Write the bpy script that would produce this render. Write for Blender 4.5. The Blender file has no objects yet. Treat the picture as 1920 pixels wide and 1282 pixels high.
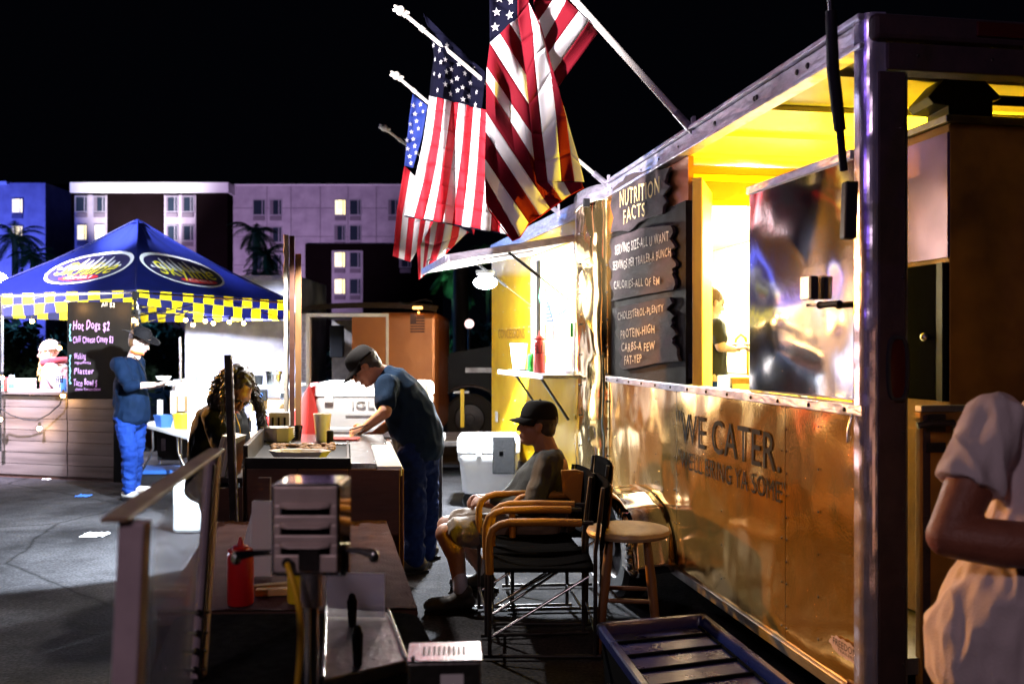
import bpy, math, random
import numpy as np
from mathutils import Vector as V, Matrix, noise
random.seed(7)
R = math.radians
SC = bpy.context.scene
COL = SC.collection
F, HY, CH = 1750.0, 650.0, 1.6          # focal length in photo pixels, horizon row, eye height

# ------------------------------------------------------------------ camera, world, lights, exposure
cd = bpy.data.cameras.new('camera'); cam = bpy.data.objects.new('camera', cd); COL.objects.link(cam)
cam.location = (0, 0, CH); cam.rotation_euler = (R(90), 0, 0)
cd.sensor_width = 36; cd.lens = F*36/1920; cd.shift_y = 9/1920
cd.clip_start = .05; cd.clip_end = 600
cd.dof.use_dof = True; cd.dof.focus_distance = 5.2; cd.dof.aperture_fstop = 2.8
SC.camera = cam
W = bpy.data.worlds.new('World'); SC.world = W; W.use_nodes = True
wb = W.node_tree.nodes['Background']; wb.inputs[0].default_value = (.25, .3, .6, 1); wb.inputs[1].default_value = .0016
SC.view_settings.view_transform = 'Standard'; SC.view_settings.look = 'None'
SC.view_settings.exposure = .45; SC.view_settings.gamma = 1; SC.view_settings.use_curve_mapping = False
SC.render.engine = 'CYCLES'
SC.cycles.use_denoising = True; SC.cycles.max_bounces = 8; SC.cycles.sample_clamp_indirect = 6
SC.cycles.transparent_max_bounces = 16; SC.cycles.caustics_reflective = False; SC.cycles.caustics_refractive = False

def lamp(name, kind, loc, power, col, size=.1, aim=None, angle=60, blend=.4):
    d = bpy.data.lights.new(name, kind); o = bpy.data.objects.new(name, d); COL.objects.link(o)
    o.location = loc; d.energy = power; d.color = col
    if kind == 'AREA': d.size = size
    else: d.shadow_soft_size = size
    if kind == 'SPOT': d.spot_size = R(angle); d.spot_blend = blend
    if aim is not None: o.rotation_euler = (V(aim)-V(loc)).to_track_quat('-Z', 'Y').to_euler()
    return o
LA = {}
LA['flag_flood'] = lamp('flag_floodlight', 'SPOT', (-4.8, .2, 4.2), 9500, (1, .92, .97), .12, (-.45, 6.0, 3.80), 26, .35)
LA['awning'] = lamp('awning_lamp', 'SPOT', (-.30, 8.7, 2.10), 2000, (.84, .92, 1), .08, (-.55, 8.5, 0), 122, .12)
LA['kitchen'] = lamp('kitchen_light', 'POINT', (2.1, 8.2, 2.45), 560, (1, .93, .60), .25)
LA['kitchen2'] = lamp('window_light', 'POINT', (1.25, 9.4, 2.4), 260, (1, .97, .8), .25)
LA['porch'] = lamp('porch_light', 'POINT', (2.15, 4.75, 2.25), 230, (1, .72, .02), .06)
LA['tent'] = lamp('tent_light', 'POINT', (-4.3, 13.5, 2.25), 560, (.88, .9, 1), .12)
LA['stall'] = lamp('stall_fill', 'SPOT', (-1.72, 6.75, 2.42), 3000, (.74, .87, 1), .05, (-3.9, 8.3, .6), 92, .08)  # added spot on the stall; cone edge stands in for a ground shadow
LA['griddle'] = lamp('griddle_fill', 'SPOT', (-1.35, 6.45, 2.45), 260, (1, .94, .88), .05, (-1.1, 6.1, 0), 116, .3)  # added fill to brighten the griddle and the large cooler, no fixture
LA['reflected_truck'] = lamp('added_truck_light', 'SPOT', (-5.9, 8.3, 5.2), 14000, (.84, .76, 1), .12, (-7.5, 11.3, 2.0), 62, .6)  # added lamp lighting the unseen truck for its reflection
LA['street'] = lamp('street_light', 'SPOT', (-2.5, -3.0, 4.8), 185, (1, .74, .84), .25, (.5, 3.0, 1.2), 52, .8)
LA['sodium'] = lamp('sodium_light', 'SPOT', (-5.7, 9.1, 3.1), 2700, (1, .40, .03), .06, (1.05, 4.5, .75), 25, .5)
LA['violet'] = lamp('violet_light', 'SPOT', (-5.0, -1.2, 4.4), 170, (.34, .16, 1), .15, (1.2, 4.2, 2.6), 26, .9)
LA['sodium2'] = lamp('yard_light', 'SPOT', (1.2, 11.4, 4.2), 200, (1, .45, .08), .2, (-1.2, 12.6, .4), 80, .7)
LA['hotel1'] = lamp('hotel_uplight', 'SPOT', (-28, 70, 2), 21000, (.80, .55, 1), 1, (-25, 100, 16), 60, .8)
LA['hotel2'] = lamp('hotel_blue_light', 'SPOT', (-58, 82, 2), 34000, (.10, .15, 1), 1, (-56, 100, 11), 75, .8)
LA['hotel3'] = lamp('roof_band_light', 'SPOT', (-39, 90, 7), 30000, (.95, .88, 1), .5, (-39, 97.5, 18.3), 70, .9)
LA['palm'] = lamp('palm_green_light', 'SPOT', (-4.6, 52, 1), 42000, (.22, 1, .62), .3, (-4.0, 60, 6), 44, .6)
LA['canopy'] = lamp('canopy_top_light', 'SPOT', (-9.0, 7.0, 6.2), 60000, (.82, .88, 1), .1, (-5.3, 12.6, 3.2), 8, 1)
LA['awning2'] = lamp('wall_fill', 'POINT', (-.28, 8.6, 2.08), 120, (1, .97, .9), .06)  # added fill at the awning bulb to brighten the yellow wall

# ------------------------------------------------------------------ maths of the place
C0 = V((0, 0, CH))
def P(px, py, Y): return V(((px-960)/F*Y, Y, CH-(py-HY)/F*Y))
def G(px, py, z=0): return P(px, py, (CH-z)*F/(py-HY))
class Frame:                                   # an upright wall: along d, outward n
    def __init__(s, o, e):
        s.o = V((o[0], o[1], 0)); d = V((e[0]-o[0], e[1]-o[1], 0)); s.len = d.length
        s.d = d.normalized(); s.n = V((-s.d.y, s.d.x, 0))
    def w(s, p): return s.o + s.d*p[0] + s.n*p[1] + V((0, 0, p[2]))
    def hit(s, px, py, t=0):
        r = V(((px-960)/F, 1, -(py-HY)/F)); k = ((s.o+s.n*t-C0).dot(s.n))/r.dot(s.n); p = C0+r*k
        return (p-s.o).dot(s.d), p.z
    def hits(s, px, py, a=0):
        r = V(((px-960)/F, 1, -(py-HY)/F)); k = ((s.o+s.d*a-C0).dot(s.d))/r.dot(s.d); p = C0+r*k
        return (p-s.o).dot(s.n), p.z

# ------------------------------------------------------------------ materials
def mat(name, col, rough=.6, metal=0, col2=None, nscale=6, ncon=.5, bump=0, bscale=40, wave=0, wscale=2.2,
        emit=None, estr=1, trans=0, alpha=1, transl=0, spec=.5, stretch=(1, 1, 1), coat=0, detail=4):
    m = bpy.data.materials.new(name); m.use_nodes = True; nt = m.node_tree; N = nt.nodes; L = nt.links
    b = N['Principled BSDF']; b.inputs['Roughness'].default_value = rough; b.inputs['Metallic'].default_value = metal
    b.inputs['Base Color'].default_value = (*col, 1); b.inputs['Specular IOR Level'].default_value = spec
    b.inputs['Transmission Weight'].default_value = trans; b.inputs['Alpha'].default_value = alpha
    b.inputs['Coat Weight'].default_value = coat
    tc = N.new('ShaderNodeTexCoord'); mp = N.new('ShaderNodeMapping'); mp.inputs['Scale'].default_value = stretch
    L.new(tc.outputs['Object'], mp.inputs[0])
    if col2 is not None:
        nz = N.new('ShaderNodeTexNoise'); nz.inputs['Scale'].default_value = nscale; nz.inputs['Detail'].default_value = detail
        rp = N.new('ShaderNodeValToRGB'); e = rp.color_ramp.elements
        e[0].position = .5-ncon*.4; e[1].position = .5+ncon*.4; e[0].color = (*col, 1); e[1].color = (*col2, 1)
        L.new(mp.outputs[0], nz.inputs[0]); L.new(nz.outputs[0], rp.inputs[0]); L.new(rp.outputs[0], b.inputs['Base Color'])
        mr = N.new('ShaderNodeMapRange'); mr.inputs[3].default_value = rough*.8; mr.inputs[4].default_value = min(1, rough*1.25)
        L.new(nz.outputs[0], mr.inputs[0]); L.new(mr.outputs[0], b.inputs['Roughness'])
    prev = None
    for s, k, det, dist in ((bump, bscale, 3, .004), (wave, wscale, 1.5, .12)):
        if s:
            nz = N.new('ShaderNodeTexNoise'); nz.inputs['Scale'].default_value = k; nz.inputs['Detail'].default_value = det
            bp = N.new('ShaderNodeBump'); bp.inputs['Strength'].default_value = s; bp.inputs['Distance'].default_value = dist
            L.new(mp.outputs[0], nz.inputs[0]); L.new(nz.outputs[0], bp.inputs['Height'])
            if prev: L.new(prev.outputs[0], bp.inputs['Normal'])
            prev = bp
    if prev: L.new(prev.outputs[0], b.inputs['Normal'])
    if emit is not None:
        b.inputs['Emission Color'].default_value = (*emit, 1); b.inputs['Emission Strength'].default_value = estr
    if transl:
        t = N.new('ShaderNodeBsdfTranslucent'); t.inputs[0].default_value = (*col, 1); mx = N.new('ShaderNodeMixShader')
        mx.inputs[0].default_value = transl; out = N['Material Output']
        L.new(b.outputs[0], mx.inputs[1]); L.new(t.outputs[0], mx.inputs[2]); L.new(mx.outputs[0], out.inputs[0])
        if prev: L.new(prev.outputs[0], t.inputs['Normal'])
    return m
M = {}
def mk(k, *a, **kw): M[k] = mat(k, *a, **kw)
mk('asphalt', (.006, .006, .0068), .9, col2=(.072, .071, .078), nscale=55, ncon=.8, bump=1, bscale=45, detail=12, spec=.02)
mk('polished', (.88, .84, .80), .10, 1, wave=.28, wscale=2.6, bump=.06, bscale=60)
mk('gold', (.95, .58, .16), .12, .84, col2=(.80, .44, .12), nscale=3, wave=.34, wscale=2.1, bump=.12, bscale=85)
mk('yellow_skin', (.88, .58, .01), .32, .15, col2=(.80, .48, .01), nscale=5, wave=.16, wscale=2.5)
mk('mirror', (.88, .84, .88), .08, 1, wave=.16, wscale=1.7, bump=.03, bscale=30)
mk('rail', (.72, .68, .80), .30, .65, col2=(.42, .40, .50), nscale=14, wave=.12, wscale=9, bump=.3, bscale=90, stretch=(1, 1, 3))
mk('dull_metal', (.42, .40, .40), .42, .9, col2=(.25, .23, .23), nscale=9, bump=.4, bscale=70)
mk('dark_metal', (.03, .027, .027), .42, .7, col2=(.07, .06, .06), nscale=8, bump=.3)
mk('rear_frame', (.05, .026, .028), .65, .2, col2=(.025, .014, .016), nscale=10, bump=.4, bscale=60)
mk('brown_panel', (.42, .19, .025), .5, .3, col2=(.16, .07, .015), nscale=4, bump=.3)
mk('ceiling', (.78, .70, .45), .35, .2, col2=(.6, .52, .3), nscale=3, wave=.1)
mk('white_wall', (.82, .80, .72), .5, col2=(.72, .70, .6), nscale=3)
mk('kitchen_wall', (.82, .76, .5), .4, col2=(.72, .6, .22), nscale=2)
mk('steel', (.7, .7, .7), .22, 1, col2=(.5, .5, .5), nscale=20, bump=.15)
mk('lamp_steel', (.78, .64, .60), .42, .35, col2=(.62, .5, .47), nscale=7, wave=.08, wscale=14)
mk('black_board', (.008, .006, .005), .8, col2=(.016, .012, .009), nscale=8, bump=.3, spec=.2)
mk('slate', (.018, .013, .014), .85, col2=(.10, .072, .076), nscale=3.2, ncon=.45, bump=.8, bscale=22, stretch=(1, 1, 2.5), detail=8, spec=.2)
mk('chalk', (.88, .82, .70), .9)
mk('chalk_gold', (.85, .65, .28), .9)
mk('chalk_pink_glow', (.75, .4, .8), .9, emit=(.6, .25, .7), estr=.35)  # chalk strokes given a faint glow of their own, not a lamp
mk('chalk_cyan', (.3, .7, .8), .9)
mk('black_vinyl', (.006, .006, .008), .75, spec=.15)
mk('black_plastic', (.008, .008, .009), .6, col2=(.02, .02, .021), nscale=40, ncon=.8, bump=.5, bscale=120, spec=.06)
mk('black_paint', (.010, .010, .011), .5, spec=.2)
mk('table_black', (.006, .006, .0065), .9, col2=(.022, .022, .023), nscale=30, ncon=.9, bump=.6, bscale=110, spec=.0, detail=10)
mk('corner_gold', (1, .70, .28), .10, .95, wave=.5, wscale=2.4)
mk('cabinet_side', (.20, .12, .27), .34, .6, col2=(.12, .07, .18), nscale=4, wave=.2)
mk('void_black', (.004, .004, .0045), .9, spec=.03)
mk('trim', (.66, .62, .78), .26, .75, wave=.35, wscale=5, bump=.15, bscale=90)
mk('rubber', (.015, .014, .014), .8, bump=.4, bscale=30)
mk('tray_blue_sheen', (.008, .012, .07), .28, col2=(.012, .02, .11), nscale=8, bump=.2)  # blue base colour stands in for blue reflections on the black plastic
mk('stool_wood', (.13, .055, .018), .45, col2=(.24, .11, .04), nscale=9, bump=.35, stretch=(1, 1, .2), bscale=30)
mk('stool_top', (.62, .47, .28), .38, col2=(.16, .08, .03), nscale=5, ncon=.45, bump=.3, stretch=(1, .4, 1), bscale=30, detail=7)
mk('wood_dark', (.05, .018, .012), .65, col2=(.13, .05, .03), nscale=6, bump=.7, bscale=26, stretch=(.25, 1, 1), detail=8)
mk('wood_light', (.55, .36, .16), .6, col2=(.38, .22, .09), nscale=6, bump=.4, stretch=(1, 1, .2))
mk('wood_bark', (.20, .09, .03), .7, col2=(.34, .18, .07), nscale=12, bump=.9, bscale=30, stretch=(1, 1, .2))
mk('wood_pale', (.78, .74, .66), .5, col2=(.6, .55, .45), nscale=12, bump=.9, bscale=30)
mk('plank', (.055, .042, .038), .75, col2=(.12, .095, .085), nscale=4, bump=.5, bscale=30, stretch=(.2, .2, 3), detail=8, spec=.2)
mk('cloth_brown', (.085, .036, .036), .95, col2=(.055, .022, .023), nscale=8, bump=.7, bscale=120, spec=.05)
mk('white_plastic', (.82, .83, .84), .35, col2=(.72, .73, .74), nscale=6, bump=.1)
mk('latch_grey', (.45, .45, .44), .5)
mk('beige_plastic', (.62, .60, .55), .4, col2=(.55, .53, .48), nscale=6)
mk('guard_white', (.60, .48, .54), .6, col2=(.42, .33, .38), nscale=14, ncon=.7, bump=.3, detail=8)
mk('guard_top', (.36, .24, .15), .55, col2=(.25, .16, .1), nscale=9, bump=.3)
mk('acrylic', (.74, .74, .96), .10, alpha=.34, spec=.8)
mk('glass_dark', (.01, .012, .018), .08)
mk('red_plastic', (.55, .012, .015), .3, coat=.4)
mk('red_matte', (.38, .02, .015), .5)
mk('yellow_plastic', (.85, .58, .02), .35)
mk('cord_yellow', (.85, .48, .02), .4)
mk('blue_plastic', (.04, .14, .5), .35)
mk('green_can', (.02, .22, .03), .2, .6)
mk('teal_hose', (.05, .6, .35), .4)
mk('paper', (.82, .80, .80), .7, col2=(.72, .7, .7), nscale=5)
mk('cardboard', (.42, .27, .14), .8, col2=(.35, .22, .11), nscale=5)
mk('chair_yellow', (.33, .13, .006), .6, bump=.5, bscale=90)
mk('chair_black', (.006, .0055, .0055), .95, bump=.5, bscale=90, spec=0)
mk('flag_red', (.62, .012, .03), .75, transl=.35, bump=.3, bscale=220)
mk('flag_red_shaded', (.20, .004, .014), .8, transl=.3, bump=.3, bscale=220, spec=.2)  # darker copy of the flag red; shade on the front flag put into colour
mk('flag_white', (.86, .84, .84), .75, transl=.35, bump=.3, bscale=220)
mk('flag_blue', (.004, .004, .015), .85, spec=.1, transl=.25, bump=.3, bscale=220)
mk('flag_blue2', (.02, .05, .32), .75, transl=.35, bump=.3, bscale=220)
mk('pole_white', (.8, .76, .68), .45)
mk('canopy_blue', (.005, .008, .075), .36, col2=(.003, .006, .055), nscale=3, transl=.05, bump=.3, bscale=12)
mk('valance_blue', (.004, .006, .075), .7, transl=.15)
mk('valance_yellow', (.80, .62, .004), .7, transl=.25)
mk('logo_yellow', (.9, .8, .03), .6); mk('logo_red', (.75, .02, .02), .6); mk('logo_white', (.9, .9, .92), .6)
mk('logo_navy', (.015, .012, .07), .6)
mk('canopy_white', (.85, .85, .88), .7, transl=.3)
mk('skin_pale', (.62, .40, .32), .5, bump=.2, bscale=80); mk('skin_tan', (.42, .20, .12), .5, bump=.2, bscale=80)
mk('skin_red', (.30, .10, .06), .5, col2=(.24, .075, .045), nscale=30, bump=.5, bscale=140, detail=8); mk('skin_shade', (.26, .12, .075), .55, bump=.3, bscale=90); mk('skin_dark', (.20, .085, .04), .45, bump=.2, bscale=80)
mk('eye', (.02, .015, .012), .2); mk('lip', (.35, .1, .09), .5)
mk('hair_dark', (.012, .008, .007), .5, bump=.8, bscale=90); mk('hair_curl', (.012, .007, .006), .42)
mk('hair_brown', (.12, .055, .02), .5, bump=.8, bscale=90, stretch=(1, 1, .3)); mk('hair_blond', (.62, .38, .12), .5, bump=.8, bscale=90, stretch=(1, 1, .3))
mk('navy_shirt', (.003, .010, .032), .9, col2=(.002, .007, .02), nscale=9, bump=.5, bscale=120, spec=.08)
mk('denim', (.005, .02, .13), .9, col2=(.010, .035, .19), nscale=9, bump=.5, bscale=150, spec=.08)
mk('denim_dark', (.005, .014, .07), .9, col2=(.007, .02, .095), nscale=25, bump=.5, bscale=150, spec=.1)
mk('tee_blue', (.005, .016, .038), .9, spec=.12, bump=.5, bscale=150)
mk('tee_white', (.68, .58, .62), .85, bump=.4, bscale=150); mk('tee_black', (.012, .012, .012), .85)
mk('coat_black', (.005, .006, .009), .85, bump=.5, bscale=100, spec=.15)
mk('sweater', (.025, .025, .023), .9, bump=.7, bscale=110); mk('khaki', (.13, .095, .07), .9, bump=.4, bscale=110)
mk('grey_sleeve', (.38, .38, .44), .9, bump=.4, bscale=110); mk('pink_vest', (.26, .13, .14), .9, bump=.5, bscale=60)
mk('maroon', (.22, .02, .03), .9, bump=.5, bscale=60); mk('knit', (.48, .36, .28), .95, bump=1, bscale=60)
mk('felt_black', (.007, .006, .007), .85, spec=.12); mk('cap_black', (.007, .006, .006), .85, spec=.12, bump=.3); mk('shoe_dark', (.02, .016, .014), .6)
mk('shoe_light', (.6, .55, .52), .6); mk('orange_cloth', (.6, .12, .02), .8)
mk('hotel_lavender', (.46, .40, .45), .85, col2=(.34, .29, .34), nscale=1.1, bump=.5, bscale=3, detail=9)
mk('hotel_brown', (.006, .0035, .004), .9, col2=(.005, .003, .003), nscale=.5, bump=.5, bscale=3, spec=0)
mk('hotel_white', (.8, .78, .8), .8)
mk('win_dark', (.02, .03, .045), .15); mk('win_frame', (.3, .28, .32), .6); mk('vent', (.16, .13, .16), .7)
mk('win_lit', (.8, .7, .4), .5, emit=(1, .82, .3), estr=1.5)
mk('curtain', (.75, .7, .55), .8, emit=(1, .9, .55), estr=.9)
mk('palm_leaf', (.04, .075, .03), .6, transl=.2); mk('palm_trunk', (.10, .07, .05), .85, bump=.8, bscale=12)
mk('leaf_dark', (.03, .06, .03), .7, col2=(.05, .09, .04), nscale=3)
mk('bulb_glow', (1, .8, .4), .5, emit=(1, .62, .2), estr=40)
mk('lamp_glow', (1, 1, 1), .5, emit=(.9, .95, 1), estr=120)
mk('tube_glow', (1, 1, 1), .5, emit=(1, .95, .8), estr=6)
mk('globe_glow', (1, .8, .8), .5, emit=(1, .66, .62), estr=1.6)
mk('signal_glow', (.2, .3, 1), .5, emit=(.1, .9, .5), estr=5)
for k_ in ('bulb_glow', 'lamp_glow', 'tube_glow', 'globe_glow', 'win_lit', 'curtain', 'chalk_pink_glow'): M[k_].cycles.emission_sampling = 'NONE'   # glow left unsampled, lamps light the scene; the chalk is no lamp
mk('trailer_orange', (.50, .18, .05), .32, .6, col2=(.42, .15, .05), nscale=3, wave=.1, bump=.2)
mk('lavender_side', (.13, .13, .21), .4, col2=(.6, .6, .72), nscale=2, wave=.1)
mk('tail_lens', (.05, .008, .006), .25)

def weather_asphalt():
    nt = M['asphalt'].node_tree; N, Lk = nt.nodes, nt.links; b = N['Principled BSDF']; src = b.inputs['Base Color'].links[0].from_socket
    tc = N.new('ShaderNodeTexCoord'); n1 = N.new('ShaderNodeTexNoise'); n1.inputs['Scale'].default_value = .9; n1.inputs['Detail'].default_value = 9; n1.inputs['Roughness'].default_value = .7
    r1 = N.new('ShaderNodeValToRGB'); r1.color_ramp.elements[0].position = .38; r1.color_ramp.elements[0].color = (.35, .34, .33, 1); r1.color_ramp.elements[1].position = .62; r1.color_ramp.elements[1].color = (1.15, 1.13, 1.1, 1)
    v = N.new('ShaderNodeTexVoronoi'); v.feature = 'DISTANCE_TO_EDGE'; v.inputs['Scale'].default_value = .33
    wv = N.new('ShaderNodeTexNoise'); wv.inputs['Scale'].default_value = 2.2; wv.inputs['Detail'].default_value = 6
    ad = N.new('ShaderNodeMix'); ad.data_type = 'VECTOR'; ad.inputs[0].default_value = .12
    r2 = N.new('ShaderNodeValToRGB'); r2.color_ramp.elements[0].position = 0; r2.color_ramp.elements[0].color = (.2, .2, .2, 1); r2.color_ramp.elements[1].position = .006; r2.color_ramp.elements[1].color = (1, 1, 1, 1)
    Lk.new(tc.outputs['Object'], n1.inputs[0]); Lk.new(n1.outputs[0], r1.inputs[0]); Lk.new(tc.outputs['Object'], wv.inputs[0])
    Lk.new(tc.outputs['Object'], ad.inputs[4]); Lk.new(wv.outputs[1], ad.inputs[5]); Lk.new(ad.outputs[1], v.inputs[0]); Lk.new(v.outputs[0], r2.inputs[0])
    m1 = N.new('ShaderNodeMix'); m1.data_type = 'RGBA'; m1.blend_type = 'MULTIPLY'; m1.inputs[0].default_value = 1
    m2 = N.new('ShaderNodeMix'); m2.data_type = 'RGBA'; m2.blend_type = 'MULTIPLY'; m2.inputs[0].default_value = .8
    Lk.new(src, m1.inputs[6]); Lk.new(r1.outputs[0], m1.inputs[7]); Lk.new(m1.outputs[2], m2.inputs[6]); Lk.new(r2.outputs[0], m2.inputs[7]); Lk.new(m2.outputs[2], b.inputs['Base Color'])
weather_asphalt()

# ------------------------------------------------------------------ mesh builder (world coordinates)
ROOT = {}
class MB:
    def __init__(s, xf=None): s.v = []; s.f = []; s.mi = []; s.xf = xf; s.m = 0
    def add(s, vs, fs):
        b = len(s.v)
        for p in vs: s.v.append(V(s.xf(p)) if s.xf else V(p))
        for f in fs: s.f.append([i+b for i in f]); s.mi.append(s.m)
        return s
    def bx(s, x0, x1, y0, y1, z0, z1):
        vs = [(x, y, z) for z in (z0, z1) for y in (y0, y1) for x in (x0, x1)]
        return s.add(vs, [(0, 2, 3, 1), (4, 5, 7, 6), (0, 1, 5, 4), (2, 6, 7, 3), (0, 4, 6, 2), (1, 3, 7, 5)])
    def obox(s, c, size, rot=None):
        m = rot.to_matrix() if rot is not None and hasattr(rot, 'to_matrix') else rot
        vs = []
        for z in (-.5, .5):
            for y in (-.5, .5):
                for x in (-.5, .5):
                    p = V((x*size[0], y*size[1], z*size[2])); vs.append(V(c)+(m@p if m else p))
        return s.add(vs, [(0, 2, 3, 1), (4, 5, 7, 6), (0, 1, 5, 4), (2, 6, 7, 3), (0, 4, 6, 2), (1, 3, 7, 5)])
    def bar(s, a, b, w, h, up=(0, 0, 1)):
        a, b = V(a), V(b); d = (b-a).normalized(); sd = d.cross(V(up))
        if sd.length < 1e-4: sd = d.cross(V((1, 0, 0)))
        sd.normalize(); u = sd.cross(d); vs = []
        for p in (a, b):
            for i, j in ((-1, -1), (1, -1), (1, 1), (-1, 1)): vs.append(p+sd*(i*w/2)+u*(j*h/2))
        return s.add(vs, [(3, 2, 1, 0), (4, 5, 6, 7), (0, 1, 5, 4), (1, 2, 6, 5), (2, 3, 7, 6), (3, 0, 4, 7)])
    def loft(s, rings, n=16, cap=True):           # rings: (centre, rx, ry, X, Y)
        vs = []
        for c, rx, ry, X, Y in rings:
            for k in range(n):
                a = 2*math.pi*k/n; vs.append(V(c)+V(X)*(rx*math.cos(a))+V(Y)*(ry*math.sin(a)))
        fs = []
        for i in range(len(rings)-1):
            for k in range(n): fs.append((i*n+k, i*n+(k+1) % n, (i+1)*n+(k+1) % n, (i+1)*n+k))
        if cap: fs.append(list(range(n))[::-1]); fs.append([(len(rings)-1)*n+k for k in range(n)])
        return s.add(vs, fs)
    def tube(s, pts, r, n=10, cap=True):
        pts = [V(p) for p in pts]; rs = r if isinstance(r, (list, tuple)) else [r]*len(pts); rings = []
        X = None
        for i, p in enumerate(pts):
            d = (pts[min(i+1, len(pts)-1)]-pts[max(i-1, 0)]).normalized()
            if X is None:
                X = d.cross(V((0, 0, 1)) if abs(d.z) < .9 else V((1, 0, 0))).normalized()
            else:
                X = (X-d*X.dot(d)).normalized()
            rings.append((p, rs[i], rs[i], X, d.cross(X)))
        return s.loft(rings, n, cap)
    def ball(s, c, r, seg=16, rg=10, A=None):       # ellipsoid, A = 3x3 axes
        r = r if isinstance(r, (list, tuple)) else (r, r, r); vs = []; fs = []
        for i in range(1, rg):
            t = math.pi*i/rg
            for k in range(seg):
                a = 2*math.pi*k/seg; p = V((math.sin(t)*math.cos(a)*r[0], math.sin(t)*math.sin(a)*r[1], math.cos(t)*r[2]))
                vs.append(V(c)+(A@p if A else p))
        for z, o in ((r[2], 1), (-r[2], -1)):
            p = V((0, 0, z)); vs.append(V(c)+(A@p if A else p))
        T, B = len(vs)-2, len(vs)-1
        for i in range(rg-2):
            for k in range(seg): fs.append((i*seg+k, (i+1)*seg+k, (i+1)*seg+(k+1) % seg, i*seg+(k+1) % seg))
        for k in range(seg):
            fs.append((T, k, (k+1) % seg)); fs.append((B, (rg-2)*seg+(k+1) % seg, (rg-2)*seg+k))
        return s.add(vs, fs)
    def cap(s, a, b, ra, rb=None, n=14):            # capsule with taper
        rb = ra if rb is None else rb; a, b = V(a), V(b); d = (b-a); L = d.length
        if L < 1e-5: return s.ball(a, ra)
        d.normalize(); pts = []; rs = []
        for k in range(5):
            t = math.pi/2*(1-k/4); pts.append(a-d*ra*math.sin(t)); rs.append(max(.0008, ra*math.cos(t)))
        for k in range(1, 4): pts.append(a+d*L*k/4); rs.append(ra+(rb-ra)*k/4)
        for k in range(5):
            t = math.pi/2*k/4; pts.append(b+d*rb*math.sin(t)); rs.append(max(.0008, rb*math.cos(t)))
        X = d.cross(V((0, 0, 1)) if abs(d.z) < .9 else V((1, 0, 0))).normalized(); Y = d.cross(X)
        return s.loft([(p, r, r, X, Y) for p, r in zip(pts, rs)], n)
    def lathe(s, c, prof, n=24, cap=True):
        return s.loft([((c[0], c[1], c[2]+z), r, r, (1, 0, 0), (0, 1, 0)) for r, z in prof], n, cap)
    def prism(s, poly, f0, f1):                     # poly 2-D, f0/f1 map (u,v)->point on both faces
        n = len(poly)
        return s.add([f0(p) for p in poly]+[f1(p) for p in poly],
                     [list(range(n)), list(range(n, 2*n))[::-1]]+[(k, k+n, (k+1) % n+n, (k+1) % n) for k in range(n)])
    def grid(s, fn, nu, nv):
        vs = [fn(i/nu, j/nv) for i in range(nu+1) for j in range(nv+1)]
        return s.add(vs, [(i*(nv+1)+j, (i+1)*(nv+1)+j, (i+1)*(nv+1)+j+1, i*(nv+1)+j+1) for i in range(nu) for j in range(nv)])
    def build(s, name, m, parent=None, smooth=0, bevel=0, kind=None, solid=0, seg=2):
        me = bpy.data.meshes.new(name)
        inv = ROOT[parent.name][1] if parent is not None else None
        base = ROOT[parent.name][0] if parent is not None else None
        if parent is None:
            xs = [p.x for p in s.v]; ys = [p.y for p in s.v]; zs = [p.z for p in s.v]
            o0 = V(((min(xs)+max(xs))/2, (min(ys)+max(ys))/2, min(zs))); base = Matrix.Translation(o0); inv = base.inverted()
        me.from_pydata([inv@p for p in s.v], [], s.f)
        ms = m if isinstance(m, (list, tuple)) else [m]
        for k in ms: me.materials.append(M[k])
        if len(ms) > 1: me.polygons.foreach_set('material_index', s.mi)
        me.update()
        if smooth:
            me.shade_smooth(); me.set_sharp_from_angle(angle=R(smooth))
        o = bpy.data.objects.new(name, me); COL.objects.link(o)
        if parent is not None: o.parent = parent; ROOT[o.name] = (base, inv)
        else: o.matrix_world = base; ROOT[o.name] = (base, inv)
        if kind: o['kind'] = kind
        if solid:
            md = o.modifiers.new('solid', 'SOLIDIFY'); md.thickness = solid; md.offset = 0
        if bevel:
            md = o.modifiers.new('bevel', 'BEVEL'); md.width = bevel; md.segments = seg; md.limit_method = 'ANGLE'; md.angle_limit = R(40)
        return o
def tag(o, label, cat, group=None):
    o['label'] = label; o['category'] = cat
    if group: o['group'] = group
    return o
def thing(name, label, cat, loc=(0, 0, 0), rz=0, group=None):
    o = bpy.data.objects.new(name, None); COL.objects.link(o); o.empty_display_size = .2
    o.location = loc; o.rotation_euler = (0, 0, rz)
    m = Matrix.Translation(V(loc)) @ Matrix.Rotation(rz, 4, 'Z'); ROOT[o.name] = (m, m.inverted())
    return tag(o, label, cat, group)
def copy_tree(o, parent=None):
    c = o.copy(); COL.objects.link(c); c.parent = parent
    for ch in list(o.children): copy_tree(ch, c)
    return c
def struct(o): o['kind'] = 'structure'; return o

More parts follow.
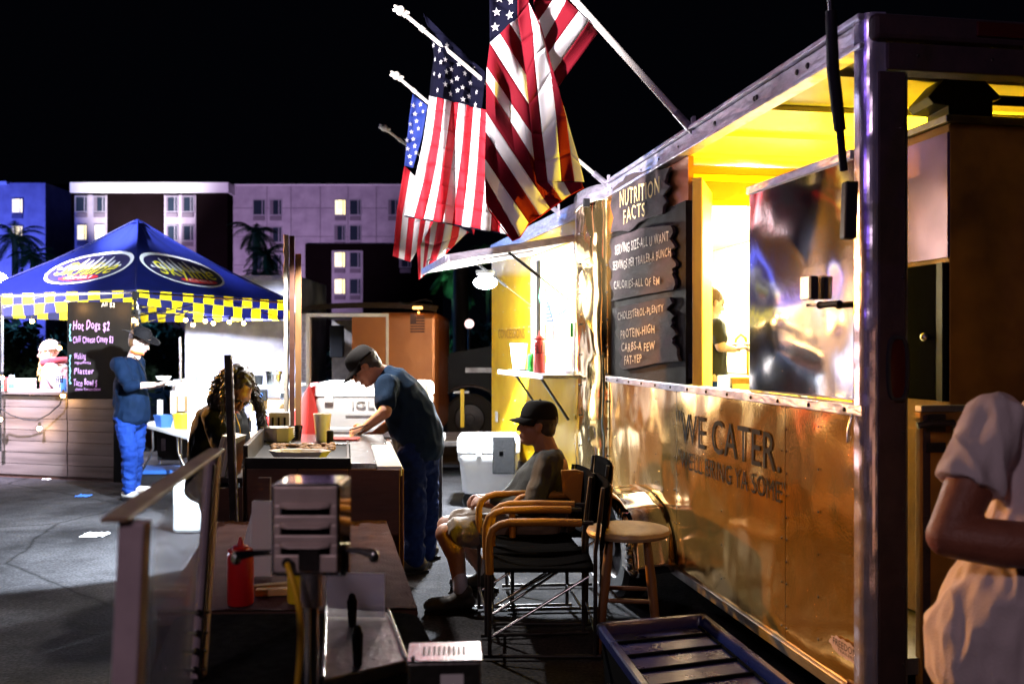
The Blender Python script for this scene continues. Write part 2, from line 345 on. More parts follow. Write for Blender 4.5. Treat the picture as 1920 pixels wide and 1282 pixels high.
TMP = bpy.data.scenes.new('scratch')
def baked(ob):                                   # evaluate one object alone, then drop it
    TMP.collection.objects.link(ob)
    with bpy.context.temp_override(scene=TMP, view_layer=TMP.view_layers[0]):
        dg = bpy.context.evaluated_depsgraph_get(); me = bpy.data.meshes.new_from_object(ob.evaluated_get(dg))
    bpy.data.objects.remove(ob); return me
def text_pts(txt, shear=0, space=1, jit=0):
    cu = bpy.data.curves.new('t', 'FONT'); cu.body = txt; cu.size = 1; cu.shear = shear; cu.space_character = space
    cu.resolution_u = 3; cu.extrude = 0; cu.offset = .007*jit
    me = baked(bpy.data.objects.new('t', cu))
    vs = [v.co.copy() for v in me.vertices]; fs = [list(p.vertices) for p in me.polygons]
    bpy.data.curves.remove(cu); bpy.data.meshes.remove(me)
    return vs, fs
def text_map(mb, txt, fn, jit=0, **kw):            # fn(u in 0..1, v: cap height = 1)
    vs, fs = text_pts(txt, jit=jit, space=1.16 if jit else 1.04, **kw); x0 = min(v.x for v in vs); x1 = max(v.x for v in vs)
    rnd = random.Random(len(txt)); sd = rnd.random()*50
    out = []
    for v in vs:
        u = (v.x-x0)/(x1-x0); w = v.y/.69
        if jit:
            w += jit*(noise.noise(V((v.x*1.1, sd, 0)))*.26)+jit*.06*noise.noise(V((v.x*3, v.y*3, sd))); u += jit*.002*noise.noise(V((v.x*4, v.y*5, sd+9)))
        out.append(fn(u, w))
    return mb.add(out, fs)
# ------------------------------------------------------------------ ground
g = MB().add([(-300, -60, 0), (300, -60, 0), (300, 400, 0), (-300, 400, 0)], [(0, 1, 2, 3)]).build('asphalt_ground', 'asphalt')
g['kind'] = 'structure'
sky_cracks = None

# ------------------------------------------------------------------ the concession trailer
A = Frame((1.29, 3.39), (.706, 6.864)); B = Frame((.538, 7.78), (-.24, 11.05))
LA_ = A.len
T = thing('concession_trailer', 'long polished gold and silver food trailer with open service side and nutrition signs', 'food trailer', (A.o.x, A.o.y, 0))
def sA(px, py=700, t=0): return A.hit(px, py, t)[0]
ZB, ZS, ZO, ZT = .33, 1.375, 2.69, 2.81
def rivet(mb, fr, s, z, t=.0, r=.006):
    c = [(s+r*math.cos(a), t, z+r*math.sin(a)) for a in [k*math.pi/3 for k in range(6)]]
    mb.xf = None; mb.add([fr.w(p) for p in c]+[fr.w((s, t+.005, z))], [(k, (k+1) % 6, 6) for k in range(6)])
# lower side panels
seams = [0.045, sA(1472, 900), sA(1268, 850), LA_-.002]
for i in range(3):
    a, b = seams[i]+.002, seams[i+1]-.002
    nz = 24
    f0 = MB(); 
    def surf(u, v, a=a, b=b, i=i):
        s = a+(b-a)*u; z = ZB+(ZS-.03-ZB)*v
        e = math.sin(math.pi*u)*math.sin(math.pi*v)
        return A.w((s, -.001+.004*e*noise.noise(V((s*2.3, z*2.6, i*7.1))), z))
    f0.grid(surf, 30, 30); f0.build('side_panel', 'gold', T, smooth=60)
    MB(A.w).bx(a, b, -.03, -.006, ZB, ZS-.03).build('panel_backing', 'dull_metal', T)
rv = MB()
for s_ in seams[1:3]+[.07, LA_-.03]:
    for k in range(11):
        for o in ((-.022, .022) if .1 < s_ < LA_-.1 else (0,)):
            if o > 0 and k % 2: continue
            rivet(rv, A, s_+o, ZB+.06+k*.095, .004)
for s_ in [seams[0]+(seams[1]-seams[0])*.5, (seams[1]+seams[2])/2, seams[2]+.35, seams[2]+.8]:
    for k in range(6): rivet(rv, A, s_, ZB+.1+k*.17, .006)
rv.build('rivets', 'dark_metal', T, kind='stuff')
# sill rail, skirt
MB(A.w).bx(.0, LA_, -.05, .022, ZS-.03, ZS+.012).build('sill_rail', 'rail', T, bevel=.004)
bb = MB()
for k in range(13):
    s_ = .12+k*.28
    bb.xf = A.w; bb.ball((s_, .024, ZS-.01), (.009, .006, .009), 8, 5)
bb.build('sill_bolts', 'dark_metal', T, kind='stuff', smooth=60)
MB(A.w).bx(.0, LA_, -.06, .016, ZB-.05, ZB-.002).build('skirt_rail', 'dull_metal', T, bevel=.004)
MB(A.w).bx(.3, 7.6, -.5, -.35, ZB-.2, ZB-.05).bx(.3, 7.6, -2.0, -1.85, ZB-.2, ZB-.05).build('chassis_beam', 'dark_metal', T)
# corner trim (near corner) rounded
def qarc(r, c, a0, a1, n): return [(c[0]+r*math.cos(a0+(a1-a0)*k/n), c[1]+r*math.sin(a0+(a1-a0)*k/n)) for k in range(n+1)]
arc = qarc(.05, (.03, -.03), math.pi/2+.0, math.pi, 8)
tr = MB(); pts = [(.052, .022)]+[(x, y) for x, y in arc]+[(-.022, -.06)]
for i in range(len(pts)-1):
    for z0, z1 in ((ZB-.05, .9), (.9, 1.6), (1.6, 2.3), (2.3, ZT)):
        tr.add([A.w((*pts[i], z0)), A.w((*pts[i+1], z0)), A.w((*pts[i+1], z1)), A.w((*pts[i], z1))], [(0, 1, 2, 3)])
tr.build('corner_trim', 'trim', T, smooth=50)
# roof rail with flanges
MB(A.w).bx(.0, LA_+.03, -.05, .012, ZO, ZT-.025).bx(0, LA_+.03, -.05, .035, ZT-.022, ZT).bx(0, LA_+.03, -.05, .028, ZO-.004, ZO+.014).build('roof_rail', 'rail', T, bevel=.004)
bb = MB(A.w)
for px in (1345, 1420, 1424, 1500, 1520, 1560): bb.ball((sA(px, 200), .014, ZO+.055), (.013, .008, .013), 8, 5)
for k in range(5): bb.ball((LA_-.15-.35*k, .014, ZO+.05), (.007, .005, .007), 8, 5)
bb.build('roof_rail_bolts', 'dark_metal', T, kind='stuff', smooth=60)
# roof skin
L8 = 7.8
MB(A.w).bx(-.02, L8, -2.36, -.052, ZT-.03, ZT-.004).build('roof', 'dull_metal', T)
MB(A.w).bx(.05, L8-.05, -2.30, -.055, 2.725, 2.735).build('ceiling', 'ceiling', T)
cs = MB(A.w)
for k in range(4): cs.bx(.4+k*.55, .42+k*.55, -2.28, -.06, 2.70, 2.724)
cs.build('ceiling_rib', 'ceiling', T)
MB(A.w).bx(.0, L8, -2.3, -.06, .40, .46).build('floor', 'dull_metal', T)
MB(A.w).bx(.06, L8, -2.36, -2.32, ZB, 2.724).build('far_wall', 'kitchen_wall', T)
MB(A.w).bx(L8, L8+.04, -2.36, .22, ZB, 2.8).build('front_wall', 'white_wall', T)
# black blackboard wall of the kitchen, upper orange strip
s_p = 2.36
s0 = sA(1281, 500); 
MB(A.w).bx(s0, LA_-.03, -.06, -.015, ZS+.013, 2.43).build('black_board', 'black_board', T)
MB(A.w).bx(s0, LA_-.03, -.062, -.03, 2.431, ZO-.006).build('upper_wall', 'trailer_orange', T)
MB(A.w).bx(LA_-.028, LA_+.01, -.06, .008, ZS+.013, ZO-.006).build('end_post', 'gold', T)
# partition with doorway (across the trailer)
def tS(px, s, py=500): return A.hits(px, py, s)[0]
t0 = tS(1320, s_p); 
MB(A.w).bx(s_p, s_p+.05, t0-.95, t0-.75, .46, 2.72).bx(s_p, s_p+.05, -2.3, t0-.951, .46, 2.72).build('partition_wall', 'kitchen_wall', T)
MB(A.w).bx(s_p, s_p+.05, t0-.749, -.065, 2.50, 2.72).build('door_header', 'trailer_orange', T)
MB(A.w).bx(s_p-.03, s_p-.002, t0-.85, -.07, 2.62, 2.66).bx(s_p-.03, s_p-.002, t0-.8, t0+.02, 2.47, 2.50).build('header_rail', 'yellow_plastic', T, bevel=.003)
# the door leaf, open towards us
hp = P(1320, 600, 5.75); ep = P(1299, 600, 5.22); D = Frame((ep.x, ep.y), (hp.x, hp.y))
z1 = CH+315/F*5.25
dr = MB(D.w).bx(.045, D.len, -.05, 0, .5, z1).build('door', 'white_wall', T, bevel=.003)
MB(D.w).bx(0, .044, -.052, .003, .5, z1).build('door_edge', 'wood_light', dr, bevel=.003)
# its oval window latch
def ring(fr, s, z, w, h, t0, t1, th, n=20):
    mb = MB(fr.w); vs = []
    for t in (t0, t1):
        for q in (0, th):
            for k in range(n):
                a = 2*math.pi*k/n; cx = abs(math.cos(a))**.55*math.copysign(1, math.cos(a)); cz = abs(math.sin(a))**.75*math.copysign(1, math.sin(a))
                vs.append((s+(w/2-q)*cx, t, z+(h/2-q)*cz))
    fs = []
    for k in range(n):
        j = (k+1) % n
        fs += [(k, j, n+j, n+k), (2*n+k, 3*n+k, 3*n+j, 2*n+j), (k, 2*n+k, 2*n+j, j), (n+k, n+j, 3*n+j, 3*n+k)]
    return mb.add(vs, fs)
wl = ring(D, .30, 2.2, .26, .34, -.001, .018, .03); wl = wl.build('window_ring', 'black_paint', dr, smooth=50)
MB(D.w).bx(.18, .42, .002, .006, 2.08, 2.32).build('pane', 'win_lit', dr)
MB(D.w).bx(.05, .12, .003, .03, 1.42, 1.56).build('door_latch', 'black_paint', dr, bevel=.003)
# polished folded panel with handle
pa = A.w((sA(1600, 600, -.09), -.09, 0)); pb = A.w((sA(1405, 600, -.05), -.05, 0)); PN = Frame((pa.x, pa.y), (pb.x, pb.y))
def surf(u, v):
    s = PN.len*u; z = ZS+.014+(2.335-ZS)*v; e = min(1, 6*u*(1-u))*min(1, 6*v*(1-v))
    return PN.w((s, .008*e*noise.noise(V((s*2.4, z*1.7, 3.3))), z))
pn = MB().grid(surf, 36, 36).build('folded_panel', 'mirror', T, smooth=60)
MB(PN.w).bx(0, PN.len, -.03, -.012, ZS+.014, 2.335).build('panel_back', 'mirror', pn)
MB(PN.w).bx(-.005, PN.len+.005, -.035, .016, 2.336, 2.372).build('panel_top_rail', 'rail', pn, bevel=.003)
s1, zz = PN.hit(1522, 540); 
MB(PN.w).bx(s1-.055, s1+.045, .012, .03, zz-.05, zz+.05).build('latch_plate', 'steel', pn, bevel=.004)
MB(PN.w).bx(s1-.075, s1-.05, .012, .045, zz-.05, zz+.045).build('latch_block', 'black_paint', pn, bevel=.004)
s2, z2 = PN.hit(1570, 571)
MB(PN.w).tube([(s2+.06, .04, z2), (s2-.10, .05, z2)], .013, 10).ball((s2+.06, .04, z2), .017, 10, 6).build('handle_grip', 'black_plastic', pn, smooth=50)
MB(PN.w).tube([(s2+.06, .04, z2), (s2+.17, .035, z2+.004)], .005, 8).tube([(s2+.16, .0, z2+.004), (s2+.16, .05, z2+.004)], .006, 8).build('handle_rod', 'steel', pn, smooth=50)
# gas strut in front of the near post
st = []
for px, py, dd in ((1553, -60, 3.05), (1558, 20, 3.08), (1562, 130, 3.12), (1575, 245, 3.18), (1582, 320, 3.22)): st.append(P(px, py, dd))
MB().tube(st[1:4], [.018, .021, .021], 12).tube(st[3:], .014, 10).build('strut_cylinder', 'black_paint', T, smooth=50)
MB().tube(st[:2], .010, 10).build('strut_rod', 'steel', T, smooth=50)
c = P(1592, 395, 3.25); MB().obox(c, (.045, .05, .20), Matrix.Rotation(R(2), 3, 'Y')).build('strut_bracket', 'black_paint', T, bevel=.006)
# --- rear plane
def rear(px0, px1, z0, z1, s0=-.03, s1=.03, name='rear', m='rear_frame', bevel=.004):
    a, b = A.hits(px0, 600, 0)[0], A.hits(px1, 600, 0)[0]
    return MB(A.w).bx(s0, s1, min(a, b), max(a, b), z0, z1).build(name, m, T, bevel=bevel)
post = rear(1640, 1690, ZB-.05, 2.595, name='rear_post')
rear(1691, 1698, ZB-.05, 2.595, s0=-.015, name='post_lip', m='dull_metal', bevel=.002)
MB(A.w).bx(-.035, .05, -2.36, -.06, 2.6, 2.70).build('rear_header', 'rear_frame', T, bevel=.006)
MB(A.w).bx(-.05, .05, -2.36, -.0, 2.705, 2.80).build('header_cap', 'rear_frame', T, bevel=.018)
MB(A.w).bx(-.06, -.05, -.60, -.40, 2.73, 2.785).build('marker_lamp', 'tail_lens', T, bevel=.01)
MB(A.w).bx(-.035, .05, -2.36, -2.25, ZB-.05, 2.6).build('rear_post', 'rear_frame', T, bevel=.006)
hb = MB(A.w)
for k in range(7): hb.ball((-.033, -.18-.3*k, 2.655), (.004, .008, .008), 8, 5)
for k in range(8): hb.ball((-.033, A.hits(1684, 600)[0], .45+k*.28), (.004, .006, .006), 8, 5)
hb.build('frame_bolts', 'dark_metal', T, kind='stuff', smooth=60)
# long oval tail lamp recess
class RF(Frame):
    pass
RP = Frame(A.w((0, -2.36, 0))[:2], A.w((0, 0, 0))[:2])      # rear plane, outward towards the camera
RP.n = -A.d
def rs(px, py): 
    r = V(((px-960)/F, 1, -(py-HY)/F)); k = ((RP.o-C0).dot(RP.n))/r.dot(RP.n); p = C0+r*k; return (p-RP.o).dot(RP.d), p.z
s1, z1_ = rs(1672, 690)
tl = ring(RP, s1, z1_, .085, .235, .031, .045, .011, 28).build('tail_lamp_gasket', 'rubber', T, smooth=50)
s_a, z_a = s1, z1_
lens = MB(RP.w); n = 28
vs = [(s_a+.034*abs(math.cos(a))**.6*math.copysign(1, math.cos(a)), .036, z_a+.108*abs(math.sin(a))**.8*math.copysign(1, math.sin(a))) for a in [2*math.pi*k/n for k in range(n)]]
lens.add(vs+[(s_a, .042, z_a)], [(k, (k+1) % n, n) for k in range(n)]).build('lens', 'tail_lens', tl, smooth=60)
# lower rear door panel with hinge pipe
ta = A.hits(1722, 600)[0]
rd = MB(A.w).bx(-.012, .02, -2.24, ta, ZB, 1.36).build('rear_door', 'brown_panel', T, bevel=.004)
MB(A.w).bx(-.018, .022, -2.24, ta, 1.362, 1.385).build('door_top_rail', 'dull_metal', rd, bevel=.003)
MB(A.w).bx(-.02, -.0125, ta-.035, ta-.01, ZB+.01, 1.35).build('door_edge_strip', 'rear_frame', rd)
hgp = MB(A.w).tube([(-.04, ta+.03, 1.315), (-.055, ta-.02, 1.325), (-.055, ta-.1, 1.325), (-.055, ta-.115, 1.30), (-.055, ta-.115, 1.20)], .012, 10)
hgp.bx(-.03, -.013, ta-.09, ta-.02, 1.29, 1.355).bx(-.03, -.013, ta-.09, ta-.02, 1.215, 1.25).build('door_hinge', 'dark_metal', rd, smooth=50)
db = MB(A.w)
for k in range(7): db.ball((-.021, ta-.022, .5+k*.12), (.004, .006, .006), 8, 5)
db.build('door_rivets', 'dark_metal', rd, kind='stuff')
MB(A.w).bx(-.06, .02, -2.36, 0, ZB-.14, ZB-.052).build('rear_bumper', 'rear_frame', T, bevel=.01)

# --- front section (second wall with its own window)
zw0, zw1 = 1.40, 2.46
sw = B.hit(1000, 600)[0]
def bpanel(s0, s1, z0, z1, name='front_panel', amp=.006):
    def surf(u, v):
        s = s0+(s1-s0)*u; z = z0+(z1-z0)*v; e = min(1, 6*u*(1-u))*min(1, 6*v*(1-v))
        return B.w((s, amp*e*noise.noise(V((s*2.2, z*2.4, 5))), z))
    MB().grid(surf, 20, 24).build(name, 'yellow_skin', T, smooth=60)
bpanel(.0, sw, .42, zw0-.06); bpanel(sw+.002, B.len, .42, zw0-.06); bpanel(sw+.03, B.len, zw0-.058, 2.66); bpanel(.0, sw+.028, zw1+.02, 2.66)
MB(B.w).bx(-.0, B.len, -.03, .015, 2.662, 2.80).build('front_roof_rail', 'rail', T, bevel=.004)
MB(B.w).bx(.0, B.len, -.03, .012, .34, .418).build('front_skirt', 'dull_metal', T, bevel=.004)
MB(B.w).bx(sw+.03, B.len, -.06, -.03, .42, 2.66).bx(0, sw+.03, -.06, -.03, .42, zw0-.06).bx(0, sw+.03, -.06, -.03, zw1+.02, 2.66).build('front_wall_lining', 'white_wall', T)
rv = MB()
for k in range(9):
    for s_ in (sw+.15, sw+.75, sw+1.3, B.len-.05): rivet(rv, B, s_, .55+k*.24, .006, .009)
for k in range(9): rivet(rv, B, sw+.15+k*.2, 1.80, .006, .009)
for k in range(8): rivet(rv, B, .05, .55+k*.24, .004, .008)
rv.build('front_rivets', 'paper', T, kind='stuff')
# window frame
wf = MB(B.w).bx(sw-.0, sw+.028, -.05, .02, zw0, zw1).bx(.0, .028, -.05, .02, zw0, zw1).bx(.029, sw-.001, -.05, .02, zw1-.03, zw1+.018).bx(.029, sw-.001, -.05, .02, zw0-.055, zw0).build('window_frame', 'rail', T, bevel=.003)
MB(B.w).bx(sw-.16, sw-.10, -.03, -.005, zw0+.001, zw1-.031).build('window_stile', 'black_paint', wf)
MB(B.w).bx(sw-.10, sw-.03, -.032, -.02, zw0+.001, zw1-.031).build('sliding_screen', 'dull_metal', wf)
MB(B.w).bx(.03, .05, .02, .04, 1.68, 1.80).build('window_latch', 'green_can', wf)
# rounded corner between both walls
cpt = [(.538, 7.78), (.515, 7.62), (.517, 7.42), (.545, 7.2), (.60, 7.0), (.66, 6.9), (.706, 6.866)]
def cs_(u, v):
    k = u*(len(cpt)-1); i = min(int(k), len(cpt)-2); f = k-i
    a, b = cpt[max(i-1, 0)], cpt[i]; c2, d = cpt[i+1], cpt[min(i+2, len(cpt)-1)]
    q = [0.5*(2*b[j]+(c2[j]-a[j])*f+(2*a[j]-5*b[j]+4*c2[j]-d[j])*f*f+(3*b[j]-a[j]-3*c2[j]+d[j])*f**3) for j in (0, 1)]
    z = .42+(2.68-.42)*v; w = .012*noise.noise(V((q[1]*2, z*2.3, 2)))*math.sin(math.pi*u)
    return (q[0]+w, q[1], z)
MB().grid(cs_, 24, 30).build('rounded_corner', 'corner_gold', T, smooth=60)
MB().grid(lambda u, v: cs_(u, 0)[:2]+(2.69+.11*v,), 16, 1).build('corner_cap', 'rail', T, smooth=60, solid=.02)
rv = MB()
for k in range(9):
    p = cs_(.45, 0); rv.xf = None; rv.ball((p[0]-.002, p[1], .6+k*.235), .009, 8, 5)
    rv.ball((.70, 6.855, .6+k*.2), .009, 8, 5)
rv.build('corner_rivets', 'dark_metal', T, kind='stuff')
c = P(1104, 382, 6.95); MB().obox((c.x-.02, c.y-.03, c.z), (.05, .06, .06)).build('clearance_lamp', 'black_paint', T, bevel=.006)
# awning hatch over the window
h0 = B.w((.0, .02, 2.49)); h1 = B.w((1.45, .02, 2.49)); o0 = h0+B.n*1.06+V((0, 0, -.19)); o1 = h1+B.n*1.06+V((0, 0, -.19))
th = V((0, 0, .035))
aw = MB().add([h0, h1, o1, o0, h0+th, h1+th, o1+th, o0+th], [(0, 1, 2, 3), (7, 6, 5, 4), (0, 4, 5, 1), (1, 5, 6, 2), (2, 6, 7, 3), (3, 7, 4, 0)]).build('awning_hatch', 'white_plastic', T)
MB().bar(h0-B.d*.012+th*.4, o0-B.d*.012+th*.4, .02, .06).bar(o0+B.n*.012+th*.4, o1+B.n*.012+th*.4, .02, .06).build('hatch_edge', 'rail', aw, bevel=.003)
MB().bar(h0+B.d*.2+B.n*.3+V((0, 0, -.08)), h0+B.d*.2+B.n*.85+V((0, 0, -.18)), .03, .02).build('hatch_strip', 'rail', aw)
for s_ in (.06, 1.3):
    a = B.w((s_, .03, 1.98)); b = h0+B.d*s_+B.n*.55+V((0, 0, -.11)); mid = a.lerp(b, .5)
    MB().tube([mid, b], .014, 8).build('hatch_strut', 'black_paint', aw, smooth=50)
    MB().tube([a, mid], .006, 8).build('strut_rod', 'steel', aw, smooth=50)
for s_ in (.2, 1.2):
    p = o0.lerp(o1, s_/1.45)+th; MB().tube([p, p+V((0, 0, .06)), p+V((.03, 0, .08)), p+V((.05, 0, .07))], .006, 8).build('hook', 'steel', aw, smooth=50)
# shelf and brackets
shelf = MB(B.w).bx(-.12, 1.55, .02, .32, 1.345, 1.37).build('counter_shelf', 'steel', T, bevel=.005)
MB(B.w).bx(-.125, 1.555, .322, .33, 1.335, 1.375).build('shelf_lip', 'rail', shelf, bevel=.002)
for s_ in (.15, 1.05):
    MB().bar(B.w((s_, .27, 1.342)), B.w((s_, .025, .98)), .035, .02).build('shelf_bracket', 'dark_metal', shelf, bevel=.003)
    MB().bar(B.w((s_, .03, 1.338)), B.w((s_, .3, 1.338)), .03, .012).build('shelf_arm', 'dark_metal', shelf)
# lamp under the awning
lb = MB().ball((-.25, 8.75, 2.2), (.11, .09, .06), 20, 12).build('lamp_bulb', 'lamp_glow', T, smooth=60)
MB().lathe((-.25, 8.75, 2.262), [(.06, 0), (.09, .02), (.09, .05)], 16).build('lamp_socket', 'black_paint', T, smooth=50)
# painted letters on the yellow skin
mb = MB()
def bmap(s0, z0, s1, z1, h, t=.012, fr=B, sk=0):
    return lambda u, w: fr.w((s0+(s1-s0)*u, t, z0+(z1-z0)*u+h*w))
sa, za = B.hit(936, 634); sb, zb = B.hit(986, 634); text_map(mb, 'CONCESSIONS', bmap(sa, za, sb, zb, .10))
mb.build('painted_lettering', 'trailer_orange', T)
# sticker
s1, z1_ = B.hit(933, 781); MB(B.w).bx(s1-.07, s1+.07, .012, .014, z1_-.06, z1_+.06).build('data_plate', 'paper', T)
# wheels and fender
def wheel(parent, c, r, w, axis, name='wheel'):
    ax = V(axis).normalized(); X = V((0, 0, 1)); Y = ax.cross(X)
    prof = [(r*.62, -w/2), (r*.9, -w/2), (r, -w*.35), (r, w*.35), (r*.9, w/2), (r*.62, w/2)]
    t = MB().loft([(V(c)+ax*o, q, q, X, Y) for q, o in prof], 36, False).build('tyre' if name == 'wheel' else name, 'rubber', parent, smooth=40)
    rim = [(r*.62, w*.48), (r*.56, w*.3), (r*.2, w*.35), (r*.18, w*.5), (.001, w*.52)]
    MB().loft([(V(c)+ax*o, q, q, X, Y) for q, o in rim], 28, False).build('rim', 'dark_metal', t, smooth=40)
    return t
wc = A.w((sA(1170, 900, .14)+.02, .12, .32)); wheel(T, wc, .31, .18, A.n)
swc = (wc-A.o).dot(A.d)
fd = MB()
prof = [(-.62, .30), (-.56, .52), (-.42, .64), (-.15, .69), (.15, .69), (.42, .64), (.56, .52), (.62, .30)]
def fs_(u, v):
    k = u*(len(prof)-1); i = min(int(k), len(prof)-2); f = k-i
    a, b = prof[i], prof[i+1]; s = a[0]+(b[0]-a[0])*f; z = a[1]+(b[1]-a[1])*f
    return A.w((swc+s, .01+.25*v, z-.03*v*v))
fdo = MB().grid(fs_, 28, 6).build('fender', 'polished', T, smooth=50, solid=.008)
sk = MB(); n = 28
for i in range(n):
    pa_, pb_ = fs_(i/n, 1), fs_((i+1)/n, 1)
    def inner(p):
        q = (V(p)-A.o); s = q.dot(A.d)-swc; r = .40; a = math.atan2(V(p).z-.30, s); return A.w((swc+r*math.cos(a), .262, .30+r*.86*math.sin(max(0, a))))
    sk.add([pa_, pb_, inner(pb_), inner(pa_)], [(0, 1, 2, 3)])
sk.build('fender_skirt', 'polished', fdo, smooth=50, solid=.006)
# lettering on the side panels
mb = MB()
def amap(p0, p1, hpx, t=.006, fr=A):
    s0, z0 = fr.hit(*p0, t); s1, z1 = fr.hit(*p1, t); h0_ = fr.hit(p0[0], p0[1]-hpx[0], t)[1]-z0; h1_ = fr.hit(p1[0], p1[1]-hpx[1], t)[1]-z1
    return lambda u, w: fr.w((s0+(s1-s0)*u, t, z0+(z1-z0)*u+(h0_+(h1_-h0_)*u)*w))
zz5 = lambda x, y: (1100+x*.4695, 680+y*.4695)
text_map(mb, '"WE CATER.', amap(zz5(358, 312), zz5(772, 440), (56, 72), .005))
mb.build('large_lettering', 'black_vinyl', T)
mb = MB(); text_map(mb, '"WE\'LL BRING YA SOME"', amap(zz5(365, 412), zz5(792, 566), (31, 40), .005)); mb.build('small_lettering', 'black_vinyl', T)
# torn oval sticker
cx, cy = zz5(1040, 1142); s1, z1_ = A.hit(cx, cy)
pl = []
for k in range(30):
    a = 2*math.pi*k/30; q = 1+.10*math.sin(k*2.9)+.05*math.sin(k*5.1); pl.append((s1+.115*q*math.cos(a), z1_+.034*q*math.sin(a)))
stk = MB().prism(pl, lambda p: A.w((p[0], .009, p[1])), lambda p: A.w((p[0], .0105, p[1]))).build('sticker', 'guard_white', T)
mb = MB(); text_map(mb, 'FREEDOM', lambda u, w: A.w((s1+.085-.17*u, .0115, z1_-.004+.026*w))); text_map(mb, 'TRAILERS', lambda u, w: A.w((s1+.05-.12*u, .0115, z1_-.021+.012*w)))
mb.build('sticker_print', 'black_vinyl', stk)
rr = MB(A.w).bx(s1-.13, s1-.03, .006, .02, z1_-.16, z1_-.10).build('side_reflector', 'tail_lens', T, bevel=.004)
hk = A.hit(1612, 792); MB(A.w).tube([(hk[0], .03, hk[1]+.03), (hk[0]-.01, .05, hk[1]-.02), (hk[0]-.005, .05, hk[1]-.07), (hk[0], .04, hk[1]-.05)], .006, 8).build('hook', 'steel', T, smooth=50)

# --- ragged slate signs
z2p = lambda x, y: (1120+x*.39, 280+y*.39)
signs = [
 ('nutrition_sign', 'ragged dark slate sign headed NUTRITION FACTS at the top of the black board', [(60,270),(66,232),(70,190),(95,165),(120,150),(132,128),(170,112),(215,108),(250,92),(300,98),(345,85),(330,118),(320,160),(345,180),(325,205),(310,220),(330,250),(315,272),(310,310),(275,322),(240,330),(195,352),(170,380),(150,395),(110,392),(60,400),(66,365),(75,330),(66,300)],
  [('NUTRITION', (108,275),(298,215),(76,80),'chalk_gold'), ('FACTS', (125,358),(228,318),(68,64),'chalk_gold')]),
 ('serving_sign', 'middle ragged slate sign lettered with serving size and calories', [(60,430),(110,412),(160,398),(200,380),(260,372),(345,365),(356,380),(360,400),(345,430),(358,448),(370,470),(350,485),(358,505),(350,520),(370,540),(375,560),(355,575),(362,590),(355,600),(368,625),(370,650),(360,675),(280,688),(200,702),(130,716),(60,730),(72,712),(75,690),(62,662),(55,640),(68,615),(70,590),(56,566),(50,540),(62,515),(65,490),(56,460)],
  [('SERVING SIZE-ALL U WANT', (85,505),(342,438),(46,46),'chalk'), ('SERVINGS PER TRAILER-A BUNCH', (75,585),(352,514),(42,40),'chalk'), ('CALORIES-ALL OF EM', (80,672),(298,648),(38,36),'chalk')]),
 ('protein_sign', 'lowest ragged slate sign lettered with protein, carbs and fat', [(65,765),(130,750),(200,738),(270,722),(345,710),(355,740),(340,755),(330,770),(350,785),(365,800),(350,820),(358,835),(350,850),(368,870),(375,890),(355,910),(360,920),(355,930),(372,945),(380,960),(378,985),(390,1020),(330,1022),(270,1030),(190,1048),(120,1060),(104,1045),(100,1030),(115,1000),(102,980),(95,960),(110,940),(110,920),(90,900),(80,880),(95,855),(95,830),(75,800)],
  [('CHOLESTEROL-PLENTY', (98,822),(318,778),(38,34),'chalk'), ('PROTEIN-HIGH', (112,912),(274,878),(42,40),'chalk'), ('CARBS-A FEW', (116,972),(276,962),(40,38),'chalk'), ('FAT-YEP', (130,1034),(212,1024),(42,38),'chalk')])]
for nm, lab, poly, txts in signs:
    pp = [A.hit(*z2p(*q), .02) for q in poly]
    a, b = pp, None
    cx = sum(p[0] for p in pp)/len(pp); cz = sum(p[1] for p in pp)/len(pp)
    so = MB().prism(pp, lambda p: A.w((p[0], -.004, p[1])), lambda p: A.w((p[0], .016+.004*noise.noise(V((p[0]*30, p[1]*30, 1))), p[1]))).build('slate_sign', 'slate', bevel=.003)
    tag(so, lab, 'sign', 'slate signs on the black board')
    for w_, p0, p1, h, mm in txts:
        mb = MB(); text_map(mb, w_, amap(z2p(*p0), z2p(*p1), (h[0]*.39, h[1]*.39), .0265), jit=1)
        mb.build('chalk_lettering', mm, so)

# --- kitchen inside (seen through the doorway and the window)
kt = tag(MB(A.w).bx(3.2, 6.6, -2.25, -1.75, .95, 1.37-.02).build('kitchen_counter', 'steel', bevel=.01), 'stainless steel work counter inside the trailer kitchen', 'counter')
MB(A.w).bx(3.2, 6.6, -2.26, -1.73, 1.352, 1.37).build('worktop', 'white_plastic', kt, bevel=.004)
for s_ in (3.3, 4.0, 4.7, 5.4, 6.1): MB(A.w).bx(s_, s_+.55, -1.748, -1.735, 1.0, 1.30).build('cabinet_door', 'yellow_plastic', kt, bevel=.006)
t = thing('wall_cabinet', 'white wall cabinet high on the far kitchen wall', 'cabinet', A.w((4.6, -2.1, 1.9)))
MB(A.w).bx(4.0, 5.2, -2.3, -1.98, 1.95, 2.35).build('cabinet_body', 'white_wall', t, bevel=.008)
MB(A.w).bx(4.02, 4.59, -1.975, -1.955, 1.97, 2.33).build('cabinet_door', 'white_plastic', t, bevel=.005)
MB(A.w).bx(4.61, 5.18, -1.975, -1.955, 1.97, 2.33).build('cabinet_door', 'white_plastic', t, bevel=.005)
fa = P(1402, 700, 7.9)
fo = MB().tube([fa+V((.0, 0, -.25)), fa+V((0, 0, .2)), fa+V((-.02, 0, .30)), fa+V((-.06, 0, .33)), fa+V((-.10, 0, .29)), fa+V((-.11, 0, .24))], .012, 10).build('faucet', 'cord_yellow', smooth=50); tag(fo, 'tall curved brass faucet behind the kitchen counter', 'faucet')
